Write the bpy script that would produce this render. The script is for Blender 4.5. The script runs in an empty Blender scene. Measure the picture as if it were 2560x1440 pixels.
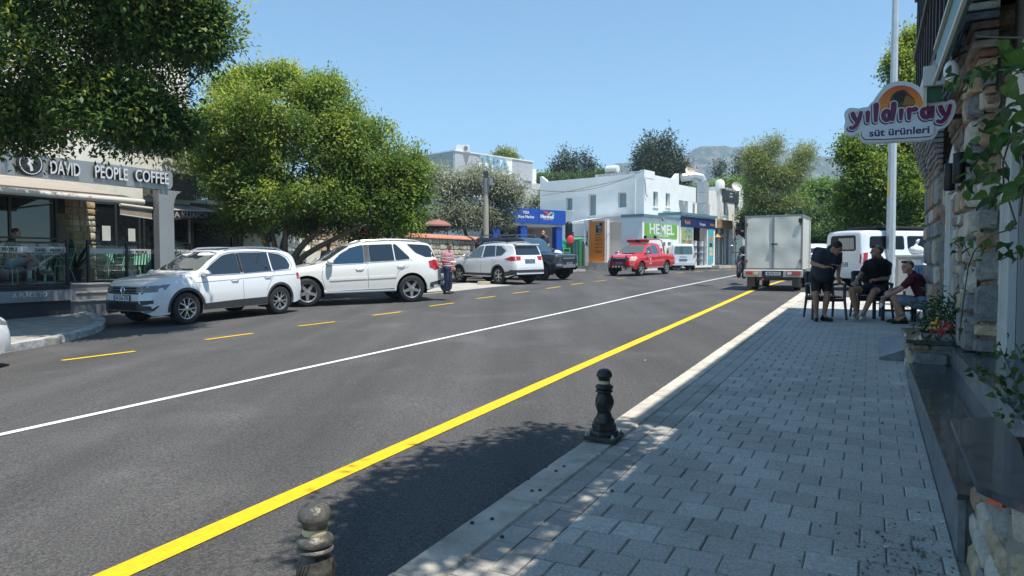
import bpy,bmesh,math,random
import numpy as np
from mathutils import Vector,Matrix,Euler,noise
from mathutils.bvhtree import BVHTree
from mathutils.geometry import delaunay_2d_cdt
SC=bpy.context.scene
COL=SC.collection
rad=math.radians
random.seed(7)
F,HOR,CZ=1790.0,650.0,1.40
PITCH=math.atan((720-HOR)/F)
cam_d=bpy.data.cameras.new("camera");cam=bpy.data.objects.new("camera",cam_d);COL.objects.link(cam)
cam.location=(0,0,CZ);cam.rotation_euler=(math.pi/2-PITCH,0,0)
cam_d.sensor_width=36;cam_d.lens=F/2560*36;cam_d.clip_end=9000;cam_d.clip_start=.05
SC.camera=cam
SUN_AZ=(.71,-.704);SUN_EL=rad(69)
world=bpy.data.worlds.new("World");SC.world=world;world.use_nodes=True
wn=world.node_tree
bg=wn.nodes['Background']
sky=wn.nodes.new('ShaderNodeTexSky');sky.sky_type='NISHITA';sky.sun_disc=False
sky.sun_elevation=SUN_EL
sky.sun_rotation=math.atan2(SUN_AZ[0],SUN_AZ[1])
sky.air_density=.7;sky.dust_density=0;sky.ozone_density=3.0;sky.altitude=0
tint=wn.nodes.new('ShaderNodeVectorMath');tint.operation='MULTIPLY';tint.inputs[1].default_value=(.86,1.05,.95)
wn.links.new(sky.outputs[0],tint.inputs[0]);wn.links.new(tint.outputs[0],bg.inputs[0]);bg.inputs[1].default_value=.15
sun_d=bpy.data.lights.new("sun",'SUN');sun=bpy.data.objects.new("sun",sun_d);COL.objects.link(sun)
sun_d.energy=4.0;sun_d.angle=rad(.53);sun_d.color=(1,.95,.86)
sd=Vector((SUN_AZ[0]*math.cos(SUN_EL),SUN_AZ[1]*math.cos(SUN_EL),math.sin(SUN_EL)))
sun.rotation_euler=sd.to_track_quat('Z','Y').to_euler();sun.location=(0,0,60)
SC.view_settings.view_transform='Standard';SC.view_settings.look='None'
SC.view_settings.gamma=1;SC.view_settings.use_curve_mapping=False
SC.view_settings.exposure=.74
SC.render.engine='CYCLES'
U=Vector((.447,.8945,0)).normalized();V=Vector((U.y,-U.x,0))
RD=Matrix(((V.x,U.x,0,0),(V.y,U.y,0,0),(0,0,1,0),(0,0,0,1)))
ROADROT=math.atan2(V.y,V.x)
def RP(t,s,z=0):return V*t+U*s+Vector((0,0,z))
def ST(x,y):return(x*U.x+y*U.y,x*V.x+y*V.y)
def smooth(a,b,x):
 q=min(1,max(0,(x-a)/(b-a)));return q*q*(3-2*q)
def Hw(s):return  .019*max(min(s,42),-6)
def Hr(s,t):return Hw(s)-.12-.01*max(0,min(10,-2-t))*(1-smooth(15,27,s))
def hxy(x,y,kind='r'):
 s,t=ST(x,y)
 return Hw(s)if kind=='w' else Hr(s,t)
def ray(px,py):
 c,s_=math.cos(PITCH),math.sin(PITCH)
 b=(720-py)/F
 return Vector(((px-1280)/F,c+b*s_,-s_+b*c))
def G(px,py,kind='r'):
 d=ray(px,py);lo,hi=.5,500
 for _ in range(50):
  m=(lo+hi)/2
  if CZ+d.z*m>hxy(d.x*m,d.y*m,kind):lo=m
  else:hi=m
 p=Vector((0,0,CZ))+d*lo;p.z=hxy(p.x,p.y,kind);return p
def D(px,py,Y):
 d=ray(px,py);return Vector((0,0,CZ))+d*(Y/d.y)
def onT(px,py,t):
 d=ray(px,py);k=t/(d.x*V.x+d.y*V.y);return Vector((0,0,CZ))+d*k
MATS={}
def mat(name,col,rough=.6,metal=0,var=0,vscale=3,bump=0,bscale=20,spec=None,coat=0,emit=None,trans=0,alpha=1,sheen=0,col2=None,stretch=None,stain=0,orand=.25):
 if name in MATS:return MATS[name]
 m=bpy.data.materials.new(name);m.use_nodes=True;nt=m.node_tree;b=nt.nodes['Principled BSDF']
 b.inputs['Base Color'].default_value=(*col,1);b.inputs['Roughness'].default_value=rough
 b.inputs['Metallic'].default_value=metal
 if spec is not None:b.inputs['Specular IOR Level'].default_value=spec
 if coat:b.inputs['Coat Weight'].default_value=coat;b.inputs['Coat Roughness'].default_value=.03
 if emit:b.inputs['Emission Color'].default_value=(*emit[:3],1);b.inputs['Emission Strength'].default_value=emit[3]
 if trans:b.inputs['Transmission Weight'].default_value=trans
 if alpha<1:b.inputs['Alpha'].default_value=alpha
 L=nt.links.new
 if var or bump or col2:
  geo=nt.nodes.new('ShaderNodeNewGeometry');src=geo.outputs['Position']
  if stretch:
   mp=nt.nodes.new('ShaderNodeMapping');mp.inputs['Scale'].default_value=stretch
   L(src,mp.inputs['Vector']);src=mp.outputs[0]
 if var or col2:
  n=nt.nodes.new('ShaderNodeTexNoise');n.inputs['Scale'].default_value=vscale;n.inputs['Detail'].default_value=6
  n.inputs['Roughness'].default_value=.65
  L(src,n.inputs['Vector'])
  r=nt.nodes.new('ShaderNodeValToRGB');e=r.color_ramp.elements
  e[0].position=.33;e[1].position=.67
  c2=col2 or col
  e[0].color=(*[max(0,c*(1-var))for c in col],1);e[1].color=(*[min(1,c*(1+var))for c in c2],1)
  L(n.outputs['Fac'],r.inputs[0])
  oi=nt.nodes.new('ShaderNodeObjectInfo')
  hs=nt.nodes.new('ShaderNodeHueSaturation')
  mr=nt.nodes.new('ShaderNodeMapRange');mr.inputs[3].default_value=1-orand*var;mr.inputs[4].default_value=1+orand*var
  L(oi.outputs['Random'],mr.inputs[0]);L(mr.outputs[0],hs.inputs['Value'])
  L(r.outputs[0],hs.inputs['Color']);L(hs.outputs[0],b.inputs['Base Color'])
  if stain:
   ns=nt.nodes.new('ShaderNodeTexNoise');ns.inputs['Scale'].default_value=1.7;ns.inputs['Detail'].default_value=8;ns.inputs['Roughness'].default_value=.62;L(src,ns.inputs['Vector'])
   ms=nt.nodes.new('ShaderNodeMapRange');ms.inputs[1].default_value=.35;ms.inputs[2].default_value=.65;ms.inputs[3].default_value=1-stain;ms.inputs[4].default_value=1+stain*.5;L(ns.outputs['Fac'],ms.inputs[0])
   vm=nt.nodes.new('ShaderNodeVectorMath');vm.operation='SCALE';L(hs.outputs[0],vm.inputs[0]);L(ms.outputs[0],vm.inputs['Scale']);L(vm.outputs[0],b.inputs['Base Color'])
 if bump:
  n2=nt.nodes.new('ShaderNodeTexNoise');n2.inputs['Scale'].default_value=bscale;n2.inputs['Detail'].default_value=5
  L(src,n2.inputs['Vector'])
  bp=nt.nodes.new('ShaderNodeBump');bp.inputs['Strength'].default_value=bump;bp.inputs['Distance'].default_value=.02
  L(n2.outputs['Fac'],bp.inputs['Height']);L(bp.outputs[0],b.inputs['Normal'])
 MATS[name]=m;return m
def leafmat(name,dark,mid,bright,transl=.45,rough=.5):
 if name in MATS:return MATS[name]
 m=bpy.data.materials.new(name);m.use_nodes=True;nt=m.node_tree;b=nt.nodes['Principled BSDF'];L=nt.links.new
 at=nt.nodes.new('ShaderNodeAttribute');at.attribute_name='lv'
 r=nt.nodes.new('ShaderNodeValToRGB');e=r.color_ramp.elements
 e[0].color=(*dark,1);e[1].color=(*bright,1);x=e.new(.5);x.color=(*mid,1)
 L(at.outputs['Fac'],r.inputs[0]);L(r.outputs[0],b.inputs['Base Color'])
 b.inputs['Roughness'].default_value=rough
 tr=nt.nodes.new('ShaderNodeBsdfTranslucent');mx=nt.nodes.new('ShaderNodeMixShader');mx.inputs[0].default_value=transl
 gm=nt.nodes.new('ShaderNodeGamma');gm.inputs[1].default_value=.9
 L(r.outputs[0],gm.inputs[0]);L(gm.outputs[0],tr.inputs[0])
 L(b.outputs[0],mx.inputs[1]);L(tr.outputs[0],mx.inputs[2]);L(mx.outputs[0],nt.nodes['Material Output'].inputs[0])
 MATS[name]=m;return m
def tag(o,label=None,cat=None,group=None,kind=None):
 if label:o['label']=label
 if cat:o['category']=cat
 if group:o['group']=group
 if kind:o['kind']=kind
 return o
def thing(name,label,cat,loc=(0,0,0),rotz=0,group=None):
 o=bpy.data.objects.new(name,None);COL.objects.link(o);o.location=loc;o.rotation_euler=(0,0,rotz)
 o.empty_display_size=.2
 return tag(o,label,cat,group)
def rootmat(o):return Matrix.LocRotScale(o.location,o.rotation_euler,o.scale)
def link(name,me,m=None,parent=None,world=False):
 o=bpy.data.objects.new(name,me);COL.objects.link(o)
 if m is not None:
  if isinstance(m,(list,tuple)):
   for q in m:me.materials.append(q)
  elif not me.materials:me.materials.append(m)
 if parent:
  o.parent=parent
  if world and parent.parent is None:o.matrix_parent_inverse=rootmat(parent).inverted()
 return o
def copytree(o,parent=None):
 c=o.copy();COL.objects.link(c)
 if parent:c.parent=parent
 for ch in o.children:copytree(ch,c)
 return c
class MB:
 def __init__(s,M=None):s.v=[];s.f=[];s.M=M or Matrix();s.sm=[]
 def add(s,vs,fs,smooth=False,M=None):
  n=len(s.v);T=s.M@M if M is not None else s.M
  s.v+=[T@Vector(p)for p in vs]
  for f in fs:s.f.append([n+i for i in f]);s.sm.append(smooth)
  return s
 def box(s,c,d,M=None,bevel=0):
  x,y,z=c;a,b,h=d[0]/2,d[1]/2,d[2]/2
  if bevel:
   e=bevel;vs=[];
   for(zz,k)in((-h,0),(h-e,0),(h,e)):
    for sx,sy in((-1,-1),(1,-1),(1,1),(-1,1)):vs.append((x+sx*(a-k),y+sy*(b-k),z+zz))
   fs=[(3,2,1,0)]
   for r in(0,4):
    for i in range(4):j=(i+1)%4;fs.append((r+i,r+j,r+4+j,r+4+i))
   fs.append((8,9,10,11));return s.add(vs,fs,M=M)
  vs=[(x+i*a,y+j*b,z+k*h)for k in(-1,1)for j in(-1,1)for i in(-1,1)]
  return s.add(vs,[(0,2,3,1),(4,5,7,6),(0,1,5,4),(2,6,7,3),(0,4,6,2),(1,3,7,5)],M=M)
 def bb(s,a,b,M=None,bevel=0):
  return s.box([(p+q)/2 for p,q in zip(a,b)],[abs(q-p)for p,q in zip(a,b)],M,bevel)
 def poly(s,pts,M=None):return s.add(pts,[tuple(range(len(pts)))],M=M)
 def prism(s,pts,z0,z1,M=None):
  n=len(pts)
  ar=sum(pts[i][0]*pts[(i+1)%n][1]-pts[(i+1)%n][0]*pts[i][1]for i in range(n))
  if ar<0:pts=pts[::-1]
  vs=[(p[0],p[1],z0)for p in pts]+[(p[0],p[1],z1)for p in pts]
  fs=[tuple(range(n))[::-1],tuple(range(n,2*n))]+[(i,(i+1)%n,n+(i+1)%n,n+i)for i in range(n)]
  return s.add(vs,fs,M=M)
 def tube(s,pts,r,n=8,M=None,cap=True):
  pts=[Vector(p)for p in pts];rs=r if isinstance(r,(list,tuple))else[r]*len(pts)
  vs=[];fs=[];up=None
  for i,p in enumerate(pts):
   d=(pts[min(i+1,len(pts)-1)]-pts[max(i-1,0)])
   if d.length<1e-9:d=Vector((0,0,1))
   d.normalize()
   if up is None:up=Vector((0,0,1))if abs(d.z)<.9 else Vector((1,0,0))
   a=d.cross(up)
   if a.length<1e-4:a=d.cross(Vector((0,1,.3)))
   a.normalize();b=a.cross(d);up=b
   for k in range(n):
    q=2*math.pi*k/n;vs.append(p+(a*math.cos(q)+b*math.sin(q))*rs[i])
  for i in range(len(pts)-1):
   for k in range(n):fs.append((i*n+k,i*n+(k+1)%n,(i+1)*n+(k+1)%n,(i+1)*n+k))
  s.add(vs,fs,smooth=n>5,M=M)
  if cap:
   m=len(s.v)-len(vs);s.f.append([m+k for k in range(n)][::-1]);s.sm.append(False)
   s.f.append([m+(len(pts)-1)*n+k for k in range(n)]);s.sm.append(False)
  return s
 def lathe(s,prof,n=16,M=None,close=True):
  vs=[];fs=[]
  for(r,z)in prof:
   for k in range(n):q=2*math.pi*k/n;vs.append((r*math.cos(q),r*math.sin(q),z))
  for i in range(len(prof)-1):
   for k in range(n):fs.append((i*n+k,i*n+(k+1)%n,(i+1)*n+(k+1)%n,(i+1)*n+k))
  if close:fs.append(tuple(range(n))[::-1]);fs.append(tuple((len(prof)-1)*n+k for k in range(n)))
  return s.add(vs,fs,smooth=n>8,M=M)
 def ball(s,c,r,n=12,m=8,M=None):
  r=r if isinstance(r,(list,tuple))else(r,r,r)
  vs=[];fs=[]
  for i in range(1,m):
   a=math.pi*i/m
   for k in range(n):q=2*math.pi*k/n;vs.append((c[0]+r[0]*math.sin(a)*math.cos(q),c[1]+r[1]*math.sin(a)*math.sin(q),c[2]-r[2]*math.cos(a)))
  vs+=[(c[0],c[1],c[2]-r[2]),(c[0],c[1],c[2]+r[2])];A=len(vs)-2
  for i in range(m-2):
   for k in range(n):fs.append((i*n+k,i*n+(k+1)%n,(i+1)*n+(k+1)%n,(i+1)*n+k))
  for k in range(n):fs.append((A,(k+1)%n,k));fs.append((A+1,(m-2)*n+k,(m-2)*n+(k+1)%n))
  return s.add(vs,fs,smooth=True,M=M)
 def mesh(s,name='m',sharp=None):
  me=bpy.data.meshes.new(name);me.from_pydata([tuple(p)for p in s.v],[],s.f)
  me.polygons.foreach_set('use_smooth',s.sm)
  if sharp:me.set_sharp_from_angle(angle=rad(sharp))
  me.update();return me
 def build(s,name,m,parent=None,world=False,sharp=40):
  return link(name,s.mesh(name,sharp),m,parent,world)
FONTC={}
def text_mesh(txt,size=1,ext=.01,off=0,sx=1,align='CENTER'):
 cu=bpy.data.curves.new('t','FONT');cu.body=txt;cu.size=size;cu.extrude=ext;cu.offset=off
 cu.align_x=align;cu.align_y='CENTER';cu.resolution_u=3
 ob=bpy.data.objects.new('t',cu)
 me=bpy.data.meshes.new_from_object(ob)
 bpy.data.objects.remove(ob);bpy.data.curves.remove(cu)
 if sx!=1:me.transform(Matrix.Diagonal((sx,1,1,1)))
 return me
def text(name,txt,size,m,parent,M,ext=.008,off=0,sx=1,align='CENTER',world=True):
 me=text_mesh(txt,size,ext,off,sx,align);me.transform(M);me.name=name
 return link(name,me,m,parent,world)
def frame(o,right,up):
 r=Vector(right).normalized();u=Vector(up);u=(u-r*u.dot(r)).normalized();n=r.cross(u);o=Vector(o)
 return Matrix(((r.x,u.x,n.x,o.x),(r.y,u.y,n.y,o.y),(r.z,u.z,n.z,o.z),(0,0,0,1)))
def chaikin(p,it=2,closed=True):
 p=[tuple(q)for q in p]
 for _ in range(it):
  n=len(p);o=[]
  for i in range(n if closed else n-1):
   a,b=p[i],p[(i+1)%n]
   o.append(tuple(.75*x+.25*y for x,y in zip(a,b)));o.append(tuple(.25*x+.75*y for x,y in zip(a,b)))
  p=o if closed else[p[0]]+o+[p[-1]]
 return p
def rcorner(p,r=.03,n=2):
 out=[];N=len(p)
 for i in range(N):
  a,b,c=Vector(p[i-1]),Vector(p[i]),Vector(p[(i+1)%N])
  d1=(a-b);d2=(c-b);q=min(r,d1.length*.45,d2.length*.45);d1.normalize();d2.normalize()
  s,e=b+d1*q,b+d2*q
  for k in range(n+1):
   t=k/n;out.append(tuple((s*(1-t)+b*t)*(1-t)+(b*(1-t)+e*t)*t))
 return out
def foliage(name,clumps,m,parent,leaf=(.09,.045),per=26,twigs=60,seed=1,world=True,droop=0,new=.35,up=.6,shell=(.55,1.05),squash=1):
 """clumps: (centre, radii) blobs of leaf rosettes; every leaf is a small folded quad"""
 rg=np.random.default_rng(seed);B=[];N=[];LV=[]
 for(c,r)in clumps:
  r=np.array(r if hasattr(r,'__len__')else(r,r,r),float)
  k=max(6,int(twigs*(r[0]*r[1]+r[1]*r[2]+r[0]*r[2])/3/.36))
  d=rg.normal(size=(k,3));d/=np.linalg.norm(d,axis=1)[:,None]
  d[:,2]=np.where(d[:,2]<-.3,d[:,2]*.6,d[:,2]);d/=np.linalg.norm(d,axis=1)[:,None]
  ph=rg.uniform(0,6.28,3)
  rr=rg.uniform(*shell,k)*(1+.16*np.sin(d[:,0]*5+ph[0])+.14*np.sin(d[:,1]*6+ph[1])+.1*np.sin(d[:,2]*7+ph[2]))
  p=np.array(c)+d*r*rr[:,None]
  tone=rg.uniform(-.17,.15)
  B.append(np.repeat(p,per,0));N.append(np.repeat(d,per,0))
  lv=.40+tone+new*np.clip((rr-.8)*2.2,0,1)*np.clip(d[:,2]+.45,0,1)+rg.normal(0,.06,k)  # young tips yellower; upward bias also paints sunlit clump tops into leaf colour
  LV.append(np.repeat(lv,per))
 B=np.concatenate(B);N=np.concatenate(N);LV=np.concatenate(LV);n=len(B)
 L,W=leaf
 B=B+rg.normal(0,L*1.15,(n,3))*np.array((1,1,squash))
 ax=N*.7+rg.normal(0,.55,(n,3));ax[:,2]+=.02-droop;ax/=np.linalg.norm(ax,axis=1)[:,None]
 nr=rg.normal(0,.45,(n,3));nr[:,2]+=up+.6;nr+=N*.6;nr[:,0]+=.25;nr[:,1]-=.25
 sd_=np.cross(ax,nr);sd_/=(np.linalg.norm(sd_,axis=1)[:,None]+1e-9)
 nn=np.cross(sd_,ax)
 sz=rg.uniform(.65,1.25,n)[:,None]
 mid=B+ax*L*sz*.5
 v=np.empty((n,4,3));v[:,0]=B;v[:,2]=B+ax*L*sz-nn*L*.12
 v[:,1]=mid+sd_*W*sz*.5+nn*W*.18;v[:,3]=mid-sd_*W*sz*.5+nn*W*.18
 zq=B[:,2];zq=(zq-np.percentile(zq,5))/(np.percentile(zq,95)-np.percentile(zq,5)+1e-6);LV=LV+.26*(np.clip(zq,0,1)-.45)  # leaf colour lightened towards the crown top to imitate sunlit foliage
 me=bpy.data.meshes.new(name);me.vertices.add(4*n);me.vertices.foreach_set('co',v.reshape(-1).astype(np.float32))
 me.loops.add(4*n);me.loops.foreach_set('vertex_index',np.arange(4*n,dtype=np.int32))
 me.polygons.add(n);me.polygons.foreach_set('loop_start',np.arange(0,4*n,4,dtype=np.int32))
 me.update(calc_edges=True)
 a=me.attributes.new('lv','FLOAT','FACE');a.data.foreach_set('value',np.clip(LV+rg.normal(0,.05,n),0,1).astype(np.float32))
 return link(name,me,m,parent,world)
def fill_clumps(ells,n,rsub,seed=1,zmin=-.75):
 """sub-clumps spread over the outside of some big ellipsoids"""
 rg=random.Random(seed);out=[]
 for(c,r,w)in ells:
  for i in range(int(n*w)):
   while True:
    d=Vector((rg.gauss(0,1),rg.gauss(0,1),rg.gauss(0,1))).normalized()
    if d.z>zmin:break
   q=rg.uniform(.62,1.0)if rg.random()<.8 else rg.uniform(.2,.6)
   k=rg.uniform(*rsub)
   out.append((tuple(c[j]+d[j]*(r[j]-k*.6)*q for j in range(3)),(k,k,k*.72)))
 return out
def limb(mb,pts,r0,r1,n=8,seed=0,wob=.03):
 pts=[Vector(p)for p in chaikin(pts,2,False)]
 rg=random.Random(seed);N=len(pts)
 mb.tube([p+Vector((rg.uniform(-wob,wob),rg.uniform(-wob,wob),0))*(i/N)for i,p in enumerate(pts)],[r0+(r1-r0)*(i/(N-1))**.8 for i in range(N)],n)
def tree(name,label,base,limbs,clumps,lm,bark,leaf,per=24,twigs=60,seed=1,group=None,cat='tree',**kw):
 r=thing(name,label,cat,base,0,group)
 mb=MB()
 for i,(pts,r0,r1)in enumerate(limbs):limb(mb,pts,r0,r1,seed=seed+i)
 mb.build('trunk',bark,r,True,60)
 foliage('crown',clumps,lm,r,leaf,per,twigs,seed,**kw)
 return r
def stone_mesh(name,w,h,d,rg,j=.12,n=0,flat=False):
 """an irregular stone, face towards -Y, size w x h x d"""
 k=8;pts=[]
 for i in range(k):
  a=2*math.pi*(i+.5)/k
  x=max(-1,min(1,math.cos(a)*1.9))*w/2;z=max(-1,min(1,math.sin(a)*1.9))*h/2
  pts.append((x*(1+rg.uniform(-j,0)),z*(1+rg.uniform(-j,0))))
 vs=[(x,d*.35+rg.uniform(0,.1)*d,z)for x,z in pts]+[(x,-d*.12,z)for x,z in pts]+[(x*(1-.22*min(1,.12/w)),-d*.35*rg.uniform(.8,1.15),z*(1-.25*min(1,.12/h)))for x,z in pts]+[(0,-d*.45,0)]
 fs=[tuple(range(k))]
 for r in(0,k):
  for i in range(k):i2=(i+1)%k;fs.append((r+i,r+k+i,r+k+i2,r+i2))
 for i in range(k):fs.append((2*k+i,3*k,2*k+(i+1)%k))
 me=bpy.data.meshes.new(name);me.from_pydata(vs,[],fs);me.update();
 me.polygons.foreach_set('use_smooth',[True]*len(fs));me.set_sharp_from_angle(angle=rad(38))
 return me
def masonry(parent,M,w,h,mats,hs=(.1,.2),ws=(.14,.4),d=.08,gap=.014,seed=3,name='stone',keep=None,maxn=300):
 """rows of uneven stones on a rectangle w x h; M maps (x right, y inward, z up); stones are parts of parent"""
 rg=random.Random(seed);z=0;cnt=0;P=M
 pm=rootmat(parent).inverted()if parent.parent is None else Matrix()
 extra=MB()
 while z<h-.03:
  hh=min(rg.uniform(*hs),h-z)
  if h-z-hh<hs[0]*.6:hh=h-z
  x=0
  while x<w-.03:
   ww=min(rg.uniform(*ws),w-x)
   if w-x-ww<ws[0]*.5:ww=w-x
   if keep is None or keep(x+ww/2,z+hh/2):
    me=stone_mesh(name,ww-gap,hh-gap,d*rg.uniform(.8,1.4),rg)
    T=P@Matrix.Translation((x+ww/2,-d*.12*rg.uniform(0,1),z+hh/2))
    if cnt<maxn:
     me.transform(T);o=link(name,me,rg.choice(mats),parent,False);o.matrix_parent_inverse=pm
     cnt+=1
    else:
     extra.add([v.co for v in me.vertices],[tuple(p.vertices)for p in me.polygons],True,T);bpy.data.meshes.remove(me)
   x+=ww
  z+=hh
 if extra.v:
  o=extra.build('stones',mats[0],parent);o.matrix_parent_inverse=pm;o['kind']='stuff'
 return cnt
def icap(p0,r0,p1,r1,n=12):
 """tapered capsule"""
 p0,p1=Vector(p0),Vector(p1);d=p1-p0;L=d.length
 if L<1e-6:d=Vector((0,0,1));L=1e-6
 q=d.to_track_quat('Z','Y').to_matrix().to_4x4();mb=MB(Matrix.Translation(p0)@q)
 pr=[]
 for i in range(5):a=-math.pi/2+i*math.pi/2/4.5;pr.append((max(r0*math.cos(a),1e-4),r0*math.sin(a)))
 for i in range(5):a=i*math.pi/2/4.5+.1;pr.append((max(r1*math.cos(a),1e-4),L+r1*math.sin(a)))
 mb.lathe(pr,n);return mb
def blob(name,parts,m,parent,voxel=.012,smooth_it=3,world=False):
 allv=MB()
 for p in parts:
  if p[0]=='c':q=icap(*p[1:]);allv.add(q.v,q.f,True)
  else:
   q=MB(Matrix.Translation(Vector(p[1]))@(p[3]if len(p)>3 else Matrix()));q.ball((0,0,0),p[2],14,10);allv.add(q.v,q.f,True)
 me=allv.mesh(name);ob=bpy.data.objects.new('tmp',me);COL.objects.link(ob)
 r=ob.modifiers.new('r','REMESH');r.mode='VOXEL';r.voxel_size=voxel;r.use_smooth_shade=True
 if smooth_it:s=ob.modifiers.new('s','SMOOTH');s.iterations=smooth_it;s.factor=.5
 bpy.context.view_layer.update();dg=bpy.context.evaluated_depsgraph_get()
 out=bpy.data.meshes.new_from_object(ob.evaluated_get(dg));out.materials.clear()
 bpy.data.objects.remove(ob);bpy.data.meshes.remove(me);out.name=name
 return link(name,out,m,parent,world)
def asphalt_mat():
 m=bpy.data.materials.new('asphalt');m.use_nodes=True;nt=m.node_tree;b=nt.nodes['Principled BSDF'];L=nt.links.new;N=nt.nodes.new
 geo=N('ShaderNodeNewGeometry');P=geo.outputs['Position']
 fine=N('ShaderNodeTexVoronoi');fine.inputs['Scale'].default_value=95;L(P,fine.inputs['Vector'])
 med=N('ShaderNodeTexNoise');med.inputs['Scale'].default_value=55;med.inputs['Detail'].default_value=4;L(P,med.inputs['Vector'])
 mp=N('ShaderNodeMapping');mp.inputs['Rotation'].default_value=(0,0,-ROADROT);mp.inputs['Scale'].default_value=(.9,.09,1);L(P,mp.inputs['Vector'])
 big=N('ShaderNodeTexNoise');big.inputs['Scale'].default_value=1.0;big.inputs['Detail'].default_value=7;big.inputs['Roughness'].default_value=.6;L(mp.outputs[0],big.inputs['Vector'])
 pat=N('ShaderNodeTexNoise');pat.inputs['Scale'].default_value=.55;pat.inputs['Detail'].default_value=8;L(P,pat.inputs['Vector'])
 r1=N('ShaderNodeMapRange');r1.inputs[1].default_value=.0;r1.inputs[2].default_value=.5;r1.inputs[3].default_value=1.5;r1.inputs[4].default_value=.62;L(fine.outputs['Distance'],r1.inputs[0])
 r2=N('ShaderNodeMapRange');r2.inputs[1].default_value=.3;r2.inputs[2].default_value=.7;r2.inputs[3].default_value=.55;r2.inputs[4].default_value=1.5;L(med.outputs['Fac'],r2.inputs[0])
 r3=N('ShaderNodeMapRange');r3.inputs[1].default_value=.35;r3.inputs[2].default_value=.7;r3.inputs[3].default_value=.8;r3.inputs[4].default_value=1.32;L(big.outputs['Fac'],r3.inputs[0])
 r4=N('ShaderNodeMapRange');r4.inputs[1].default_value=.52;r4.inputs[2].default_value=.72;r4.inputs[3].default_value=1;r4.inputs[4].default_value=1.38;L(pat.outputs['Fac'],r4.inputs[0])
 a=N('ShaderNodeMath');a.operation='MULTIPLY';L(r1.outputs[0],a.inputs[0]);L(r2.outputs[0],a.inputs[1])
 c=N('ShaderNodeMath');c.operation='MULTIPLY';L(a.outputs[0],c.inputs[0]);L(r3.outputs[0],c.inputs[1])
 d=N('ShaderNodeMath');d.operation='MULTIPLY';L(c.outputs[0],d.inputs[0]);L(r4.outputs[0],d.inputs[1])
 cr=N('ShaderNodeVectorMath');cr.operation='SCALE';cr.inputs[0].default_value=(.104,.100,.098);L(d.outputs[0],cr.inputs['Scale'])
 L(cr.outputs[0],b.inputs['Base Color']);b.inputs['Roughness'].default_value=.82;b.inputs['Specular IOR Level'].default_value=.35
 bp=N('ShaderNodeBump');bp.inputs['Strength'].default_value=.55;bp.inputs['Distance'].default_value=.008;L(a.outputs[0],bp.inputs['Height']);L(bp.outputs[0],b.inputs['Normal'])
 return m
M_ASPH=asphalt_mat()
M_DIRT=mat('dry_earth',(.30,.25,.18),.9,var=.25,vscale=.4,bump=.3)
M_CONC=mat('concrete',(.42,.40,.36),.85,var=.16,vscale=2.5,bump=.25,bscale=60)
M_KERB=mat('kerb_concrete',(.54,.49,.41),.85,var=.22,vscale=6,bump=.35,bscale=90,stain=.25,orand=.5)
M_PAVE=mat('paver_grey',(.50,.475,.43),.85,var=.3,vscale=70,bump=.5,bscale=180,stain=.15,orand=.25)
M_PAVE2=mat('paver_grey_light',(.57,.545,.49),.85,var=.3,vscale=70,bump=.5,bscale=180,stain=.15,orand=.25)
M_STRIP=mat('paver_dark',(.40,.38,.34),.88,var=.14,vscale=40,bump=.3,bscale=150,stain=.25,orand=1)
M_JOINT=mat('joint_sand',(.27,.25,.215),.95,var=.3,vscale=14,bump=.3,bscale=90)
M_WHITE=mat('road_paint_white',(.76,.76,.74),.7,var=.10,vscale=25,bump=.3,bscale=90)
M_YEL=mat('road_paint_yellow',(.80,.50,.004),.65,var=.12,vscale=22,bump=.5,bscale=130)
M_BLACK=mat('black_metal',(.016,.016,.018),.45,metal=.2)
M_DKMETAL=mat('dark_grey_metal',(.05,.055,.06),.4,metal=.3)
M_GREY=mat('grey_plastic',(.2,.2,.21),.5)
M_STEEL=mat('brushed_steel',(.55,.56,.58),.3,metal=.9)
M_CHROME=mat('chrome',(.8,.8,.82),.12,metal=1)
M_RUBBER=mat('rubber',(.022,.022,.022),.8,var=.2,vscale=20)
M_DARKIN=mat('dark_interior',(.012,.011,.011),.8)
def sheet(name,ts,ss,zf,m,kind='structure',mask=None):
 vs=[];fs=[];nt_=len(ts)
 for s in ss:
  for t in ts:p=RP(t,s);vs.append((p.x,p.y,zf(s,t)))
 for j in range(len(ss)-1):
  for i in range(nt_-1):
   if mask and not mask((ts[i]+ts[i+1])/2,(ss[j]+ss[j+1])/2):continue
   k=j*nt_+i;fs.append((k,k+1,k+nt_+1,k+nt_))
 me=bpy.data.meshes.new(name);me.from_pydata(vs,[],fs);me.polygons.foreach_set('use_smooth',[True]*len(fs));me.update()
 o=link(name,me,m);o['kind']=kind;return o
def lin(a,b,st_):n=max(1,round(abs(b-a)/st_));return[a+(b-a)*i/n for i in range(n+1)]
big=[-4000,-1500,-600,-250,-120,-60]
sheet('ground',big+lin(-40,60,4)+[120,250,600,1500,4000],[-4000,-900,-200,-60,-20]+lin(-8,44,2)+[60,90,150,300,700,1500,4000],lambda s,t:Hw(s)-.33-(.03 if abs(t)<45 else 0),M_DIRT)
road=sheet('road',lin(-46,46,1.0)[:44]+[-1.84]+lin(-1,46,2),lin(-8,44,1)+lin(46,150,8),lambda s,t:Hr(s,t),M_ASPH,mask=lambda t,s:t<-1.84 or s>21)
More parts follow.
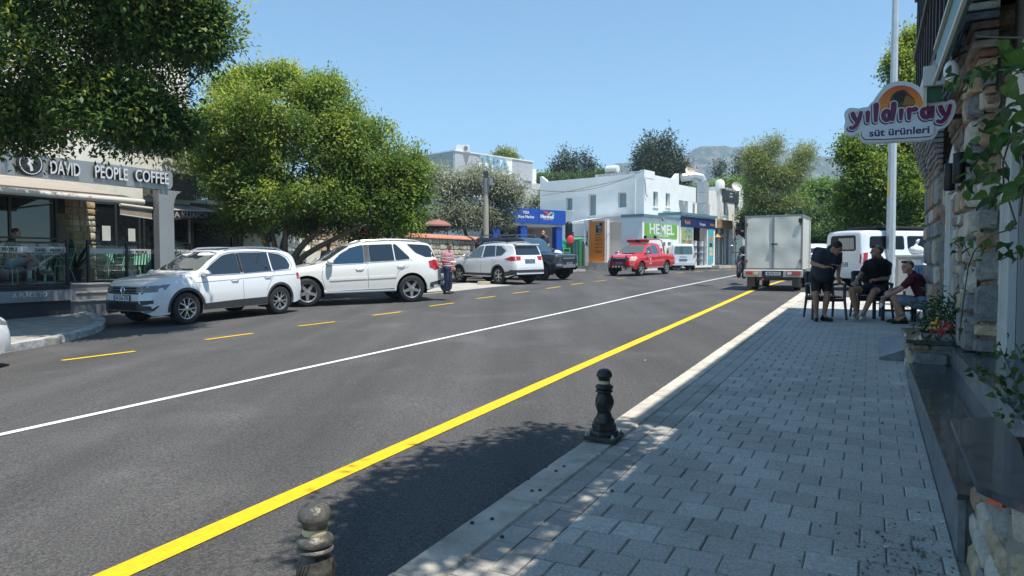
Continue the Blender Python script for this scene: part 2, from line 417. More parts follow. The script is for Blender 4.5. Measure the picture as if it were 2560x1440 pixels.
def ribbon(name,pts,w,m,dz=.006,caps=False):
 P=[Vector((p[0],p[1],0))for p in pts];vs=[];fs=[]
 Q=[P[0]]
 for a,b in zip(P,P[1:]):
  n=max(1,int((b-a).length/.7))
  Q+=[a+(b-a)*i/n for i in range(1,n+1)]
 for i,p in enumerate(Q):
  d=(Q[min(i+1,len(Q)-1)]-Q[max(i-1,0)]).normalized();nn=Vector((-d.y,d.x,0))*w/2*(1+.035*math.sin(i*7.3)+.03*math.sin(i*3.1))
  for q in(p-nn,p+nn):vs.append((q.x,q.y,hxy(q.x,q.y)+dz))
 for i in range(len(Q)-1):fs.append((2*i,2*i+2,2*i+3,2*i+1)[::-1])
 me=bpy.data.meshes.new(name);me.from_pydata(vs,[],[f[::-1]for f in fs]);me.update()
 return link(name,me,m)
o=ribbon('edge_line',[RP(-3.13,-4),RP(-3.17,2),RP(-3.22,4.5),RP(-3.31,9.4),RP(-3.45,18),RP(-3.56,25.3),RP(-3.4,32),RP(-2.6,40),RP(-.5,48)],.16,M_YEL)
tag(o,kind='structure')
o=ribbon('centre_line',[RP(-6.64,-4),RP(-6.65,7),RP(-6.6,13.6),RP(-6.53,22.2),RP(-6.22,38.5),RP(-5.2,46),RP(-3,54),RP(1,64)],.1,M_WHITE)
tag(o,kind='structure')
DASH=[((155,902),(337,879)),((514,850),(632,834)),((746,816),(837,805)),((932,789),(1003,780)),((1073,766),(1134,758)),((1191,747),(1238,741)),((1281,734),(1322,729)),((1366,722),(1401,717)),((1428,712),(1458,708)),((1488,704),(1515,701)),((1541,697),(1564,695)),((1689,683),(1711,681)),((1737,680),(1758,678)),((1777,677),(1799,675)),((1818,674),(1838,672))]
for a,b in DASH:
 a,b=G(*a),G(*b)
 o=ribbon('lane_dash',[a,b],.11,M_YEL,dz=.0075);o.parent=road
pv=sheet('pavement',[-1.83,-1.6,-1.34,.37,1.1,3,6],lin(-4,21,1),lambda s,t:Hw(s)-.014,M_JOINT)
def lay(name,t0,t1,s0,s1,m,parent,gap=.0045,h=.09,bev=.006,up=0,mb=None,rg=random):
 vs=[];g=gap/2;gs=gap*.95;j=rg.uniform(-.0025,.0025)
 for(dz,k)in((-h,0),(-bev,0),(0,bev)):
  for(t,s)in((t0+g+k,s0+gs+k),(t1-g-k,s0+gs+k),(t1-g-k,s1-gs-k),(t0+g+k,s1-gs-k)):
   p=RP(t,s);vs.append((p.x,p.y,Hw(s)+up+dz+j))
 fs=[(8,9,10,11)]+[(r+i,r+(i+1)%4,r+4+(i+1)%4,r+4+i)for r in(0,4)for i in range(4)]
 if mb is not None:mb.add(vs,fs);return
 me=bpy.data.meshes.new(name);me.from_pydata(vs,[],fs);me.update();return link(name,me,m,parent)
kerb=sheet('kerb',[-1.835,-1.61],lin(-4,22,1),lambda s,t:Hw(s)-.11,M_JOINT)
s=-3.6
while s<22:
 lay('kerb_stone',-1.84,-1.6,s,s+1.02,M_KERB,kerb,.01,.16,.014,.004);s+=1.02
rg=random.Random(5)
cells=[]
s=.9;row=0
while s<21:
 t=-1.34+(0 if row%2 else-.0);off=.11 if row%2 else 0
 ed=[-1.34]+[x for x in[-1.34+off+.22*i for i in range(1 if not off else 0,40)]if x>-1.33 and x<5.5]
 lim=.37 if s<8.3 else 3.0 if s<15.8 else 5.5
 for a,b in zip(ed,ed[1:]):
  if a>=lim:break
  cells.append((s,a,min(b,lim)))
 s+=.2;row+=1
stuff=MB()
for i,(s,a,b)in enumerate(cells):
 cx=(a+b)/2
 vis=(lambda p:p.y>0 and abs(p.x/max(p.y,.01))<.75 and(CZ-Hw(s))/max(p.y,.01)<.52)(RP(cx,s))
 if not vis:lay('',a,b,s,s+.2,None,None,mb=stuff,rg=rg);continue
 cells[i]=(s,a,b,1)
vis=[c for c in cells if len(c)==4]
for i,(s,a,b,_)in enumerate(vis):
 if i<298:lay('paver',a,b,s,s+.2,M_PAVE if rg.random()<.6 else M_PAVE2,pv,rg=rg)
 else:lay('',a,b,s,s+.2,None,None,mb=stuff,rg=rg)
o=stuff.build('pavers',M_PAVE,pv);o['kind']='stuff'
edge=MB();n=0;s=.9
while s<21:
 for k in range(2):
  a=-1.6+k*.13;off=.0 if k else  .1
  if s<6:lay('edging_block',a,a+.13,s+off,s+off+.2,M_STRIP,pv,.004,.08,.003,-.002,rg=rg)
  else:lay('',a,a+.13,s+off,s+off+.2,None,None,.004,.08,.003,-.002,mb=edge,rg=rg)
 s+=.2
o=edge.build('edging_blocks',M_STRIP,pv);o['kind']='stuff'
def flat(name,pts,zf,m,depth=.2,kind='structure',parent=None):
 """slab with a top following zf(x, y)"""
 pts=[(p[0],p[1])for p in pts];n=len(pts)
 ar=sum(pts[i][0]*pts[(i+1)%n][1]-pts[(i+1)%n][0]*pts[i][1]for i in range(n))
 if ar<0:pts=pts[::-1]
 vs=[(x,y,zf(x,y))for x,y in pts]+[(x,y,zf(x,y)-depth)for x,y in pts]
 fs=[tuple(range(n))]+[(n+i,n+(i+1)%n,(i+1)%n,i)for i in range(n)]
 me=bpy.data.meshes.new(name);me.from_pydata(vs,[],fs);me.update()
 o=link(name,me,m,parent)
 if kind:o['kind']=kind
 return o
def zl(x,y):s,t=ST(x,y);return Hr(s,min(t,-12))+.10
cl=[RP(-12.3,3),RP(-12.3,6.2),RP(-12.75,7.6),RP(-13.5,8.8),RP(-14.6,9.8),RP(-16,10.6),RP(-17.5,11.2),RP(-19.4,14),RP(-19.4,26),RP(-30,26),RP(-30,3)]
M_WALK=mat('worn_paving',(.30,.285,.25),.9,var=.35,vscale=5,bump=.5,bscale=30)
flat('pavement_cafe',cl,zl,M_WALK)
lk=MB()
kp=chaikin([(p.x,p.y)for p in cl[:7]],2,False)
for i in range(len(kp)-1):
 a,b=Vector((*kp[i],0)),Vector((*kp[i+1],0));d=(b-a).normalized();nn=Vector((-d.y,d.x,0))
 if nn.dot(V)>0:nn=-nn
 q=[a-nn*.02,b-nn*.02,b+nn*.2,a+nn*.2]
 vs=[(p.x,p.y,zl(p.x,p.y)+.025)for p in q]+[(p.x,p.y,zl(p.x,p.y)-.14)for p in q]
 lk.add(vs,[(0,1,2,3),(4,7,6,5),(0,4,5,1),(1,5,6,2),(2,6,7,3),(3,7,4,0)])
o=lk.build('kerb_cafe',mat('chalky_kerb',(.36,.36,.35),.9,var=.5,vscale=7,bump=.4));o['kind']='structure'
isl=[G(1040,737),G(1120,730),G(1290,712),G(1180,707),G(1110,712)]
flat('pavement_island',isl,lambda x,y:hxy(x,y)+.012,M_CONC,.05)
far=[G(1200,672),G(1428,672),G(1512,671),G(1735,671),G(1800,669),G(1870,668),(30,72),(45,90),(-10,100),(-12,50)]
flat('pavement_shops',far,lambda x,y:.8+.02,M_KERB,.3)
deb=MB();rg=random.Random(8)
for i in range(170):
 s_=rg.gauss(3.65,.22);t_=rg.gauss(.16,.15)
 if t_>.36:t_=.36-rg.random()*.3
 r_=abs(rg.gauss(0,.004))+.002;p=RP(t_,s_)
 deb.add([(p.x+r_*math.cos(a)*rg.uniform(.6,1.5),p.y+r_*math.sin(a)*rg.uniform(.6,1.5),Hw(s_)+z)for z in(0,r_*rg.uniform(.5,1.3))for a in(0,2.1,4.2)],[(3,4,5),(0,1,4,3),(1,2,5,4),(2,0,3,5)])
o=deb.build('rubble',mat('rubble_stone',(.28,.26,.23),.9,var=.4,vscale=30));tag(o,kind='stuff')
lit=MB()
for(px,py)in[(2226,1163),(2293,1303),(1563,1126),(2350,1310),(2210,1372),(1610,902)]:
 p=G(px,py,'w');lit.add([(p.x,p.y,p.z+.006),(p.x+.03,p.y+.006,p.z+.008),(p.x+.028,p.y+.018,p.z+.01),(p.x,p.y+.014,p.z+.006)],[(0,1,2,3)])
tag(lit.build('litter',mat('paper',(.7,.7,.7),.8)),kind='stuff')
gum=MB()
for(px,py)in[(1365,1170),(1390,1180),(1320,1200),(1530,1230),(1350,1228),(1330,1230),(1180,1310),(1255,1345),(1430,1120),(1230,1300),(2206,1060),(1410,1168)]:
 p=G(px,py,'w');gum.lathe([(.011,.004),(.009,.012),(.002,.015)],6,Matrix.Translation(p))
tag(gum.build('asphalt_crumbs',M_ASPH),kind='stuff')
STN=[mat('stone_grey',(.29,.285,.27),.9,var=.35,vscale=14,bump=.9,bscale=45),mat('stone_buff',(.50,.40,.27),.9,var=.3,vscale=12,bump=.9,bscale=45),mat('stone_pale',(.56,.52,.44),.9,var=.25,vscale=12,bump=.9,bscale=45),mat('stone_brown',(.34,.23,.16),.9,var=.35,vscale=14,bump=.9,bscale=45),mat('stone_slate',(.23,.235,.24),.85,var=.3,vscale=16,bump=.9,bscale=45)]
M_MORTAR=mat('mortar',(.30,.275,.24),.95,var=.2,vscale=10,bump=.5,bscale=50)
M_MARBLE=mat('dark_marble',(.045,.055,.068),.22,var=.7,vscale=9,coat=.3)
M_MARBLE_G=mat('dark_marble_riser',(.16,.17,.18),.4,var=.45,vscale=7)
M_WOODDK=mat('dark_wood',(.028,.018,.014),.6,var=.4,vscale=12,bump=.4,bscale=50,stretch=(1,1,.15))
M_PLAST=mat('white_render',(.72,.70,.66),.85,var=.07,vscale=6,bump=.2,bscale=60)
M_FRAME=mat('white_frame',(.62,.64,.66),.4)
M_DKGLASS=mat('dark_glass',(.012,.014,.017),.04,coat=.6)
def rb(mb,t0,t1,s0,s1,z0,z1,bevel=0):mb.bb((t0,s0,z0),(t1,s1,z1),M=RD,bevel=bevel);return mb
bld=thing('stone_building','rubble stone building with dark timber upper storey shading the right pavement','building',RP(1.6,8,Hw(8)))
w=MB()
ZT=3.6
TF=.95
for s0,s1 in((-8,5.0),(7.5,10.2),(12.6,15.5)):rb(w,TF,1.6,s0,s1,-.3,ZT)
for s0,s1 in((5.0,7.5),(10.2,12.6)):rb(w,TF+.12,1.6,s0,s1,3.05,ZT)
rb(w,1.25,7.5,-8,15.5,3.55,3.6);rb(w,1.6,7.5,15.3,15.5,-.3,3.55);rb(w,7.3,7.5,-8,15.3,-.3,3.55)
w.build('wall',M_MORTAR,bld,True)
rb(MB(),2.6,2.65,4,15,-.2,3.5).build('room_wall',M_DARKIN,bld,True)
def wallM(t,s,z):
 return Matrix(((-U.x,V.x,0,RP(t,s).x),(-U.y,V.y,0,RP(t,s).y),(0,0,1,z),(0,0,0,1)))
def endM(t,s,z):
 return Matrix(((V.x,U.x,0,RP(t,s).x),(V.y,U.y,0,RP(t,s).y),(0,0,1,z),(0,0,0,1)))
masonry(bld,wallM(TF-.01,10.2,.57),2.7,3.0,STN,(.12,.34),(.18,.5),.12,.02,11)
masonry(bld,wallM(TF-.01,15.5,.3),2.9,3.3,STN[:1]*2+STN,(.22,.5),(.3,.8),.10,.022,12)
masonry(bld,wallM(TF-.01,5.0,.1),3.2,3.4,STN,(.2,.4),(.25,.6),.12,.022,13)
for(s0,wd)in((7.5,.34),):
 masonry(bld,endM(TF-.13,s0,.57),.34,3.0,STN,(.12,.36),(.14,.3),.10,.02,14)
 masonry(bld,wallM(TF-.13,s0+.55,.57),.5,3.0,STN,(.12,.36),(.2,.42),.12,.02,15)
masonry(bld,endM(TF-.0,12.6,.35),.3,2.6,STN[:1]+STN,(.25,.5),(.3,.36),.10,.02,16)
for k,(s0,s1)in enumerate(((12.3,15.5),(7.35,10.35),(3,5.2))):
 rgk=random.Random(k)
 for i in range(13):
  z=2.75+i*.075;out=.04+.022*i
  m=MB();
  a=s0-.015*i
  while a<s1:
   b=min(s1,a+rgk.uniform(.25,.6));rb(m,TF-out-rgk.uniform(0,.03),TF-.02,a,b-.01,z,z+.062,.01);a=b
  m.build('slate_course',rgk.choice(STN),bld,True)
for s0,s1 in((4.8,7.5),(10.2,12.6)):
 c=(s0+s1)/2;hw=(s1-s0)/2;pts=[(-hw,0)]
 outer=[(hw*math.cos(a),2.35+hw*.55*math.sin(a))for a in[math.pi*i/16 for i in range(17)]]
 prof=[(hw,.57 if s0<7 else  .45)]+outer+[(-hw,.57 if s0<7 else  .45),(-hw+.14,.57 if s0<7 else  .45)]+[(x*.88 if abs(x)<hw*.99 else x*.88,min(z-.02,2.38))for x,z in outer[::-1]]+[(hw-.14,.57 if s0<7 else  .45)]
 m=MB(wallM(TF+.05,c,0)@Matrix(((1,0,0,0),(0,0,1,0),(0,1,0,0),(0,0,0,1))))
 m.prism(prof,0,.09);m.build('arch_render',M_PLAST,bld,True)
 zf=.57 if s0<7 else  .45
 d=rb(MB(),TF+.16,TF+.22,s0+.12,s0+.55*(s1-s0),zf,2.36).build('door',M_DARKIN,bld,True)
 fr=MB()
 for k in range(3):
  q=s0+.14+k*(.5*(s1-s0)/2.2);rb(fr,TF+.12,TF+.159,q,q+.07,zf,2.34)
 fr.build('door_frame',M_BLACK,d,False)
 rb(MB(),TF+.10,TF+.118,s0+.5,s0+.53,zf+.35,zf+.8).build('handle',M_STEEL,d,False)
 g=rb(MB(),TF+.16,TF+.18,s0+.56*(s1-s0),s1-.14,zf,2.36).build('window',M_DKGLASS,bld,True)
 f2=MB()
 for q in(s0+.555*(s1-s0),s1-.2):rb(f2,TF+.1,TF+.158,q,q+.06,zf,2.36)
 rb(f2,TF+.1,TF+.157,s0+.6*(s1-s0),s1-.205,2.28,2.35);f2.build('frame',M_FRAME,g,False)
up=MB();rb(up,.84,1.0,8.9,15.5,3.95,6.7);rb(up,.95,1.1,4.7,8.9,3.6,6.7);rb(up,.95,1.1,-8,4.695,3.6,6.3);up.build('upper_wall',M_WOODDK,bld,True)
for i in range(12):
 q=8.95+i*.58;rb(MB(),.70,.835,q,q+.11,3.9,6.6).build('post',M_WOODDK,bld,True)
for z in(3.86,5.1,6.2):rb(MB(),.66,.83,8.9,15.5,z,z+.12).build('beam',M_WOODDK,bld,True)
for i in range(5):
 q=5.0+i*.35;MB().tube([RP(.74,q,3.5),RP(.93,q+.5,4.3)],.035,6).build('strut',M_GREY,bld,True)
MB().tube([RP(.66,4.0,3.75),RP(.66,8.9,3.6),RP(.82,9.1,3.2)],.045,8).build('gutter',M_GREY,bld,True)
masonry(bld,wallM(.95,7.4,3.6),6,1.6,STN[1:3],(.2,.4),(.3,.6),.10,.02,17)
rf=MB();rf.add([RP(.72,4.7,6.62),RP(.72,16.4,6.62),RP(7.8,16.4,8.2),RP(7.8,4.7,8.2),RP(.72,4.7,6.76),RP(.72,16.4,6.76),RP(7.8,16.4,8.36),RP(7.8,4.7,8.36)],[(0,1,2,3),(7,6,5,4),(0,4,5,1),(1,5,6,2),(2,6,7,3),(3,7,4,0)])
rf.build('roof',mat('terracotta',(.42,.15,.08),.8,var=.2,vscale=5),bld,True)
sg=thing('shop_sign','long green sign box with white edging under the timber storey','sign',RP(.62,6.4,3.3))
rb(MB(),.563,.60,4.6,8.43,3.2,3.5).build('panel',mat('green_panel',(.035,.13,.085),.4,var=.2,vscale=3),sg,True)
for z in(3.17,3.5):rb(MB(),.535,.562,4.6,8.44,z,z+.035).build('edge_trim',mat('cream_trim',(.62,.6,.5),.5),sg,True)
sg=thing('awning_case','closed green awning cassette with white end cap beyond the hanging sign','awning',RP(.6,9.5,3.3))
rb(MB(),.5,.64,8.7,11.2,3.05,3.3).build('cassette',MATS['green_panel'],sg,True)
rb(MB(),.47,.5,8.68,11.2,3.0,3.35).build('rail',MATS['cream_trim'],sg,True)
rb(MB(),.46,.66,8.60,8.68,3.2,3.4).build('end_cap',M_FRAME,sg,True)
def spot(p,lab):
 r=thing('wall_spotlight',lab,'spotlight',p)
 MB().lathe([(.045,-.14),(.052,-.13),(.052,.13),(.045,.14)],14,Matrix.Translation((0,0,0))).build('housing',M_BLACK,r)
 MB().tube([(.03,-.02,.03),Vector((.0,0,.03))+V*.17],.022,8).build('bracket',M_BLACK,r)
 MB(Matrix.Translation(V*.17+Vector((0,0,.03)))).ball((0,0,0),.045,10,6).build('wall_plate',M_BLACK,r)
spot(onT(2398,420,.72),'upper black cylinder spotlight on the stone pillar')
spot(onT(2374,443,.72),'lower black cylinder spotlight nearer the white door arch')
r=thing('round_lamp','white rounded lamp hanging below the dark beams','lamp',onT(2378,178,.6))
MB().ball((0,0,0),(.06,.06,.095),14,10).build('globe',mat('opal_glass',(.78,.79,.8),.3),r)
MB().tube([(0,0,.08),(.02,0,.12),Vector((.1,-.05,.16))],.012,6).build('arm',M_BLACK,r)
st=thing('marble_steps','two long black marble steps along the stone building','steps',RP(.7,6,Hw(6)))
rb(MB(),.40,1.2,3.72,8.25,-.05,.34).build('lower_step',M_MARBLE_G,st,True)
for a,b in((3.7,5.1),(5.104,6.65),(6.654,8.25)):rb(MB(),.365,.745,a,b-.002,.335,.36).build('tread',M_MARBLE,st,True)
for a,b in((3.70,5.5),(5.503,8.25)):rb(MB(),.37,.399,a,b,Hw(a)-.06,.334).build('riser',M_MARBLE_G,st,True)
rb(MB(),.745,1.5,3.9,8.25,.3,.545).build('upper_step',M_MARBLE_G,st,True)
for a,b in((3.9,6.2),(6.203,8.3)):rb(MB(),.725,1.55,a,b,.546,.57).build('tread',M_MARBLE,st,True)
M_SOIL=mat('soil',(.06,.042,.03),.95,var=.4,vscale=20,bump=.8)
pl=thing('planter','near stone planter with black marble capping in the right corner','planter',RP(.9,2.6,.1))
MB().prism([(.44,3.7),(.43,2.87),(.50,2.75),(1.1,2.35),(1.5,2.35),(1.5,3.9),(.8,3.9)],-.1,.55,M=RD).build('core',M_MORTAR,pl,True)
masonry(pl,wallM(.435,3.72,.03),.86,.58,STN[:4],(.12,.24),(.16,.34),.06,.02,21)
a_,b_=RP(.43,2.85),RP(1.05,2.36);fx_=(b_-a_).normalized()
masonry(pl,Matrix(((fx_.x,-fx_.y,0,a_.x),(fx_.y,fx_.x,0,a_.y),(0,0,1,.03),(0,0,0,1))),.8,.58,STN[:4],(.15,.26),(.2,.4),.07,.02,22)
cap=MB();cap.prism([(.355,3.95),(.57,4.08),(.56,3.5),(.50,2.98),(.62,2.82),(1.05,2.55),(1.05,2.27),(.43,2.66),(.335,2.82)],.62,.65,M=RD)
cap.build('capping',M_MARBLE,pl,True)
MB().prism([(.57,3.9),(1.5,3.9),(1.5,2.6),(.62,2.86),(.52,3.0)],.5,.6,M=RD).build('soil',M_SOIL,pl,True)
o=rb(MB(),-.035,.035,-.02,.02,-.012,.018,.006);
o=MB().box((0,0,0),(.085,.05,.035),bevel=.008).build('orange_piece',mat('orange_plastic',(.8,.12,.02),.5))
o.location=onT(2508,1252,.42);o.rotation_euler=(0,.2,.4);tag(o,'small orange plastic piece tucked under the black planter capping','scrap')
pl=thing('planter','low stone planter full of red and yellow flowers past the bench','planter',RP(.7,8.7,.2))
rb(MB(),.42,1.0,8.3,9.6,0,.56).build('core',M_MORTAR,pl,True)
masonry(pl,endM(.39,8.28,.14),.58,.42,STN,(.1,.2),(.16,.34),.08,.016,23)
masonry(pl,wallM(.41,9.6,.14),1.3,.42,STN,(.1,.2),(.16,.34),.08,.016,24)
cp=MB();rb(cp,.34,.52,8.2,9.65,.565,.6);rb(cp,.525,1.0,8.2,8.36,.566,.6);rb(cp,.525,1.0,9.5,9.65,.566,.6)
cp.build('capping',M_MARBLE,pl,True)
rb(MB(),.53,.95,8.37,9.49,.5,.555).build('soil',M_SOIL,pl,True)
rp=thing('marble_ramp','low tilted black marble slabs beyond the flower planter','ramp',RP(.5,10.4,.2))
for k,(a,b)in enumerate(((9.75,10.35),(10.36,10.95),(10.96,11.6))):
 m=MB();m.add([RP(.12,a,Hw(a)+.03),RP(.12,b,Hw(b)+.03),RP(.75,b,.48),RP(.75,a,.48),RP(.12,a,Hw(a)-.02),RP(.12,b,Hw(b)-.02),RP(.75,b,.1),RP(.75,a,.1)],[(3,2,1,0),(4,5,6,7),(0,1,5,4),(1,2,6,5),(2,3,7,6),(3,0,4,7)])
 m.build('slab',M_MARBLE_G,rp,True)
rb(MB(),.75,1.3,9.7,12.5,.1,.5).build('landing',M_MARBLE,rp,True)
def sgp(px,py,dy=0):
 o_=RP(0,8.75)
 d=ray(px,py);k=(o_.x*U.x+o_.y*U.y)/(d.x*U.x+d.y*U.y);p=Vector((0,0,CZ))+d*k
 return((p.x*V.x+p.y*V.y),p.z)
def zz(zx,zy):return sgp(2080+zx/7.2,180+zy/7.2)
SG0=zz(1200,750)
def zp(pts):return[(a-SG0[0],b-SG0[1])for a,b in(zz(*p)for p in pts)]
SGM=Matrix.Translation(RP(SG0[0],8.75,SG0[1]))@Matrix(((V.x,0,-U.x,0),(V.y,0,-U.y,0),(0,1,0,0),(0,0,0,1)))
sgn=thing('hanging_sign','white cloud shaped hanging sign with purple lettering and an orange sun','sign',RP(SG0[0],8.75,SG0[1]))
out=[(345,640),(430,650),(480,660),(560,632),(640,635),(665,600),(700,560),(740,530),(770,480),(830,390),(900,300),(990,225),(1100,178),(1220,160),(1350,170),(1460,200),(1560,255),(1640,330),(1690,420),(1710,520),(1760,535),(1850,530),(1900,520),(1990,515),(2060,540),(2100,505),(2150,493),(2210,515),(2235,580),(2225,680),(2190,800),(2130,900),(2060,980),(1960,1030),(1905,1040),(1895,1100),(1850,1170),(1790,1205),(1700,1222),(1200,1245),(640,1270),(560,1250),(505,1190),(490,1110),(482,1080),(400,1135),(330,1145),(270,1120),(225,1060),(212,980),(240,900),(225,830),(215,760),(240,700),(290,655)]
bd=MB(SGM);O=chaikin(zp(out),1);bd.prism(O,-.12,0)
bd.build('board',mat('sign_white',(.68,.72,.80),.35),sgn,True)
def scale_in(pts,k):c=Vector((sum(p[0]for p in pts)/len(pts),sum(p[1]for p in pts)/len(pts)));return[tuple(c+(Vector(p)-c)*k)for p in pts]
sun_=[(820,760),(820,640),(835,520),(900,420),(1000,320),(1110,260),(1220,240),(1330,245),(1440,280),(1540,350),(1610,450),(1640,560),(1635,650),(1560,720),(1200,745),(900,770)]
def grad_mat():
 m=bpy.data.materials.new('sunset_print');m.use_nodes=True;nt=m.node_tree;b=nt.nodes['Principled BSDF'];L=nt.links.new
 g=nt.nodes.new('ShaderNodeNewGeometry');sp=nt.nodes.new('ShaderNodeSeparateXYZ');mr=nt.nodes.new('ShaderNodeMapRange');r=nt.nodes.new('ShaderNodeValToRGB')
 L(g.outputs['Position'],sp.inputs[0]);L(sp.outputs['Z'],mr.inputs[0]);mr.inputs[1].default_value=zz(800,760)[1];mr.inputs[2].default_value=zz(1200,250)[1]
 r.color_ramp.elements[0].color=(.82,.33,.02,1);r.color_ramp.elements[1].color=(.6,.10,.03,1);L(mr.outputs[0],r.inputs[0]);L(r.outputs[0],b.inputs['Base Color']);b.inputs['Roughness'].default_value=.35
 return m
MB(SGM).prism(chaikin(zp(sun_),1),0,.002).build('sun_print',grad_mat(),sgn,True)
line=lambda pts,w,z0,z1,mb:mb
def stroke(mb,pts,r,z0,z1):
 """flat rounded strokes; r may be a list"""
 P=[Vector(p)for p in pts];rs=r if isinstance(r,(list,tuple))else[r]*len(P)
 poly=[]
 L_,R_=[],[]
 for i,p in enumerate(P):
  d=(P[min(i+1,len(P)-1)]-P[max(i-1,0)]).normalized();n=Vector((-d.y,d.x));L_.append(p+n*rs[i]);R_.append(p-n*rs[i])
 d0=(P[1]-P[0]).normalized();a0=math.atan2(d0.y,d0.x);d1=(P[-1]-P[-2]).normalized();a1=math.atan2(d1.y,d1.x)
 capA=[P[0]+Vector((math.cos(a0+math.pi/2+k*math.pi/8),math.sin(a0+math.pi/2+k*math.pi/8)))*rs[0]for k in range(1,8)]
 capB=[P[-1]+Vector((math.cos(a1-math.pi/2+k*math.pi/8),math.sin(a1-math.pi/2+k*math.pi/8)))*rs[-1]for k in range(1,8)]
 poly=R_+capB+L_[::-1]+capA
 n=len(P);z=z1;vs=[(q.x,q.y,z)for q in L_]+[(q.x,q.y,z)for q in R_];fs=[(i,n+i,n+i+1,i+1)for i in range(n-1)]
 b=len(vs);vs+=[(q.x,q.y,z)for q in capA];fs.append([0]+[b+k for k in range(7)]+[n])
 b=len(vs);vs+=[(q.x,q.y,z)for q in capB];fs.append([2*n-1]+[b+k for k in range(7)]+[n-1])
 mb.add(vs,fs)
PX=zz(1000,700);PX2=zz(1100,700);unit=(PX2[0]-PX[0])/100
def arc(cx,cy,rx,ry,a0,a1,n=14):return[(cx+rx*math.cos(rad(a0+(a1-a0)*i/n)),cy+ry*math.sin(rad(a0+(a1-a0)*i/n)))for i in range(n+1)]
LET=[('y',[([(375,755),(395,820),(440,880)],[45,48,40]),([(520,735),(490,850),(430,970),(370,1015),(335,1005)],[38,42,44,40,38])]),('ı',[([(643,735),(642,890)],[46,34])]),('l',[([(795,600),(785,880)],[54,36])]),('d',[(arc(985,785,62,82,0,360,18),44),([(1112,580),(1105,700),(1090,860)],[55,52,34])]),('ı',[([(1245,695),(1238,850)],[48,30])]),('r',[([(1390,680),(1385,840)],[50,32]),([(1420,690),(1500,670)],[38,52])]),('a',[(arc(1690,735,68,85,0,360,18),46),([(1800,650),(1800,810)],[50,36])]),('y',[([(1950,635),(1980,710),(2020,770)],[45,48,40]),([(2125,605),(2090,740),(2030,850),(1960,905),(1910,890)],[34,40,44,42,40])]),]
pale=MATS['sign_white'];M_PURP=mat('purple_print',(.14,.012,.075),.35);M_NAVY=mat('navy_print',(.012,.016,.10),.35)
shadow_mb,halo=MB(SGM),MB(SGM)
zc=.0030
for ch,sts in LET:
 for pts,r in sts:
  rr=r if isinstance(r,(list,tuple))else[r]*len(pts)
  stroke(shadow_mb,[(p[0],p[1])for p in zp([(x-14,y+18)for x,y in pts])],[(q+26)*unit for q in rr],0,zc);zc+=.00012
zc+=.001
for ch,sts in LET:
 for pts,r in sts:
  rr=r if isinstance(r,(list,tuple))else[r]*len(pts)
  stroke(halo,zp(pts),[(q+20)*unit for q in rr],0,zc);zc+=.00012
shadow_mb.build('letter_shadow',M_NAVY,sgn,True);halo.build('letter_outline',pale,sgn,True)
zc+=.001
for ch,sts in LET:
 m=MB(SGM)
 for pts,r in sts:
  rr=r if isinstance(r,(list,tuple))else[r]*len(pts)
  stroke(m,zp(pts),[q*unit for q in rr],0,zc);zc+=.00015
 m.build('letter',M_PURP,sgn,True)
pail=MB(SGM)
pail.prism(zp([(1045,500),(1080,410),(1160,350),(1260,320),(1330,330),(1390,400),(1480,480),(1500,560),(1470,600),(1240,640),(1060,620)]),.002,.0028)
pail.build('pail_print',mat('brown_print',(.09,.045,.018),.4),sgn,True)
pw=MB(SGM);pw.prism(zp([(1300,480),(1345,425),(1480,500),(1495,570),(1400,600),(1270,600),(1300,540)]),.0028,.0032)
pw.build('pail_side_print',mat('ochre_print',(.30,.15,.04),.4),sgn,True)
dk=MB(SGM);dk.prism(zp([(1100,430),(1180,350),(1290,335),(1340,400),(1290,520),(1200,570),(1110,540)]),.0032,.0036);dk.build('pail_mouth_print',mat('black_print',(.015,.013,.014),.4),sgn,True)
lp=[(640,1000),(1200,960),(1720,930),(1800,935),(1845,990),(1840,1080),(1790,1145),(1700,1165),(640,1220),(560,1190),(525,1110),(560,1030)]
q=[(x-12,y+14)for x,y in lp]
MB(SGM).prism(chaikin(zp(q),1),0,.0115).build('plate_shadow',M_NAVY,sgn,True)
MB(SGM).prism(chaikin(zp(lp),1),0,.0125).build('plate',pale,sgn,True)
c=zp([(1205,1078)])[0]
a_,b_=zp([(660,1120)])[0],zp([(1740,1050)])[0]
ang=math.atan2(b_[1]-a_[1],b_[0]-a_[0])
me=text_mesh('süt ürünleri',.105,.001,.0026);wd=max(v.co.x for v in me.vertices)-min(v.co.x for v in me.vertices)
me.transform(Matrix.Diagonal(((b_[0]-a_[0])/wd,1,1,1)));me.transform(SGM@Matrix.Translation((c[0],c[1],.014))@Matrix.Rotation(ang,4,'Z'))
link('lettering',me,M_NAVY,sgn,True)
MB().bb((SG0[0]+.3,8.79,SG0[1]-.09),(.95,8.84,SG0[1]-.045),M=RD).build('bracket',M_BLACK,sgn,True)
MB(SGM).prism(chaikin(zp(out),1),-.135,-.121).build('back_plate',M_STEEL,sgn,True)
lp0=D(2224,728,23.5);lp0.z=Hw(21)
r=thing('lamp_post','tall octagonal galvanised lamp post behind the seated men','lamp post',lp0)
M_GALV=mat('galvanised',(.50,.52,.53),.45,metal=.35,var=.08,vscale=3)
MB().lathe([(.155,0),(.15,1.2),(.10,9.5),(.07,11)],8).build('pole',M_GALV,r,sharp=20)
MB().box((0,0,.02),(.45,.45,.04)).build('base_plate',M_GALV,r)
MB().box((-.13,-.02,3.35),(.02,.08,.55)).build('sticker',mat('yellow_label',(.7,.5,.05),.5),r)
for z in(3.0,3.75,1.9):MB().lathe([(.148-z*.004,z),(.15-z*.004,z+.03)],12).build('strap',M_STEEL,r)
MB().tube([(0,0,10.9),(-.5,.3,11.4),(-1.5,.9,11.7)],.05,8).build('arm',M_GALV,r)
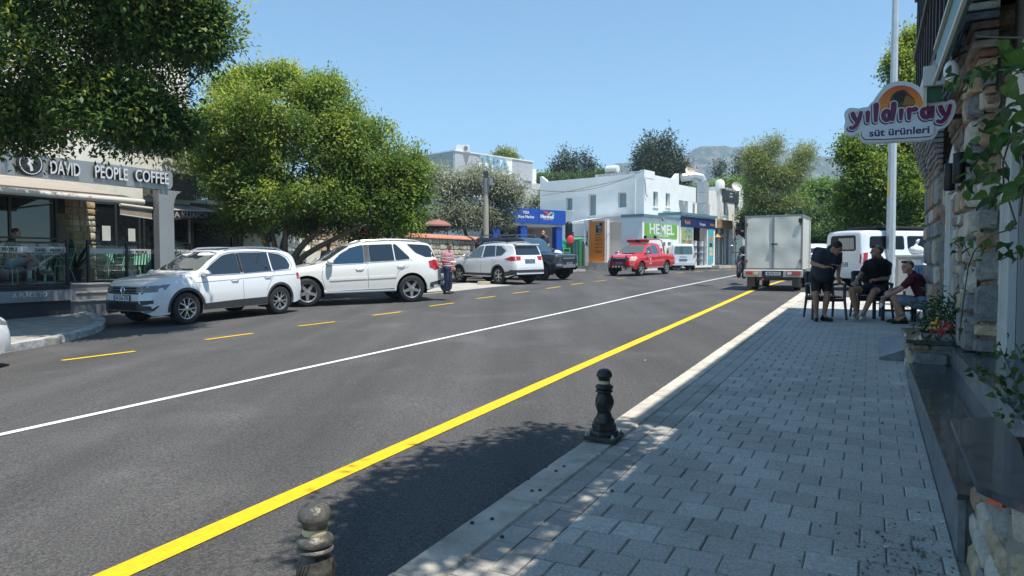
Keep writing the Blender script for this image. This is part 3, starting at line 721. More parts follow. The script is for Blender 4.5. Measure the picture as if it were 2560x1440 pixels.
MB().box((-1.8,1.05,11.72),(.7,.3,.12),M=Matrix()).build('lamp_head',M_GREY,r)
def bollard(loc,label):
 r=thing('bollard',label,'bollard',loc,ROADROT,'cast iron bollards along the kerb');r.scale=(.93,.93,.83)
 body=MB();body.box((0,0,.035),(.25,.25,.035),bevel=.01)
 body.lathe([(.118,.05),(.12,.07),(.115,.095),(.10,.10)],8)
 body.lathe([(.098,.10),(.10,.115),(.098,.15),(.085,.158)],8)
 body.build('base',M_IRON,r,sharp=25)
 sh=MB();sh.lathe([(.08,.158),(.082,.175),(.078,.19),(.065,.205),(.055,.235),(.056,.245),(.05,.25),(.058,.27),(.068,.30),(.071,.33),(.067,.37),(.055,.405),(.05,.415),(.064,.425),(.069,.433),(.064,.443),(.055,.447),(.066,.456),(.07,.468),(.062,.485),(.046,.495),(.044,.50)],28)
 sh.build('shaft',M_IRON,r,sharp=50)
 MB().lathe([(.0455,.497),(.0462,.50),(.0462,.521),(.0455,.524)],24,close=False).build('reflective_band',mat('cream_band',(.62,.55,.33),.5,var=.1,vscale=30),r)
 MB().lathe([(.044,.524),(.05,.545),(.054,.556),(.0615,.56),(.0625,.568),(.06,.585),(.05,.608),(.034,.623),(.018,.629),(.003,.631)],28).build('cap',M_IRON,r,sharp=60)
 for sx,sy in((1,1),(-1,1),(1,-1),(-1,-1)):
  b=MB();b.lathe([(.016,0),(.016,.012),(.008,.014),(.008,.03)],6,Matrix.Translation((sx*.105,sy*.105,.052)));b.build('bolt',M_STEEL,r)
 leafs=MB()
 for k in range(3):
  for a0 in(0,2.1,4.2):
   pts=[((.0715-.003*abs(i-2))*math.cos(a0+.25*k+i*.10),(.0715-.003*abs(i-2))*math.sin(a0+.25*k+i*.10),.29+i*.022+k*.008)for i in range(5)]
   leafs.tube(pts,[.002,.004,.005,.004,.002],5)
 leafs.build('relief',M_IRON,r)
 return r
M_IRON=mat('cast_iron',(.022,.023,.025),.38,metal=.2,var=.35,vscale=25,bump=.25,bscale=60,col2=(.05,.05,.048))
pb=G(1510,1100,'w')
b1=bollard(pb,'black cast iron bollard with full base plate on the sunny kerb edge')
pb2=D(787,1290,2.46);st2=ST(pb2.x,pb2.y)
b2=copytree(b1);b2.location=(pb2.x,pb2.y,Hw(st2[0])+.0);b2['label']='near dusty bollard cut off at the bottom edge, only its head showing'
M_IRON2=mat('dusty_iron',(.022,.023,.022),.42,metal=.2,var=.5,vscale=16,bump=.3,bscale=60,col2=(.095,.092,.082))
for ch in b2.children:
 if ch.name.startswith(('shaft','cap')):ch.data=ch.data.copy();ch.data.materials[0]=M_IRON2
cb=D(2271,745,16.6);cb.z=Hw(17)
r=thing('utility_cabinet','pale grey street cabinet behind the crouched man','cabinet',cb,ROADROT)
M_CAB=mat('cabinet_grey',(.5,.5,.47),.5,var=.05)
MB().box((0,0,.58),(.55,.36,1.14),bevel=.01).build('body',M_CAB,r)
MB().box((0,0,1.175),(.60,.42,.05),bevel=.01).build('lid',M_CAB,r)
MB().box((0,-.192,.6),(.46,.02,.98),bevel=.006).build('door',M_CAB,r)
MB().box((.18,-.21,.65),(.02,.02,.1)).build('handle',M_BLACK,r)
r=thing('plastic_bag','knotted white plastic bag lying on top of the grey cabinet','bag',cb+Vector((.16,-.0,1.20)))
blob('bag',[('e',(0,0,.10),(.17,.13,.11)),('e',(.06,0,.08),(.15,.12,.08)),('c',(-.02,0,.18),.05,(0,0,.26),.02),('e',(.02,0,.3),(.04,.03,.05)),('e',(.05,0,.34),(.03,.02,.03))],mat('bag_plastic',(.62,.68,.76),.35,var=.12,vscale=14,bump=.8,bscale=25),r,.015,1)
r=thing('blue_bin','blue ribbed bin standing against the stone wall behind the crouched man','bin',D(2322,740,16.2)*1,ROADROT);r.location.z=Hw(15)
m=MB();m.lathe([(.24,0),(.28,.95),(.3,.97),(.3,1.0)],20);m.build('bin_body',mat('blue_plastic',(.02,.10,.22),.4),r)
for k in range(10):MB().tube([(.255*math.cos(k*.628),.255*math.sin(k*.628),.05),(.285*math.cos(k*.628),.285*math.sin(k*.628),.93)],.008,4).build('rib',MATS['blue_plastic'],r)
M_CREAM=mat('cream_render',(.80,.76,.66),.85,var=.08,vscale=2,bump=.15,bscale=60)
M_SILVER=mat('silver_panel',(.33,.34,.355),.35,metal=.35,var=.06,vscale=1.5)
M_NAVYP=mat('dark_plinth',(.03,.035,.045),.5,var=.2,vscale=3)
M_GLASS=None
def clear_glass(name='clear_glass',tint=(.75,.85,.85)):
 m=bpy.data.materials.new(name);m.use_nodes=True;nt=m.node_tree;nt.nodes.remove(nt.nodes['Principled BSDF']);L=nt.links.new
 t=nt.nodes.new('ShaderNodeBsdfTransparent');t.inputs[0].default_value=(*tint,1);g=nt.nodes.new('ShaderNodeBsdfGlossy');g.inputs['Roughness'].default_value=.02
 f=nt.nodes.new('ShaderNodeFresnel');f.inputs[0].default_value=1.5;mx=nt.nodes.new('ShaderNodeMixShader')
 L(f.outputs[0],mx.inputs[0]);L(t.outputs[0],mx.inputs[1]);L(g.outputs[0],mx.inputs[2]);L(mx.outputs[0],nt.nodes['Material Output'].inputs[0]);return m
M_GLASS=clear_glass()
M_FROST=mat('frosted_band',(.42,.45,.47),.5)
M_TAUPE=mat('awning_taupe',(.33,.28,.24),.85,var=.08,vscale=6,bump=.15,bscale=8)
M_BROWNF=mat('awning_brown',(.085,.065,.055),.85,var=.1,vscale=6)
M_CASE=mat('awning_case',(.55,.52,.46),.45)
M_TILE=mat('stone_tread',(.17,.175,.18),.6,var=.15,vscale=5)
M_MINT=mat('mint_metal',(.22,.47,.34),.4)
zF=.80
def tx(name,t_,px0,px1,py,tt,size,m,parent,ext=.02,off=0,narrow=None,up=.03):
 a,b=onT(px0,py,tt),onT(px1,py,tt);c=(a+b)/2
 me=text_mesh(t_,size,ext,off);w_=max(v.co.x for v in me.vertices)-min(v.co.x for v in me.vertices)
 me.transform(Matrix.Diagonal(((b-a).length/w_,1,1,1)));me.transform(frame(c+V*up,U,(0,0,1)));me.name=name
 return link(name,me,m,parent,True)
cafe=thing('cafe_building','cream rendered cafe building with dark glazed front behind the glass terrace','building',RP(-21,8,.2))
w=MB();rb(w,-29,-21,-2,17.2,3.3,9.5);w.build('wall',M_CREAM,cafe,True)
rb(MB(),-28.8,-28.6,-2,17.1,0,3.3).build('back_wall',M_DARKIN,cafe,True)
rb(MB(),-29,-21.02,-2,17.2,3.2,3.29).build('soffit',M_GREY,cafe,True)
rb(MB(),-29,-21,17.0,17.2,.2,3.2).build('end_wall',M_CREAM,cafe,True)
for s0,s1 in((3,5.3),(5.4,7.6),(7.7,9.9),(10.0,12.6),(13.5,15.2),(15.3,17.0)):
 g=rb(MB(),-20.95,-20.9,s0,s1,zF,3.18).build('window',M_DKGLASS,cafe,True)
 f=MB();
 for q in(s0,s1-.06,(s0+s1)/2):rb(f,-20.897,-20.86,q,q+.06,zF,3.18)
 rb(f,-20.898,-20.865,s0+.06,s1-.06,3.1,3.17);f.build('frame',M_DKMETAL,g,False)
for px0,px1,y0,y1 in((256,276,565,603),(321,338,572,603)):
 a,b=onT(px0,y1,-20.84),onT(px1,y0,-20.84)
 m=MB();m.poly([a,Vector((b.x,b.y,a.z)),b,Vector((a.x,a.y,b.z))]);m.build('paper_notice',mat('notice_white',(.6,.6,.58),.7),cafe,True)
core=rb(MB(),-20.895,-20.58,12.85,13.5,.8,3.2).build('pillar_core',M_MORTAR,cafe,True)
BUFF=[mat('buff_stone',(.46,.37,.24),.85,var=.2,vscale=8,bump=.6),mat('pale_stone',(.52,.47,.36),.85,var=.18,vscale=8,bump=.6),mat('ochre_stone',(.40,.29,.16),.85,var=.22,vscale=8,bump=.6)]
def leftM(t,s,z):return Matrix(((U.x,-V.x,0,RP(t,s).x),(U.y,-V.y,0,RP(t,s).y),(0,0,1,z),(0,0,0,1)))
masonry(cafe,leftM(-20.57,12.83,.82),.70,2.36,BUFF,(.09,.26),(.12,.34),.06,.02,31)
masonry(cafe,endM(-20.9,12.84,.82),.32,2.36,BUFF,(.09,.26),(.12,.3),.05,.02,32)
rb(MB(),-20.97,-20.8,15.4,17.3,3.45,4.3).build('panel',mat('grey_panel',(.13,.125,.105),.7),cafe,True)
wn_=rb(MB(),-20.99,-20.95,14.2,16.6,5.6,6.8).build('window',M_DKGLASS,cafe,True)
m=MB();rb(m,-20.98,-20.8,14.0,16.8,5.35,5.5);rb(m,-20.98,-20.88,14.0,16.8,6.8,6.9);m.build('sill',M_PLAST,wn_,False)
wn_=rb(MB(),-20.99,-20.95,8.2,10.6,5.6,6.8).build('window',M_DKGLASS,cafe,True)
ter=thing('terrace','raised cafe terrace with dark plinth, silver lettered band and stone steps','terrace',RP(-18.5,10,.2))
rb(MB(),-20.9,-17.42,2,10.78,-.2,.78).build('plinth',M_NAVYP,ter,True)
rb(MB(),-20.9,-18.85,10.785,17,-.2,.78).build('plinth',M_NAVYP,ter,True)
rb(MB(),-20.85,-17.36,2,10.8,.782,.81).build('floor',M_TILE,ter,True)
rb(MB(),-20.85,-18.8,10.805,17,.782,.811).build('floor',M_TILE,ter,True)
for k in range(3):
 z1=.4+.2*k-.01
 rb(MB(),-18.85,-17.5-.34*k,10.785,12.9-.25*k,-.1+(.0 if k==0 else z1-.19),z1-.03).build('riser',M_TILE,ter,True)
 rb(MB(),-18.85,-17.47-.34*k,10.785,12.93-.25*k,z1-.029,z1).build('step',mat('pale_tread',(.27,.27,.26),.6,var=.12,vscale=4),ter,True)
m=MB();rb(m,-17.415,-17.33,3,10.86,.43,.685);m.build('band',M_SILVER,ter,True)
tx('lettering','A PLACE TO',31,118,738,-17.32,.15,M_FRAME,ter,.004,.002,up=.008)
def railing(t,s0,s1,posts,label,words):
 r=thing('glass_railing',label,'railing',RP(t,(s0+s1)/2,zF))
 for q in posts:rb(MB(),t-.03,t+.03,q-.03,q+.03,.80,1.89).build('post',M_BLACK,r,True)
 rb(MB(),t-.035,t+.035,s0,s1,1.89,1.93).build('top_rail',M_BLACK,r,True)
 rb(MB(),t-.02,t+.02,s0,s1,1.80,1.83).build('rail',M_BLACK,r,True)
 rb(MB(),t-.025,t+.025,s0,s1,.79,.84).build('bottom_rail',M_BLACK,r,True)
 ps=sorted(posts)
 for a,b in zip(ps,ps[1:]):
  m=MB();m.poly([RP(t,a+.03,.84),RP(t,b-.03,.84),RP(t,b-.03,1.8),RP(t,a+.03,1.8)]);g=m.build('pane',M_GLASS,r,True)
  m=MB();m.poly([RP(t+.006,a+.03,1.575),RP(t+.006,b-.03,1.575),RP(t+.006,b-.03,1.715),RP(t+.006,a+.03,1.715)]);m.build('frosted_band',M_FROST,g,False)
 for wd,p0,p1,py in words:tx('lettering',wd,p0,p1,py,t,.115,M_BLACK,r,.001,.003,up=.011)
railing(-17.38,3,10.76,[3,5,7,9.1,10.7],'glass balustrade with frosted band in front of the seated cafe guest',[('PEOPLE',4,43,624),('DAVID',87,115,626),('PEOPLE',125,160,627)])
railing(-18.8,12.1,15.4,[12.13,13.25,14.5,15.37],'shorter glass balustrade beside the terrace steps behind the first white car',[('DAVID',308,334,631),('PEOPLE',338,366,631),('DAVID',400,422,632),('PEOPLE',427,452,632)])
fa=thing('cafe_sign','silver fascia sign with raised cafe lettering and round dark logo','sign',RP(-18.4,11,3.4))
zb,zt_=3.43,3.97
pr=[(s_,z_)for s_,z_ in((4,zb),(14.15,zb),(14.33,zb+.04),(14.4,zb+.15),(14.4,zt_-.06),(14.35,zt_),(4,zt_))]
m=MB(RD@Matrix(((0,0,1,-18.55),(1,0,0,0),(0,1,0,0),(0,0,0,1))));m.prism(pr,0,.25);m.build('fascia',M_SILVER,fa,True)
M_LET=mat('letter_face',(.66,.68,.70),.4);M_LETS=mat('letter_return',(.05,.055,.07),.5)
for wd,p0,p1,py in(('DAVID',120,194,424),('PEOPLE',232,313,435),('COFFEE',333,416,445)):
 tx('letter_back',wd,p0,p1,py,-18.3,.46,M_LETS,fa,.045,.005,up=.05)
 tx('lettering',wd,p0,p1,py,-18.3,.46,M_LET,fa,.004,.005,up=.101)
c=onT(72,409,-18.3)
lg=MB(frame(c,U,(0,0,1)));lg.lathe([(.30,0),(.30,.08),(.285,.085)],32);disc=lg.build('logo_disc',M_NAVYP,fa,True)
MB(frame(c,U,(0,0,1))).lathe([(.265,.086),(.265,.090),(.245,.090),(.245,.086)],32,close=False).build('ring',M_LET,disc,False)
m=MB(frame(c,U,(0,0,1)));
m.prism([(-.02,-.19),(.05,-.17),(.03,-.05),(.09,.03),(.06,.10),(.0,.08),(-.08,.16),(-.05,.04),(-.09,-.02),(-.03,-.08)],.086,.092)
m.prism([(-.16,.11),(.15,.15),(.16,.17),(-.15,.14)],.093,.096);m.build('emblem',M_LET,disc,False)
sa,sb=ST(*onT(381,560,-18.6).xy)[0],ST(*onT(418,560,-18.6).xy)[0]
pr=[(sa,.8),(sb,.8),(sb,3.0),(sb+.05,3.2),(sb+.12,3.33),(sb+.28,3.428),(sa,3.428)]
m=MB(RD@Matrix(((0,0,1,-18.55),(1,0,0,0),(0,1,0,0),(0,0,0,1))));m.prism(pr,0,.25);m.build('column',M_SILVER,fa,True)
aw=thing('awning','long taupe awning with cream front tube below the cafe sign','awning',RP(-18.6,9,3.0))
MB().tube([RP(-17.9,3,2.99),RP(-17.9,13.15,2.99)],.075,14).build('front_tube',M_CASE,aw,True)
m=MB();n=10
for i in range(n):
 a,b=3+i*1.02,3+(i+1)*1.02
 m.poly([RP(-17.93,a,3.05),RP(-17.93,b,3.05),RP(-20.95,b,3.62),RP(-20.95,a,3.62)])
m.build('cloth',M_TAUPE,aw,True)
for q in(5.2,9.2,12.9):MB().tube([RP(-20.9,q,3.3),RP(-19.4,q+.5,3.12),RP(-17.95,q,2.97)],.03,6).build('arm',M_CASE,aw,True)
aw=thing('awning','small half rolled brown awning behind the silver column','awning',RP(-19.5,14,2.8))
a,b=onT(300,512,-19.6),onT(380,522,-19.6)
MB().tube([a,b],.05,10).build('case',M_CASE,aw,True)
m=MB();m.poly([a-Vector((0,0,.03)),b-Vector((0,0,.03)),b-Vector((0,0,.30)),a-Vector((0,0,.27))]);m.build('valance',M_TAUPE,aw,True)
MB().tube([a-Vector((0,0,.28)),b-Vector((0,0,.31))],.018,8).build('bar',M_CASE,aw,True)
aw=thing('awning','brown awning with hairdresser lettering on its valance','awning',RP(-19.5,17,2.8))
A=D(400,498,24.2);B_=D(478,505,27.5);Cc=D(546,530,25.6);Dd=D(395,523,21.6)
m=MB();m.poly([Dd,Cc,B_+Vector((0,0,.1)),A+Vector((0,0,.25))]);m.build('cloth',M_TAUPE,aw,True)
m=MB();dz=Vector((0,0,.30));m.poly([Dd-dz,Cc-dz,Cc,Dd]);m.poly([Cc-dz,B_-dz*.3,B_+Vector((0,0,.1)),Cc]);m.build('valance',M_BROWNF,aw,True)
MB().tube([Dd,Cc,B_+Vector((0,0,.1))],.03,8).build('front_bar',M_CASE,aw,True)
r_=(Cc-Dd).normalized();n_=r_.cross(Vector((0,0,1)))
me=text_mesh('KA KUAFÖR',.26,.003,.006);wd=max(v.co.x for v in me.vertices)-min(v.co.x for v in me.vertices)
P0=Dd+(Cc-Dd)*.16;P1=Dd+(Cc-Dd)*.80
me.transform(Matrix.Diagonal(((P1-P0).length/wd,1,1,1)));me.transform(frame((P0+P1)/2-Vector((0,0,.15))+n_*.012,r_,(0,0,1)))
link('lettering',me,mat('letter_grey',(.45,.45,.44),.6),aw,True)
hb=thing('hairdresser_building','dark shop front under the brown awning beside the outside stairs','building',RP(-21.5,19,.4))
rb(MB(),-26,-21.3,17.25,20.6,.0,3.4).build('wall',mat('shade_wall',(.20,.18,.15),.85,var=.1),hb,True)
g=rb(MB(),-21.3,-21.25,17.6,19.0,.8,2.7).build('door',M_DKGLASS,hb,True)
rb(MB(),-21.3,-21.22,19.2,20.4,1.1,2.6).build('window',M_DKGLASS,hb,True)
rb(MB(),-26,-21.2,17.25,20.6,3.4,3.55).build('roof_slab',M_CREAM,hb,True)
stt=thing('stairway','outside stairway with cream wall and white metal handrail','stairs',RP(-21,22,.5))
for k in range(9):
 rb(MB(),-22.6,-20.9,21.0+.3*(8-k),21.0+.3*(9-k),.3,.55+.2*k).build('step',M_CREAM,stt,True)
for i in range(10):
 q=21.1+i*.28;z=2.35-.2*i*.93
 rb(MB(),-20.86,-20.84,q,q+.03,z-.0,z+.95).build('baluster',M_FRAME,stt,True)
MB().tube([RP(-20.85,21,3.4),RP(-20.85,23.9,1.45)],.035,8).build('handrail',M_FRAME,stt,True)
rb(MB(),-20.9,-20.8,20.7,20.95,.4,3.2).build('gate_post',M_FRAME,stt,True)
for i in range(6):rb(MB(),-20.88,-20.85,19.6+i*.18,19.64+i*.18,1.9,3.1).build('baluster',M_FRAME,stt,True)
rb(MB(),-26,-22.6,20.6,24,0,2.6).build('side_wall',M_CREAM,stt,True)
WST=[mat('wall_stone_buff',(.46,.38,.28),.88,var=.22,vscale=7,bump=.7),mat('wall_stone_pale',(.54,.48,.39),.88,var=.2,vscale=7,bump=.7),mat('wall_stone_rust',(.40,.27,.18),.88,var=.25,vscale=7,bump=.7)]
rw=thing('retaining_wall','cream render wall with rough stone above it behind the tree','wall',RP(-19,21,.4))
rb(MB(),-19.6,-19.2,18.5,26.2,.1,1.75).build('base',M_CREAM,rw,True)
rb(MB(),-19.9,-19.45,21.5,26.2,1.75,2.75).build('core',M_MORTAR,rw,True)
rb(MB(),-19.9,-19.45,18.5,21.4,1.75,2.7).build('upper',M_CREAM,rw,True)
masonry(rw,leftM(-19.44,21.5,1.76),4.7,.98,WST,(.16,.32),(.2,.45),.09,.022,41)
M_MORTL=mat('pale_mortar',(.42,.37,.30),.95,var=.2,vscale=8,bump=.4)
sw=thing('stone_wall','pale rubble wall with a red tile capping behind the striped man','wall',RP(-18.5,30,.5))
rb(MB(),-19.0,-18.6,26.3,33.6,.1,2.42).build('core',M_MORTL,sw,True)
masonry(sw,leftM(-18.58,26.3,.5),7.3,1.92,WST[:2],(.14,.36),(.2,.5),.09,.02,42,keep=None)
masonry(sw,endM(-18.95,26.28,.5),.36,1.9,WST[:2],(.2,.38),(.2,.36),.09,.03,43)
M_RTILE=mat('roof_tile',(.50,.21,.13),.75,var=.2,vscale=6)
for i in range(38):
 q=26.25+i*.195
 m=MB();vs=[]
 for t_,zz_ in((-18.42,2.42),(-18.8,2.60),(-19.18,2.42)):
  for k in range(5):
   a=math.pi*k/4;vs.append(RP(t_,q+.1-.1*math.cos(a),zz_+.055*math.sin(a)))
 m.add(vs,[(r*5+k,r*5+k+1,(r+1)*5+k+1,(r+1)*5+k)for r in range(2)for k in range(4)]+[(0,1,2,3,4)],True)
 m.build('tile',M_RTILE,sw,True)
rb(MB(),-19.1,-18.5,26.25,33.65,2.40,2.43).build('bedding',M_RTILE,sw,True)
fe=thing('wire_fence','low white wire mesh fence between the tree and the motorcyclist','fence',RP(-17,21,.3))
for i in range(34):MB().tube([RP(-18.3,19+i*.12,.35),RP(-18.3,19+i*.12,1.25)],.006,4).build('wire',M_FRAME,fe,True)
for i in range(5):MB().tube([RP(-18.3,19,.45+i*.18),RP(-18.3,23,.45+i*.18)],.006,4).build('wire',M_FRAME,fe,True)
for px,py,cn,c,lab in((772,572,'sky blue',(.05,.25,.5),'sky blue bell lantern hanging under the middle branch'),(762,588,'yellow',(.6,.42,.02),'yellow lantern just under the blue one in the tree'),(690,578,'brown',(.22,.10,.05),'brown gourd lantern between the tree trunks'),(663,600,'yellow',(.6,.42,.02),'small yellow lantern low beside the left trunks'),(908,577,'red',(.5,.05,.04),'red lantern hanging in the right part of the big tree')):
 p=D(px,py,24.3);r=thing('lantern',lab,'lantern',p,0,'lanterns hanging in the tree')
 MB().lathe([(.02,.12),(.05,.06),(.13,-.02),(.15,-.08),(.12,-.1)],14).build('shade',mat('lantern_'+cn.replace(' ','_'),c,.4),r)
 MB().tube([(0,0,.1),(0,0,.9)],.008,4).build('cord',M_BLACK,r)
gu=thing('guitar_ornament','dark guitar shaped ornament hanging between the tree trunks','ornament',D(672,598,24.2))
blob('body',[('e',(0,0,0),(.12,.04,.13)),('e',(0,0,.17),(.09,.035,.09)),('c',(0,0,.2),.022,(-.02,0,.5),.018)],mat('dark_violet',(.03,.02,.05),.4),gu,.015)
def chair_mint(loc,rz,lab):
 r=thing('terrace_chair',lab,'chair',loc,rz,'mint green metal chairs on the cafe terrace')
 w_=.23
 for sx in(-1,1):
  x=sx*w_
  MB().tube([(x,.22,.0),(x*.93,.21,.42),(x*.93,-.20,.44),(x*.93,-.33,.86)],.013,6).build('side_frame',M_MINT,r)
  MB().tube([(x*1.05,-.30,0),(x*.93,-.16,.43)],.013,6).build('leg',M_MINT,r)
  MB().tube([(x*1.0,.2,.43),(x*1.1,.16,.63),(x*1.08,-.25,.66)],.011,6).build('armrest',M_MINT,r)
 MB().tube([(-w_*.93,-.33,.86),(-w_*.7,-.345,.90),(w_*.7,-.345,.90),(w_*.93,-.33,.86)],.013,6).build('top_rail',M_MINT,r)
 MB().tube([(-w_*.93,.2,.43),(w_*.93,.2,.43)],.012,6).build('front_rail',M_MINT,r)
 for i in range(5):
  x=-w_*.7+i*w_*.35
  MB().add([(x-.022,.21,.445),(x+.022,.21,.445),(x+.022,-.19,.45),(x-.022,-.19,.45),(x-.022,-.215,.49),(x+.022,-.215,.49),(x+.022,-.34,.88),(x-.022,-.34,.88)],[(0,1,2,3),(3,2,5,4),(4,5,6,7)]).build('slat',M_MINT,r)
 return r
c0=None
for(px,Yv,rz,lab)in((12,17.9,-1.2,'mint metal chair of the seated cafe guest'),(148,19.3,2.6,'mint chair behind the glass left of the steps, turned to the wall'),(200,20.6,3.3,'mint slatted chair showing its back above the terrace steps'),(258,20.6,3.0,'mint chair behind the black railing post right of the steps'),(290,21.6,2.2,'mint chair half hidden behind the railing chair'),(352,21.4,3.4,'mint chair nearest the silver column'),(100,19.9,1.0,'mint chair across the table from the cafe guest'),(330,22.4,.4,'mint chair at the back by the dark window')):
 p=D(px,700,Yv);p.z=.812
 if c0 is None:c0=chair_mint(p,rz,lab)
 else:q=copytree(c0);q.location=p;q.rotation_euler.z=rz;q['label']=lab
for px,Yv,lab in((112,18.6,'round mint bistro table in front of the cafe guest'),(322,21.0,'round mint bistro table behind the shorter balustrade')):
 p=D(px,700,Yv);p.z=.812;r=thing('bistro_table',lab,'table',p,0,'round mint cafe tables')
 MB().lathe([(.34,.72),(.35,.73),(.35,.745),(.34,.75)],24).build('tabletop',M_MINT,r)
 MB().tube([(0,0,0),(0,0,.72)],.025,8).build('stem',M_MINT,r);MB().lathe([(.22,0),(.2,.02),(.03,.03)],20).build('foot',M_MINT,r)
p=D(317,690,20.9);p.z=.81
r=thing('white_crate','white ribbed crate standing under the bistro table by the car','crate',p,ROADROT)
m=MB();m.box((0,0,.14),(.42,.3,.28),bevel=.01);m.build('box',M_FRAME,r)
for k in range(6):MB().box((-.17+.068*k,-.155,.14),(.03,.012,.24)).build('rib',M_PLAST,r)
def spiky(name,lab,loc,n,L_,lm,w0=.05,seed=1,pot=True,arch=.6):
 r=thing(name,lab,'plant',loc);rg=random.Random(seed)
 if pot:MB().lathe([(.14,0),(.2,.3),(.21,.32),(.18,.32),(.17,.28)],18).build('pot',M_DKMETAL,r)
 for i in range(n):
  a=rg.uniform(0,6.28);el=rg.uniform(.5,1.4);m=MB();vs=[]
  for k in range(6):
   q=k/5;rr=L_*q*math.cos(el)*(1+.2*q);z=.3*pot+L_*(q*math.sin(el)-arch*q*q*.35);wv=w0*(1-q)**.6*(.4+q if q<.3 else 1)
   vs+=[(rr*math.cos(a)-wv*math.sin(a),rr*math.sin(a)+wv*math.cos(a),z),(rr*math.cos(a)+wv*math.sin(a),rr*math.sin(a)-wv*math.cos(a),z)]
  m.add(vs,[(2*k,2*k+1,2*k+3,2*k+2)for k in range(5)]).build('leaf',lm,r)
 return r
M_PALM=mat('palm_leaf',(.06,.14,.04),.4,var=.3,vscale=4)
p=D(430,640,21.8);p.z=1.0;spiky('potted_palm','spiky green palm in a pot beside the silver column',p,22,.75,M_PALM,.035,3)
p=D(187,640,19.9);p.z=.82;spiky('potted_plant','broad leaved dark plant in front of the stone pillar',p,9,1.2,mat('dark_leaf',(.025,.05,.025),.4),.09,5)
def ridge(name,Yd,px0,px1,prof,depth,m,seed,n=150,rows=40):
 vs=[];fs=[]
 xs=[px0+(px1-px0)*i/n for i in range(n+1)]
 for j in range(rows+1):
  q=j/rows
  for i,px in enumerate(xs):
   yy=np.interp(px,[p[0]for p in prof],[p[1]for p in prof]);top=D(px,yy,Yd).z
   Y_=Yd-depth*(1-q)if j<=rows else Yd
   x=(px-1280)/F*Yd
   z=top*(q**1.15)
   nz=noise.fractal(Vector((x/90,Y_/90,seed)),1,2,6)
   z+=nz*depth*.05*math.sin(math.pi*min(q,.93))+(noise.noise(Vector((x/18,q*5,seed)))*top*.012 if q==1 else 0)
   vs.append((x,Y_,z-2))
 W_=n+1
 for j in range(rows):
  for i in range(n):fs.append((j*W_+i,j*W_+i+1,(j+1)*W_+i+1,(j+1)*W_+i))
 b=len(vs)
 for i in range(W_):x,y,z=vs[rows*W_+i];vs.append((x,y+depth,-2))
 for i in range(n):fs.append((rows*W_+i,rows*W_+i+1,b+i+1,b+i))
 me=bpy.data.meshes.new(name);me.from_pydata(vs,[],fs);me.polygons.foreach_set('use_smooth',[True]*len(fs));me.update()
 o=link(name,me,m);o['kind']='structure';return o
def hill_mat(name,a,b_,scale):
 m=bpy.data.materials.new(name);m.use_nodes=True;nt=m.node_tree;b=nt.nodes['Principled BSDF'];L=nt.links.new
 g=nt.nodes.new('ShaderNodeNewGeometry');n=nt.nodes.new('ShaderNodeTexNoise');n.inputs['Scale'].default_value=scale;n.inputs['Detail'].default_value=9;n.inputs['Roughness'].default_value=.72
 mp=nt.nodes.new('ShaderNodeMapping');mp.inputs['Scale'].default_value=(1,.35,1.1);L(g.outputs['Position'],mp.inputs[0]);L(mp.outputs[0],n.inputs['Vector'])
 r=nt.nodes.new('ShaderNodeValToRGB');e=r.color_ramp.elements;e[0].position=.49;e[0].color=(*a,1);e[1].position=.68;e[1].color=(*b_,1)
 L(n.outputs['Fac'],r.inputs[0]);L(r.outputs[0],b.inputs['Base Color']);b.inputs['Roughness'].default_value=.95;b.inputs['Specular IOR Level'].default_value=.1;return m
M_HILL=hill_mat('hillside',(.05,.075,.045),(.36,.28,.21),.045)
ridge('mountain',1500,1480,2140,[(1480,425),(1540,405),(1600,396),(1680,410),(1710,385),(1735,366),(1760,361),(1800,362),(1850,368),(1920,372),(1990,380),(2040,388),(2080,392),(2140,398)],420,M_HILL,3)
ridge('far_hills',1750,200,2700,[(200,520),(700,500),(1200,470),(1500,440),(1900,400),(2200,395),(2500,430),(2700,460)],300,M_HILL,9)
hz=MB();hz.bb((-1700,-30,-40),(1700,2250,330));o=hz.build('haze',None);
hm=bpy.data.materials.new('haze');hm.use_nodes=True;nt=hm.node_tree;nt.nodes.remove(nt.nodes['Principled BSDF'])
pv_=nt.nodes.new('ShaderNodeVolumePrincipled');pv_.inputs['Color'].default_value=(.62,.80,1,1);pv_.inputs['Density'].default_value=.00045;pv_.inputs['Anisotropy'].default_value=.1
nt.links.new(pv_.outputs[0],nt.nodes['Material Output'].inputs['Volume']);o.data.materials.append(hm);o['kind']='stuff'
bpy.data.objects['ground'].hide_render=False
def opening_wall(w,h,th,ops):
 """wall panel in x-z plane (front at y=0, thickness to +y) with rectangular openings [(x0,x1,z0,z1)]"""
 xs=sorted({0,w,*[o[0]for o in ops],*[o[1]for o in ops]});zs=sorted({0,h,*[o[2]for o in ops],*[o[3]for o in ops]})
 m=MB()
 inside=lambda x,z:any(o[0]<x<o[1]and o[2]<z<o[3]for o in ops)
 for a,b in zip(xs,xs[1:]):
  run=None
  for c,d in zip(zs,zs[1:]):
   if inside((a+b)/2,(c+d)/2):
    if run is not None:m.bb((a,0,run),(b,th,c));run=None
   elif run is None:run=c
  if run is not None:m.bb((a,0,run),(b,th,h))
 return m
def wallframe(p,d):
 d=Vector((d[0],d[1],0)).normalized();inn=Vector((-d.y,d.x,0))
 return Matrix(((d.x,inn.x,0,p[0]),(d.y,inn.y,0,p[1]),(0,0,1,p[2]if len(p)>2 else 0),(0,0,0,1)))
M_WHITEW=mat('white_wall',(.84,.82,.77),.85,var=.06,vscale=.9,bump=.12,bscale=20,col2=(.82,.81,.78))
M_WGLASS=mat('window_glass',(.17,.20,.22),.12,coat=.4)
M_WFR=mat('white_pvc',(.72,.72,.71),.4)
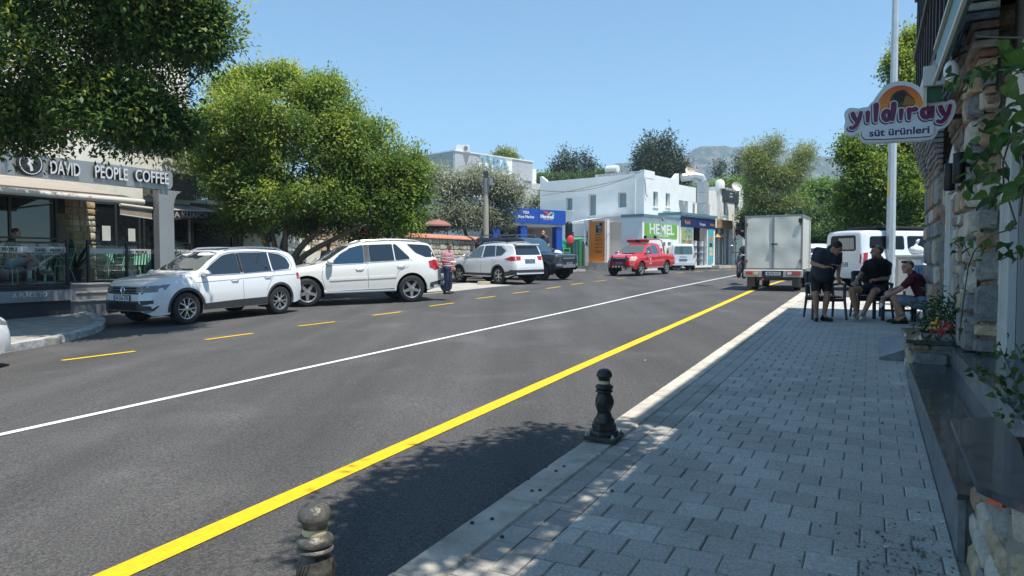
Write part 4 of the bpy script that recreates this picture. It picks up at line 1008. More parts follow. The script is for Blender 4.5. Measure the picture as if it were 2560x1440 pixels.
def windows(parent,Mx,ops,curtain=False,glass=None,rec=.16,fr=.06,bars=1):
 for(x0,x1,z0,z1)in ops:
  g=MB(Mx).bb((x0+.01,rec,z0+.01),(x1-.01,rec+.03,z1-.01)).build('window',glass or M_WGLASS,parent,True)
  f=MB(Mx)
  f.bb((x0+.005,rec-.05,z0+.005),(x0+fr,rec-.003,z1-.005));f.bb((x1-fr,rec-.05,z0+.005),(x1-.005,rec-.003,z1-.005))
  f.bb((x0+fr,rec-.05,z0+.005),(x1-fr,rec-.003,z0+fr));f.bb((x0+fr,rec-.05,z1-fr),(x1-fr,rec-.003,z1-.005))
  for k in range(bars):xm=x0+(x1-x0)*(k+1)/(bars+1);f.bb((xm-.025,rec-.045,z0+fr),(xm+.025,rec-.004,z1-fr))
  f.build('frame',M_WFR,g,False)
  MB(Mx).bb((x0-.06,-.06,z0-.09),(x1+.06,-.002,z0-.02)).build('sill',M_WFR,g,False)
C0=Vector((9.55,52,.82));dL=Vector((.775,-.63,0)).normalized();dR=Vector((.62,.785,0)).normalized()
Lw=9.4;Rw=20.0
wb=thing('white_building','two storey white corner building with streaked parapet and shops below','building',C0)
ML_=wallframe(C0-dL*Lw,dL);MR_=wallframe(C0,dR)
def pxL(px,py,off=0):
 d=ray(px,py);n=Vector((dL.y,-dL.x,0));k=n.dot(C0+n*off-Vector((0,0,CZ)))/n.dot(d);p=Vector((0,0,CZ))+d*k;return((p-(C0-dL*Lw)).dot(dL),p.z-C0.z)
def pxR(px,py,off=0):
 n=Vector((dR.y,-dR.x,0));d=ray(px,py);k=n.dot(C0+n*off-Vector((0,0,CZ)))/n.dot(d);p=Vector((0,0,CZ))+d*k;return((p-C0).dot(dR),p.z-C0.z)
def opL(a,b,c,d):p,q=pxL(a,d),pxL(b,c);return(min(p[0],q[0]),max(p[0],q[0]),min(p[1],q[1]),max(p[1],q[1]))
def opR(a,b,c,d):p,q=pxR(a,d),pxR(b,c);return(min(p[0],q[0]),max(p[0],q[0]),min(p[1],q[1]),max(p[1],q[1]))
hT=pxL(1608,433)[1]
opsL=[opL(1415,1431,494,527),opL(1471,1490,485,540),opL(1545,1566,480,520)]
MB0=opening_wall(Lw,hT,.3,opsL);MB0.M=Matrix();m=MB(ML_);m.add(MB0.v,MB0.f);m.build('wall',M_WHITEW,wb,True)
opsR=[opR(1633,1645,480,517),opR(1664,1675,484,517)]
RwA=pxR(1697,500)[0]
MB0=opening_wall(RwA,hT,.3,opsR);m=MB(MR_);m.add(MB0.v,MB0.f);m.build('wall',M_WHITEW,wb,True)
windows(wb,ML_,opsL,bars=0,rec=.22);windows(wb,MR_,opsR,bars=0,rec=.22)
core=MB(MR_);core.bb((.9,.31,-.2),(RwA,Lw-.6,hT-.3));core.build('roof_deck',M_CONC,wb,True)
m=MB(ML_);m.bb((Lw-4.2,.02,hT),(Lw-.02,.28,hT+.2));m.build('parapet',mat('streaked_wall',(.60,.58,.54),.9,var=.35,vscale=4,stretch=(1,1,.12)),wb,True)
m=MB(MR_);m.bb((-.02,-.02,hT-.3),(1.6,.32,hT+.25));m.build('corner_block',M_WHITEW,wb,True)
m=MB(ML_);m.prism([(0,hT),(.45,hT),(.1,hT+.42),(0,hT+.42)],0,.3);
m=MB(ML_@Matrix(((1,0,0,0),(0,0,1,0),(0,1,0,0),(0,0,0,1))));m.prism([(0,hT),(.7,hT),(.12,hT+.45),(0,hT+.45)],0,.3);m.build('parapet_horn',M_WHITEW,wb,True)
m=MB(MR_@Matrix(((1,0,0,0),(0,0,1,0),(0,1,0,0),(0,0,0,1))));m.prism([(RwA-.9,hT),(RwA,hT),(RwA,hT+.5),(RwA-.15,hT+.5)],0,.3);m.build('parapet_horn',M_WHITEW,wb,True)
MB(ML_).bb((Lw-9.3,-.05,3.35),(Lw+.05,-.003,3.43)).build('string_course',M_WHITEW,wb,True)
xs=[pxR(p,500)[0]for p in(1697,1720,1757,1775,1792,1850)]
m=MB(MR_);m.bb((RwA+.002,1.2,3.3),(xs[4],1.5,hT-1));m.build('loggia_wall',M_WHITEW,wb,True)
m=MB(MR_);m.bb((RwA+.002,.0,hT-1.55),(xs[4],.3,hT-.35));m.build('loggia_beam',M_WHITEW,wb,True)
m=MB(MR_);m.bb((RwA+.002,-.3,3.2),(xs[4],1.2,3.4));m.build('loggia_floor',M_WHITEW,wb,True)
for a,b in((xs[1],xs[1]+.9),(xs[3],xs[4])):MB(MR_).bb((a,.002,3.4),(b,.3,hT-1.551)).build('pillar',M_WHITEW,wb,True)
for a in(RwA+.4,xs[2]+.1):MB(MR_).bb((a,1.15,3.45),(a+.9,1.198,5.4)).build('balcony_door',M_WGLASS,wb,True)
for a,b in((RwA+.1,xs[1]-.05),(xs[2]-.6,xs[3]-.05)):
 rl=MB(MR_).bb((a,-.02,4.25),(b,.02,4.3)).build('balcony_rail',M_DKMETAL,wb,True)
 k=a
 while k<b:MB(MR_).bb((k,-.01,3.42),(k+.02,.01,4.25)).build('baluster',M_DKMETAL,rl,False);k+=.35
hB=pxR(1800,462)[1];hB2=pxR(1845,474)[1]
oB=[opR(1800,1809,503,538),opR(1828,1837,507,540)]
mm=opening_wall(xs[5]-xs[4],hB2,.3,[(a-xs[4],b-xs[4],c,d)for a,b,c,d in oB]);m=MB(MR_@Matrix.Translation((xs[4],-.3,0)));m.add(mm.v,mm.f);m.build('wall',M_WHITEW,wb,True)
windows(wb,MR_@Matrix.Translation((0,-.3,0)),oB)
MB(MR_).bb((xs[4],.002,0),(xs[5],6,hB2-.1)).build('core',M_WHITEW,wb,True)
MB(MR_).lathe([(.35,0)]*2,4)
m=MB(MR_@Matrix.Translation((xs[4]+.3,-.15,hB2)));m.lathe([(.4,-.3),(.4,.25),(.3,.42),(.15,.5),(.01,.52)],16);m.build('rounded_finial',M_WHITEW,wb,True)
a,b,c,d=opR(1797,1838,470,503);pl_=MB(MR_).bb((a,-.36,c),(b,-.302,d));pl_.build('plaque',mat('charcoal_board',(.03,.035,.045),.5),wb,True)
fr_=frame(MR_@Vector(((a+b)/2,-.365,(c+d)/2)),dR,(0,0,1))
for txt_,yy,sz in(('YEMİN HUKUK BÜROSU',.27,.26),('AVUKAT',.02,.14),('ARABULUCU',-.16,.13)):
 me=text_mesh(txt_,sz*1.2,.003,.004,.8);wd=max(v.co.x for v in me.vertices)-min(v.co.x for v in me.vertices);
 if wd>(b-a)*.92:me.transform(Matrix.Diagonal(((b-a)*.9/wd,1,1,1)))
 me.transform(fr_@Matrix.Translation((0,yy*(d-c)/1.0,0)));link('lettering',me,M_WFR,wb,True)
m=MB(ML_);q=pxL(1589,450);m.tube([(q[0],-.06,q[1]),(q[0],-.06,q[1]-2.3),(q[0]-.15,-.06,.2)],.06,8);m.build('downpipe',M_WFR,wb,True)
m=MB(MR_);m.tube([(.02,-.05,hT-.4),(.1,-.1,hT-1.5),(.3,-.12,hT-1.7)],.03,6);m.build('cable',M_GREY,wb,True)
m=MB(ML_);m.tube([(.3,-.04,hT-1.1),(3,-.04,hT-.9),(6,-.04,hT-.55),(Lw-.7,-.04,hT-.2)],.018,4);m.build('cable',M_GREY,wb,True)
p=ML_@Vector((pxL(1515,430)[0],.9,hT))
r=thing('water_heater','white solar water tank on the roof edge of the corner building','water tank',p,math.atan2(dL.y,dL.x))
m=MB(Matrix.Rotation(math.pi/2,4,'Y'));m.lathe([(.02,-.52),(.27,-.5),(.29,-.45),(.29,.45),(.27,.5),(.02,.52)],20,M=Matrix.Translation((-.62,0,0)));m.build('tank',M_WFR,r)
for sx in(-.42,.42):MB().bb((sx-.03,-.25,0),(sx+.03,.25,.4)).build('stand',M_STEEL,r)
MB().bb((-.1,-.2,.1),(.16,.1,.3)).build('valve_box',mat('rust',(.25,.09,.04),.8),r)
def dish(p,r0,col,lab,rz,tilt=.5):
 r=thing('satellite_dish',lab,'satellite dish',p,rz)
 m=MB(Matrix.Translation((0,0,.5))@Matrix.Rotation(math.pi/2-tilt,4,'X'));m.lathe([(.02,0),(r0*.5,.04),(r0*.8,.11),(r0,.19),(r0,.21),(r0*.8,.13),(r0*.5,.06),(.02,.02)],24);m.build('reflector',col,r)
 MB().tube([(0,.05,0),(0,.05,.5)],.03,6).build('mast',M_STEEL,r)
 MB().tube([(0,0,.3),(0,-r0*.9,.45),(0,-r0*.9,.62)],.015,5).build('feed_arm',M_STEEL,r)
dish(D(1722,447,58),.42,mat('rusty_dish',(.62,.36,.2),.6,var=.4,vscale=5,col2=(.72,.62,.5)),'rust stained satellite dish above the middle of the white building',.3)
dish(D(1840,484,63),.46,M_WFR,'clean white satellite dish at the far corner of the white building',.2)
du=thing('ventilation_duct','large galvanised ventilation duct climbing over the roof of the white building','duct',MR_@Vector((pxR(1745,500)[0],-.4,3.4)))
a=pxR(1745,500)[0];zt2=pxR(1745,455)[1]
for k in range(4):
 z0=3.4+k*(zt2-3.4)/4;z1=3.4+(k+1)*(zt2-3.4)/4-.02
 MB(MR_).bb((a-.42,-.75,z0),(a+.42,-.1,z1)).build('duct_section',M_GALV,du,True)
MB(MR_).tube([(a,-.42,zt2),(a-.05,-.3,zt2+.35),(a-.5,.2,zt2+.45),(a-1.2,.9,zt2+.3)],.34,8).build('elbow',M_GALV,du,True)
a=pxR(1662,530)[0]
r=thing('air_conditioner','beige air conditioner unit standing on the shop canopy','air conditioner',MR_@Vector((a,-.5,3.22)),math.atan2(dR.y,dR.x))
MB().bb((-.75,-.3,0),(.75,.3,1.05),bevel=.03).build('casing',mat('ac_beige',(.55,.53,.46),.5),r)
MB().bb((-.45,-.33,.15),(.6,-.303,.9)).build('grille',mat('ac_grille',(.16,.15,.13),.6),r)
r=thing('roof_air_conditioner','white air conditioner on the flat roof of the grey white building','air conditioner',D(1158,381,76))
MB().bb((-.7,-.4,0),(.7,.4,.75)).build('casing',M_WFR,r);MB().lathe([(.22,0),(.22,.02)],16,Matrix.Translation((.3,-.42,.38))@Matrix.Rotation(math.pi/2,4,'X')).build('fan',M_GREY,r)
def mk_shop(name,lab,px0,px1,ptop,off,extra=0):
 a=pxR(px0,600,off)[0];b=pxR(px1,600,off)[0];z=pxR((px0+px1)/2,ptop,off)[1]
 r=thing(name,lab,'shop',MR_@Vector((a,-off,0)))
 return r,a,b,z,MR_@Matrix.Translation((0,-off,0))
M_TEALC=mat('teal_canopy',(.12,.22,.26),.5);M_GREENB=mat('green_board',(.17,.42,.06),.45)
M_NAVYB=mat('navy_board',(.015,.03,.11),.45);M_BLUE=mat('shop_blue',(.01,.07,.38),.4)
off=1.6
a,zt1=pxR(1606,541,off);b,_=pxR(1701,545,off);
r=thing('paint_shop_annex','white annex with the big green advertising board','shop',MR_@Vector((a,-off,0)))
MO=MR_@Matrix.Translation((0,-off,0))
MB(MO).bb((a,0,-.2),(b,off-.002,zt1)).build('wall',M_WHITEW,r,True)
MB(MO).bb((a-.1,-.15,zt1+.002),(b+.1,off-.003,zt1+.17)).build('canopy',M_TEALC,r,True)
def board(parent,M_,x0,x1,z0,z1,m,proud=.03):return MB(M_).bb((x0,-proud,z0),(x1,-.002,z1)).build('board',m,parent,True)
def pR(px,py,o=off):return pxR(px,py,o)
def txtR(txt_,px0,px1,py,h,m,parent,o=off,proud=.035,bold=.0,M_=None,ext=.003):
 A,B=pxR(px0,py,o),pxR(px1,py,o);me=text_mesh(txt_,h,ext,bold);wd=max(v.co.x for v in me.vertices)-min(v.co.x for v in me.vertices);hh=max(v.co.y for v in me.vertices)-min(v.co.y for v in me.vertices)
 me.transform(Matrix.Diagonal(((B[0]-A[0])/wd,h/hh,1,1)));me.transform(frame(MR_@Vector(((A[0]+B[0])/2,-o-proud,(A[1]+B[1])/2)),dR,(0,0,1)))
 return link('lettering',me,m,parent,True)
x0,z1=pR(1611,556);x1,z0=pR(1692,597)
g=board(r,MO,x0,x1,z0,z1,M_GREENB)
txtR('HEMEL',1622,1684,575,.72,M_WFR,r,bold=.022)
txtR('"Ahşap Dostu"',1635,1672,589,.26,M_WFR,r)
MB(MO).lathe([(.12,0),(.16,.12)],12,Matrix.Translation((pR(1650,549)[0],-.2,pR(1650,550)[1]))@Matrix.Rotation(1.2,4,'X')).build('sign_lamp',M_GREY,r,True)
for k in range(2):
 q=pR(1655+14*k,605);MB(MO).bb((q[0],-.02,q[1]-.25),(q[0]+.5,-.003,q[1])).build('small_window',M_WGLASS,r,True)
off2=1.75
a,zt2_=pxR(1701,543,off2);b,_=pxR(1788,548,off2)
r=thing('paint_shop','teal and navy paint shop with buckets stacked in its open doorway','shop',MR_@Vector((a,-off2,0)))
MO2=MR_@Matrix.Translation((0,-off2,0))
d0,_=pxR(1733,600,off2);d1,zd=pxR(1768,570,off2)
mm=opening_wall(b-a,zt2_,.2,[(d0-a,d1-a,.15,zd)]);m=MB(MO2@Matrix.Translation((a,0,0)));m.add(mm.v,mm.f);m.build('wall',M_WHITEW,r,True)
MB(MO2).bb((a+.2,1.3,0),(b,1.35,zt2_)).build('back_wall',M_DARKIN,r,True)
MB(MO2).bb((a-.1,-.15,zt2_+.18),(b+.1,off2-.003,zt2_+.38)).build('canopy',M_TEALC,r,True)
MB(MO2).bb((a,.001,zt2_+.002),(b,off2-.01,zt2_+.178)).build('roof_slab',M_WHITEW,r,True)
_,zn=pxR(1745,570,off2)
board(r,MO2,a+.05,b-.05,zn,zt2_+.1,M_NAVYB,.05)
def poster(x0,x1,z0,z1,M_,parent,cols,seed):
 m=bpy.data.materials.new('poster_print');m.use_nodes=True;nt=m.node_tree;b_=nt.nodes['Principled BSDF'];L=nt.links.new
 g=nt.nodes.new('ShaderNodeNewGeometry');n=nt.nodes.new('ShaderNodeTexNoise');n.inputs['Scale'].default_value=1.3;n.inputs['Detail'].default_value=3;n.inputs['Distortion'].default_value=1.2
 L(g.outputs['Position'],n.inputs['Vector']);rr=nt.nodes.new('ShaderNodeValToRGB');e=rr.color_ramp.elements
 e[0].position=.35;e[1].position=.65;e[0].color=(*cols[0],1);e[1].color=(*cols[-1],1)
 for i,c in enumerate(cols[1:-1]):x=e.new(.35+.3*(i+1)/(len(cols)-1));x.color=(*c,1)
 L(n.outputs['Fac'],rr.inputs[0]);L(rr.outputs[0],b_.inputs['Base Color']);b_.inputs['Roughness'].default_value=.4
 return MB(M_).bb((x0,-.04,z0),(x1,-.002,z1)).build('poster',m,parent,True)
x0,_=pxR(1703,600,off2);x1,z1=pxR(1731,573,off2)
poster(x0,x1,.3,z1,MO2,r,[(.0,.10,.2),(.02,.25,.35),(.6,.5,.05),(.03,.3,.42)],1)
x0,_=pxR(1770,600,off2);x1,z1=pxR(1783,573,off2)
poster(x0,x1,.3,z1,MO2,r,[(.05,.4,.42),(.15,.5,.5),(.05,.42,.45)],2)
M_ORA=mat('print_orange',(.75,.28,.03),.5)
txtR('boya',1748,1762,561,.3,M_WFR,r,off2,.055);txtR('Renk',1711,1724,556,.3,M_ORA,r,off2,.055);txtR('Renk',1774,1784,563,.22,M_ORA,r,off2,.055)
txtR('BOYALAR',1709,1726,598,.16,M_WFR,r,off2,.045);txtR('UYGUN',1709,1726,604,.16,M_ORA,r,off2,.045);txtR('FİYAT',1709,1726,611,.16,M_WFR,r,off2,.045)
for(px,py,c)in((1776,598,(.8,.2,.05)),(1776,612,(.04,.05,.06)),(1776,623,(.75,.6,.3)),(1776,634,(.75,.6,.3))):
 q=pxR(px,py,off2);MB(MO2).bb((q[0]-.28,-.045,q[1]-.17),(q[0]+.28,-.041,q[1]+.13)).build('poster_patch',mat('patch%d'%py,c,.5),r,True)
bk=None;rgb=random.Random(4)
BC=[mat('bucket_black',(.02,.02,.022),.3),mat('bucket_white',(.7,.7,.68),.4),mat('bucket_grey',(.3,.31,.33),.4)]
for lv in range(4):
 for k in range(6):
  x=d0+.2+k*(d1-d0-.4)/5;p=MO2@Vector((x,.35+.05*(k%2),.16+lv*.5))
  col_=BC[(k*2+lv*3)%3]
  m=MB();m.lathe([(.16,0),(.18,.36),(.19,.37),(.19,.40),(.01,.41)],12);o=m.build('paint_bucket',col_,None)
  o.location=p;cn=['black','white','grey'][(k*2+lv*3)%3]
  tag(o,'%s paint bucket, %s shelf, %s in the shop doorway'%(cn,['lowest','second','third','topmost'][lv],['leftmost','second from left','third from left','third from right','second from right','rightmost'][k]),'bucket','paint buckets stacked in the doorway')
for lv in range(1,4):MB(MO2).bb((d0+.05,.1,.16+lv*.5-.05),(d1-.05,.65,.16+lv*.5-.02)).build('shelf',M_STEEL,r,True)
off3=.9
a,zt3=pxR(1792,548,off3);b,_=pxR(1830,550,off3)
r=thing('boutique_shop','boutique with wooden name board and striped glass doors','shop',MR_@Vector((a,-off3,0)))
MO3=MR_@Matrix.Translation((0,-off3,0));_,zq=pxR(1810,571,off3)
MB(MO3).bb((a-.4,.0,zq),(b+3.2,off3-.31,zt3-.1)).build('lintel',M_WHITEW,r,True)
board(r,MO3,a,b,zq,zt3,mat('wood_board',(.42,.24,.09),.6,var=.15,vscale=4),.08)
txtR('Y U D U M',1799,1824,557,.42,mat('dark_brown_print',(.10,.05,.02),.5),r,off3,.085)
MB(MO3).bb((a,.45,.2),(b,.5,zq)).build('window',mat('warm_glass',(.10,.065,.04),.1,coat=.5,var=.4,vscale=1.5),r,True)
for k in range(6):q=a+(b-a)*k/5;MB(MO3).bb((q-.05,.3,.2),(q+.05,.449,zq)).build('mullion',M_STEEL if k%2 else M_WFR,r,True)
for px in(1797,1808):
 q=pxR(px,590,off3);MB(MO3).lathe([(.35,0),(.03,.3)],14,Matrix.Translation((q[0],.15,q[1]-.1))).build('lamp_shade',mat('rattan',(.5,.32,.1),.7),r,True)
MB(MO3).bb((b+.1,.0,.1),(b+.9,.59,zq)).build('pier',M_WHITEW,r,True)
MB(MO3).bb((b+.9,.3,.1),(b+3.2,.35,zq)).build('shop_window',M_DKGLASS,r,True)
m=MB(MO3);m.prism([(b+.9,-.8),(b+3.0,-.8),(b+3.0,.2),(b+.9,.2)],zq-.35,zq-.3)
m=MB(MO3);m.poly([(b+.9,-.9,zq-.9),(b+3.2,-.9,zq-.9),(b+3.2,.25,zq-.1),(b+.9,.25,zq-.1)]);m.build('red_awning',mat('red_awning',(.65,.12,.06),.7),r,True)
MB(MO3).bb((a-3,-1.5,-.1),(b+4,.0,.15)).build('step',M_KERB,r,True)
po=thing('podium','low pale podium with steps before the white building','podium',C0-dL*6)
MB(ML_).bb((2.4,-3.4,-.3),(Lw+1.5,-.01,.42)).build('platform',M_KERB,po,True)
for k in range(3):MB(ML_).bb((1.0+.35*k,-3.5,-.3),(2.38,-.5,.10+.1*k)).build('step',M_KERB,po,True)
A=pxL(1473,640,3.0);B2=pxL(1516,552,3.0)
r=thing('orange_banner','tall orange advertising panel with dark lettering on the podium','banner',ML_@Vector((A[0],-3.0,.42)))
MOb=ML_@Matrix.Translation((0,-3.0,0))
MB(MOb).bb((A[0],0,.45),(B2[0],.3,B2[1])).build('panel',mat('orange_print',(.83,.23,.02),.5),r,True)
MB(MOb).bb((A[0]-.06,-.03,.42),(A[0]-.003,.33,B2[1]+.1)).build('frame',M_WFR,r,True);MB(MOb).bb((B2[0]+.003,-.03,.42),(B2[0]+.06,.33,B2[1]+.1)).build('frame',M_WFR,r,True)
def txtL(txt_,px0,px1,py,h,m,parent,o,proud=.01,bold=0):
 A_,B_2=pxL(px0,py,o),pxL(px1,py,o);me=text_mesh(txt_,h,.002,bold);wd=max(v.co.x for v in me.vertices)-min(v.co.x for v in me.vertices);hh=max(v.co.y for v in me.vertices)-min(v.co.y for v in me.vertices)
 me.transform(Matrix.Diagonal(((B_2[0]-A_[0])/wd,h/hh,1,1)));me.transform(frame(ML_@Vector(((A_[0]+B_2[0])/2,-o-proud,(A_[1]+B_2[1])/2)),dL,(0,0,1)))
 return link('lettering',me,m,parent,True)
q0,q1=pxL(1490,582,3.0),pxL(1506,557,3.0)
MB(MOb).bb((q0[0],-.02,q0[1]),(q1[0],-.002,q1[1])).build('logo_square',M_BLACK,r,True)
txtL('FA',1491,1499,561,.2,M_WFR,r,3.0,.025);txtL('WO',1495,1505,569,.2,M_WFR,r,3.0,.025);txtL('RE',1497,1505,578,.2,mat('print_cyan',(.1,.5,.6),.5),r,3.0,.025)
for i,(t_,h_)in enumerate((('BOYA VE',.15),('İZOLASYON',.1),('HEM İYİ',.17),('KALİTE',.2),('HEM İYİ',.15),('FİYAT',.27))):
 txtL(t_,1489,1506,[587,594,601,610,619,630][i],h_,M_BLACK,r,3.0,.012)
cn_=thing('canopy','white fabric canopy on thin posts beside the orange banner','canopy',ML_@Vector((1,-2,.4)))
z_=pxL(1440,548,2.0)[1]
a0,a1=pxL(1412,600,3.2)[0],pxL(1512,600,3.2)[0]
m=MB(ML_);m.poly([(a0,-3.2,z_-.35),(a1,-3.2,z_-.05),(a1,-.3,z_+.2),(a0,-.3,z_+.1)]);m.build('cloth',M_WFR,cn_,True)
for x in(a0,(a0+a1)/2,a1):MB(ML_).tube([(x,-3.15,.3),(x,-3.15,z_-.1)],.035,6).build('post',M_WFR,cn_,True)
def blk(name,lab,cat,p,parts):
 r=thing(name,lab,cat,p)
 for nm,mb,m in parts:mb.build(nm,m,r)
 return r
gm=mat('green_tarp',(.01,.28,.12),.5);rm=mat('red_fabric',(.65,.05,.05),.6)
p=D(1420,640,50.5);p.z=1.1
r=thing('tarpaulin_display','bundled green and blue tarpaulins with a red cloth and a black roll on top','display',p)
blob('green_bundle',[('e',(-.35,0,1.15),(.4,.3,.38)),('e',(.35,0,1.1),(.42,.3,.36)),('e',(0,0,1.5),(.5,.3,.3)),('c',(.2,0,1.7),.17,(.9,0,1.75),.15),('e',(0,.1,.5),(.4,.3,.5))],gm,r,.05,2)
blob('blue_bundle',[('e',(-.7,0,.3),(.35,.3,.4)),('e',(.8,.1,.35),(.45,.3,.35))],mat('blue_tarp',(.01,.09,.4),.5),r,.05,2)
blob('red_cloth',[('e',(.15,-.28,1.65),(.28,.12,.4))],rm,r,.04,2)
blob('black_roll',[('c',(.05,0,1.9),.27,(.05,0,2.75),.27)],M_BLACK,r,.05,1)
p=D(1417,645,49.2);p.z=1.0
r=thing('hand_truck','light green hand truck leaning before the tarpaulins','hand truck',p)
lg_=mat('light_green_metal',(.2,.55,.2),.45)
for x in(-.22,.22):MB().tube([(x,0,0),(x,.12,1.25)],.02,6).build('upright',lg_,r)
for k in range(5):MB().tube([(-.22,.02+.02*k,.15+.26*k),(.22,.02+.02*k,.15+.26*k)],.015,6).build('crossbar',lg_,r)
MB().bb((-.2,-.25,0),(.2,0,.02)).build('toe_plate',lg_,r)
for x in(-.26,.26):MB().lathe([(.12,-.03),(.12,.03)],14,Matrix.Translation((x,.05,.12))@Matrix.Rotation(math.pi/2,4,'Y')).build('wheel',M_RUBBER,r)
for i,(px,c,hh,lab)in enumerate(((1433,(.02,.10,.09),1.6,'dark green roll standing first from the hand truck'),(1440,(.03,.12,.10),1.7,'second dark green roll beside the tarpaulins'),(1450,(.05,.22,.08),1.75,'grass green roll standing in the middle of the roll row'),(1457,(.02,.08,.05),1.5,'short dark roll beside the grass green roll'),(1464,(.35,.33,.28),1.3,'crumpled beige cloth roll nearest the orange banner'))):
 p=D(px,645,50);p.z=1.0;r=thing('fabric_roll',lab,'roll',p,0,'rolls standing on the podium')
 MB().lathe([(.16,0),(.17,.3),(.16,hh),(.10,hh+.02),(.05,hh)],12).build('roll',mat('roll%d'%i,c,.6),r)
r=thing('storage_rack','steel rack with a blue folded cloth behind the rolls','rack',ML_@Vector((pxL(1450,600,1.2)[0],-1.2,.42)),math.atan2(dL.y,dL.x))
for x in(-.8,.8):
 for y in(-.25,.25):MB().bb((x-.03,y-.03,0),(x+.03,y+.03,2.3)).build('upright',M_DKMETAL,r)
for z in(.7,1.3,1.9):MB().bb((-.78,-.22,z),(.78,.22,z+.03)).build('shelf',M_DKMETAL,r)
blob('cloth',[('e',(0,0,1.42),(.7,.25,.14))],MATS['blue_tarp'],r,.05,1)
p=D(1372,650,44);p.z=.82
r=thing('sack_pile','pile of white filled sacks before the blue shop','sacks',p)
rgs=random.Random(2)
for i,(x,y,z)in enumerate(((-.9,0,.22),(-.2,0,.22),(.5,0,.22),(1.1,0,.22),(-.6,.1,.6),(.1,.1,.62),(.75,.1,.6),(-.2,.1,.98),(.45,.1,.98),(-1.4,0,.2),(-1.1,.1,.58))):
 m=MB(Matrix.Translation((x,y,z))@Matrix.Rotation(rgs.uniform(-.2,.2),4,'Y'));m.ball((0,0,0),(.42,.3,.22),10,7);m.build('sack',mat('sack_white',(.68,.65,.60),.8,var=.1,vscale=5,bump=.5,bscale=8),r)
B0=D(1223,600,43.0);B0.z=.82;B1=D(1408,600,46.5);B1.z=.82
dB=(B1-B0);Bw=dB.length;dB.normalize();MBl=wallframe(B0,dB)
bs=thing('blue_shop','blue fronted paint market with wide lettered fascia','shop',B0)
nB=Vector((dB.y,-dB.x,0))
def pxB(px,py,o=0):
 d=ray(px,py);k=nB.dot(B0+nB*o-Vector((0,0,CZ)))/nB.dot(d);p=Vector((0,0,CZ))+d*k;return((p-B0).dot(dB),p.z-B0.z)
zb0=2.85
s1,t1=pxB(1290,521);s2,t2=pxB(1342,521);
for a,b,pt in((0,s1-.02,515),(s1,s2-.02,520),(s2,Bw,522)):
 MB(MBl).bb((a,-.25,zb0),(b,-.005,pxB(1300,pt)[1])).build('fascia',M_BLUE,bs,True)
MB(MBl).bb((0,0,zb0-.15),(Bw,7,zb0+.9)).build('roof_slab',M_WHITEW,bs,True)
for px in(1231,1299,1388):
 q=pxB(px,600)[0];MB(MBl).bb((q,-.12,0),(q+.5,.3,zb0-.151)).build('pillar',M_BLUE,bs,True)
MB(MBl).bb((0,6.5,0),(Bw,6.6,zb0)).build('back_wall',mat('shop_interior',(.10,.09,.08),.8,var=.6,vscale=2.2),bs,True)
MB(MBl).bb((-.1,.3,0),(-.01,6.6,zb0)).build('side_wall',M_WHITEW,bs,True);MB(MBl).bb((Bw+.01,.3,0),(Bw+.1,6.6,zb0)).build('side_wall',M_WHITEW,bs,True)
MB(MBl).bb((-.3,-1.6,-.3),(Bw+.5,6.5,.0)).build('floor',M_CONC,bs,True)
def txtB(txt_,px0,px1,py,h,m,proud=.26,bold=0):
 A_,B_2=pxB(px0,py,.25),pxB(px1,py,.25);me=text_mesh(txt_,h,.003,bold);wd=max(v.co.x for v in me.vertices)-min(v.co.x for v in me.vertices);hh=max(v.co.y for v in me.vertices)-min(v.co.y for v in me.vertices)
 me.transform(Matrix.Diagonal(((B_2[0]-A_[0])/wd,h/hh,1,1)));me.transform(frame(MBl@Vector(((A_[0]+B_2[0])/2,-proud,(A_[1]+B_2[1])/2)),dB,(0,0,1)))
 return link('lettering',me,m,bs,True)
txtB('MSA',1307,1323,531,.19,M_WFR,bold=.006);txtB('Boya Market',1295,1335,542,.24,M_WFR,bold=.006)
txtB('Marshall',1351,1384,542,.24,M_WFR,bold=.012);txtB('renklerin ustası',1358,1382,549,.07,M_WFR)
wv=[('wave_red',(.7,.06,.05),[(1356,527),(1362,533),(1371,535),(1376,533),(1370,531),(1363,528)]),('wave_yellow',(.8,.55,.05),[(1366,537),(1374,537),(1380,531),(1377,530),(1372,534)]),('wave_cyan',(.1,.5,.7),[(1377,534),(1382,530),(1385,534),(1385,541),(1382,537),(1380,533)])]
for nm,c,pts in wv:
 m=MB(MBl@Matrix(((1,0,0,0),(0,0,1,0),(0,1,0,0),(0,0,0,1))));m.prism([pxB(*p,.25)for p in pts],-.27,-.256);m.build('logo_wave',mat(nm,c,.4),bs,True)
rgx=random.Random(12)
shm=[mat('goods%d'%i,c,.6)for i,c in enumerate(((.3,.05,.04),(.05,.12,.3),(.5,.48,.42),(.45,.3,.05),(.06,.2,.08)))]
for lv in range(4):
 for k in range(16):
  if abs(k-10)<2 and lv<3:continue
  q=.5+k*(Bw-1)/15;MB(MBl).bb((q,4.5,.1+lv*.6),(q+rgx.uniform(.14,.28),4.8,.1+lv*.6+rgx.uniform(.15,.4))).build('goods',rgx.choice(shm),bs,True)
T0=D(1135,500,75);T0.z=.8;T1=D(1329,500,83.5);T1.z=.8;dT=(T1-T0);Tw=dT.length;dT.normalize();MT=wallframe(T0,dT)
tb=thing('grey_white_building','modern white and grey block with large blue grey roof lettering','building',T0)
nT=Vector((dT.y,-dT.x,0))
def pxT(px,py,o=0):
 d=ray(px,py);k=nT.dot(T0+nT*o-Vector((0,0,CZ)))/nT.dot(d);p=Vector((0,0,CZ))+d*k;return((p-T0).dot(dT),p.z-T0.z)
hTy=pxT(1136,378)[1]
M_GREYW=mat('grey_cladding',(.40,.41,.43),.7,var=.05,vscale=.5)
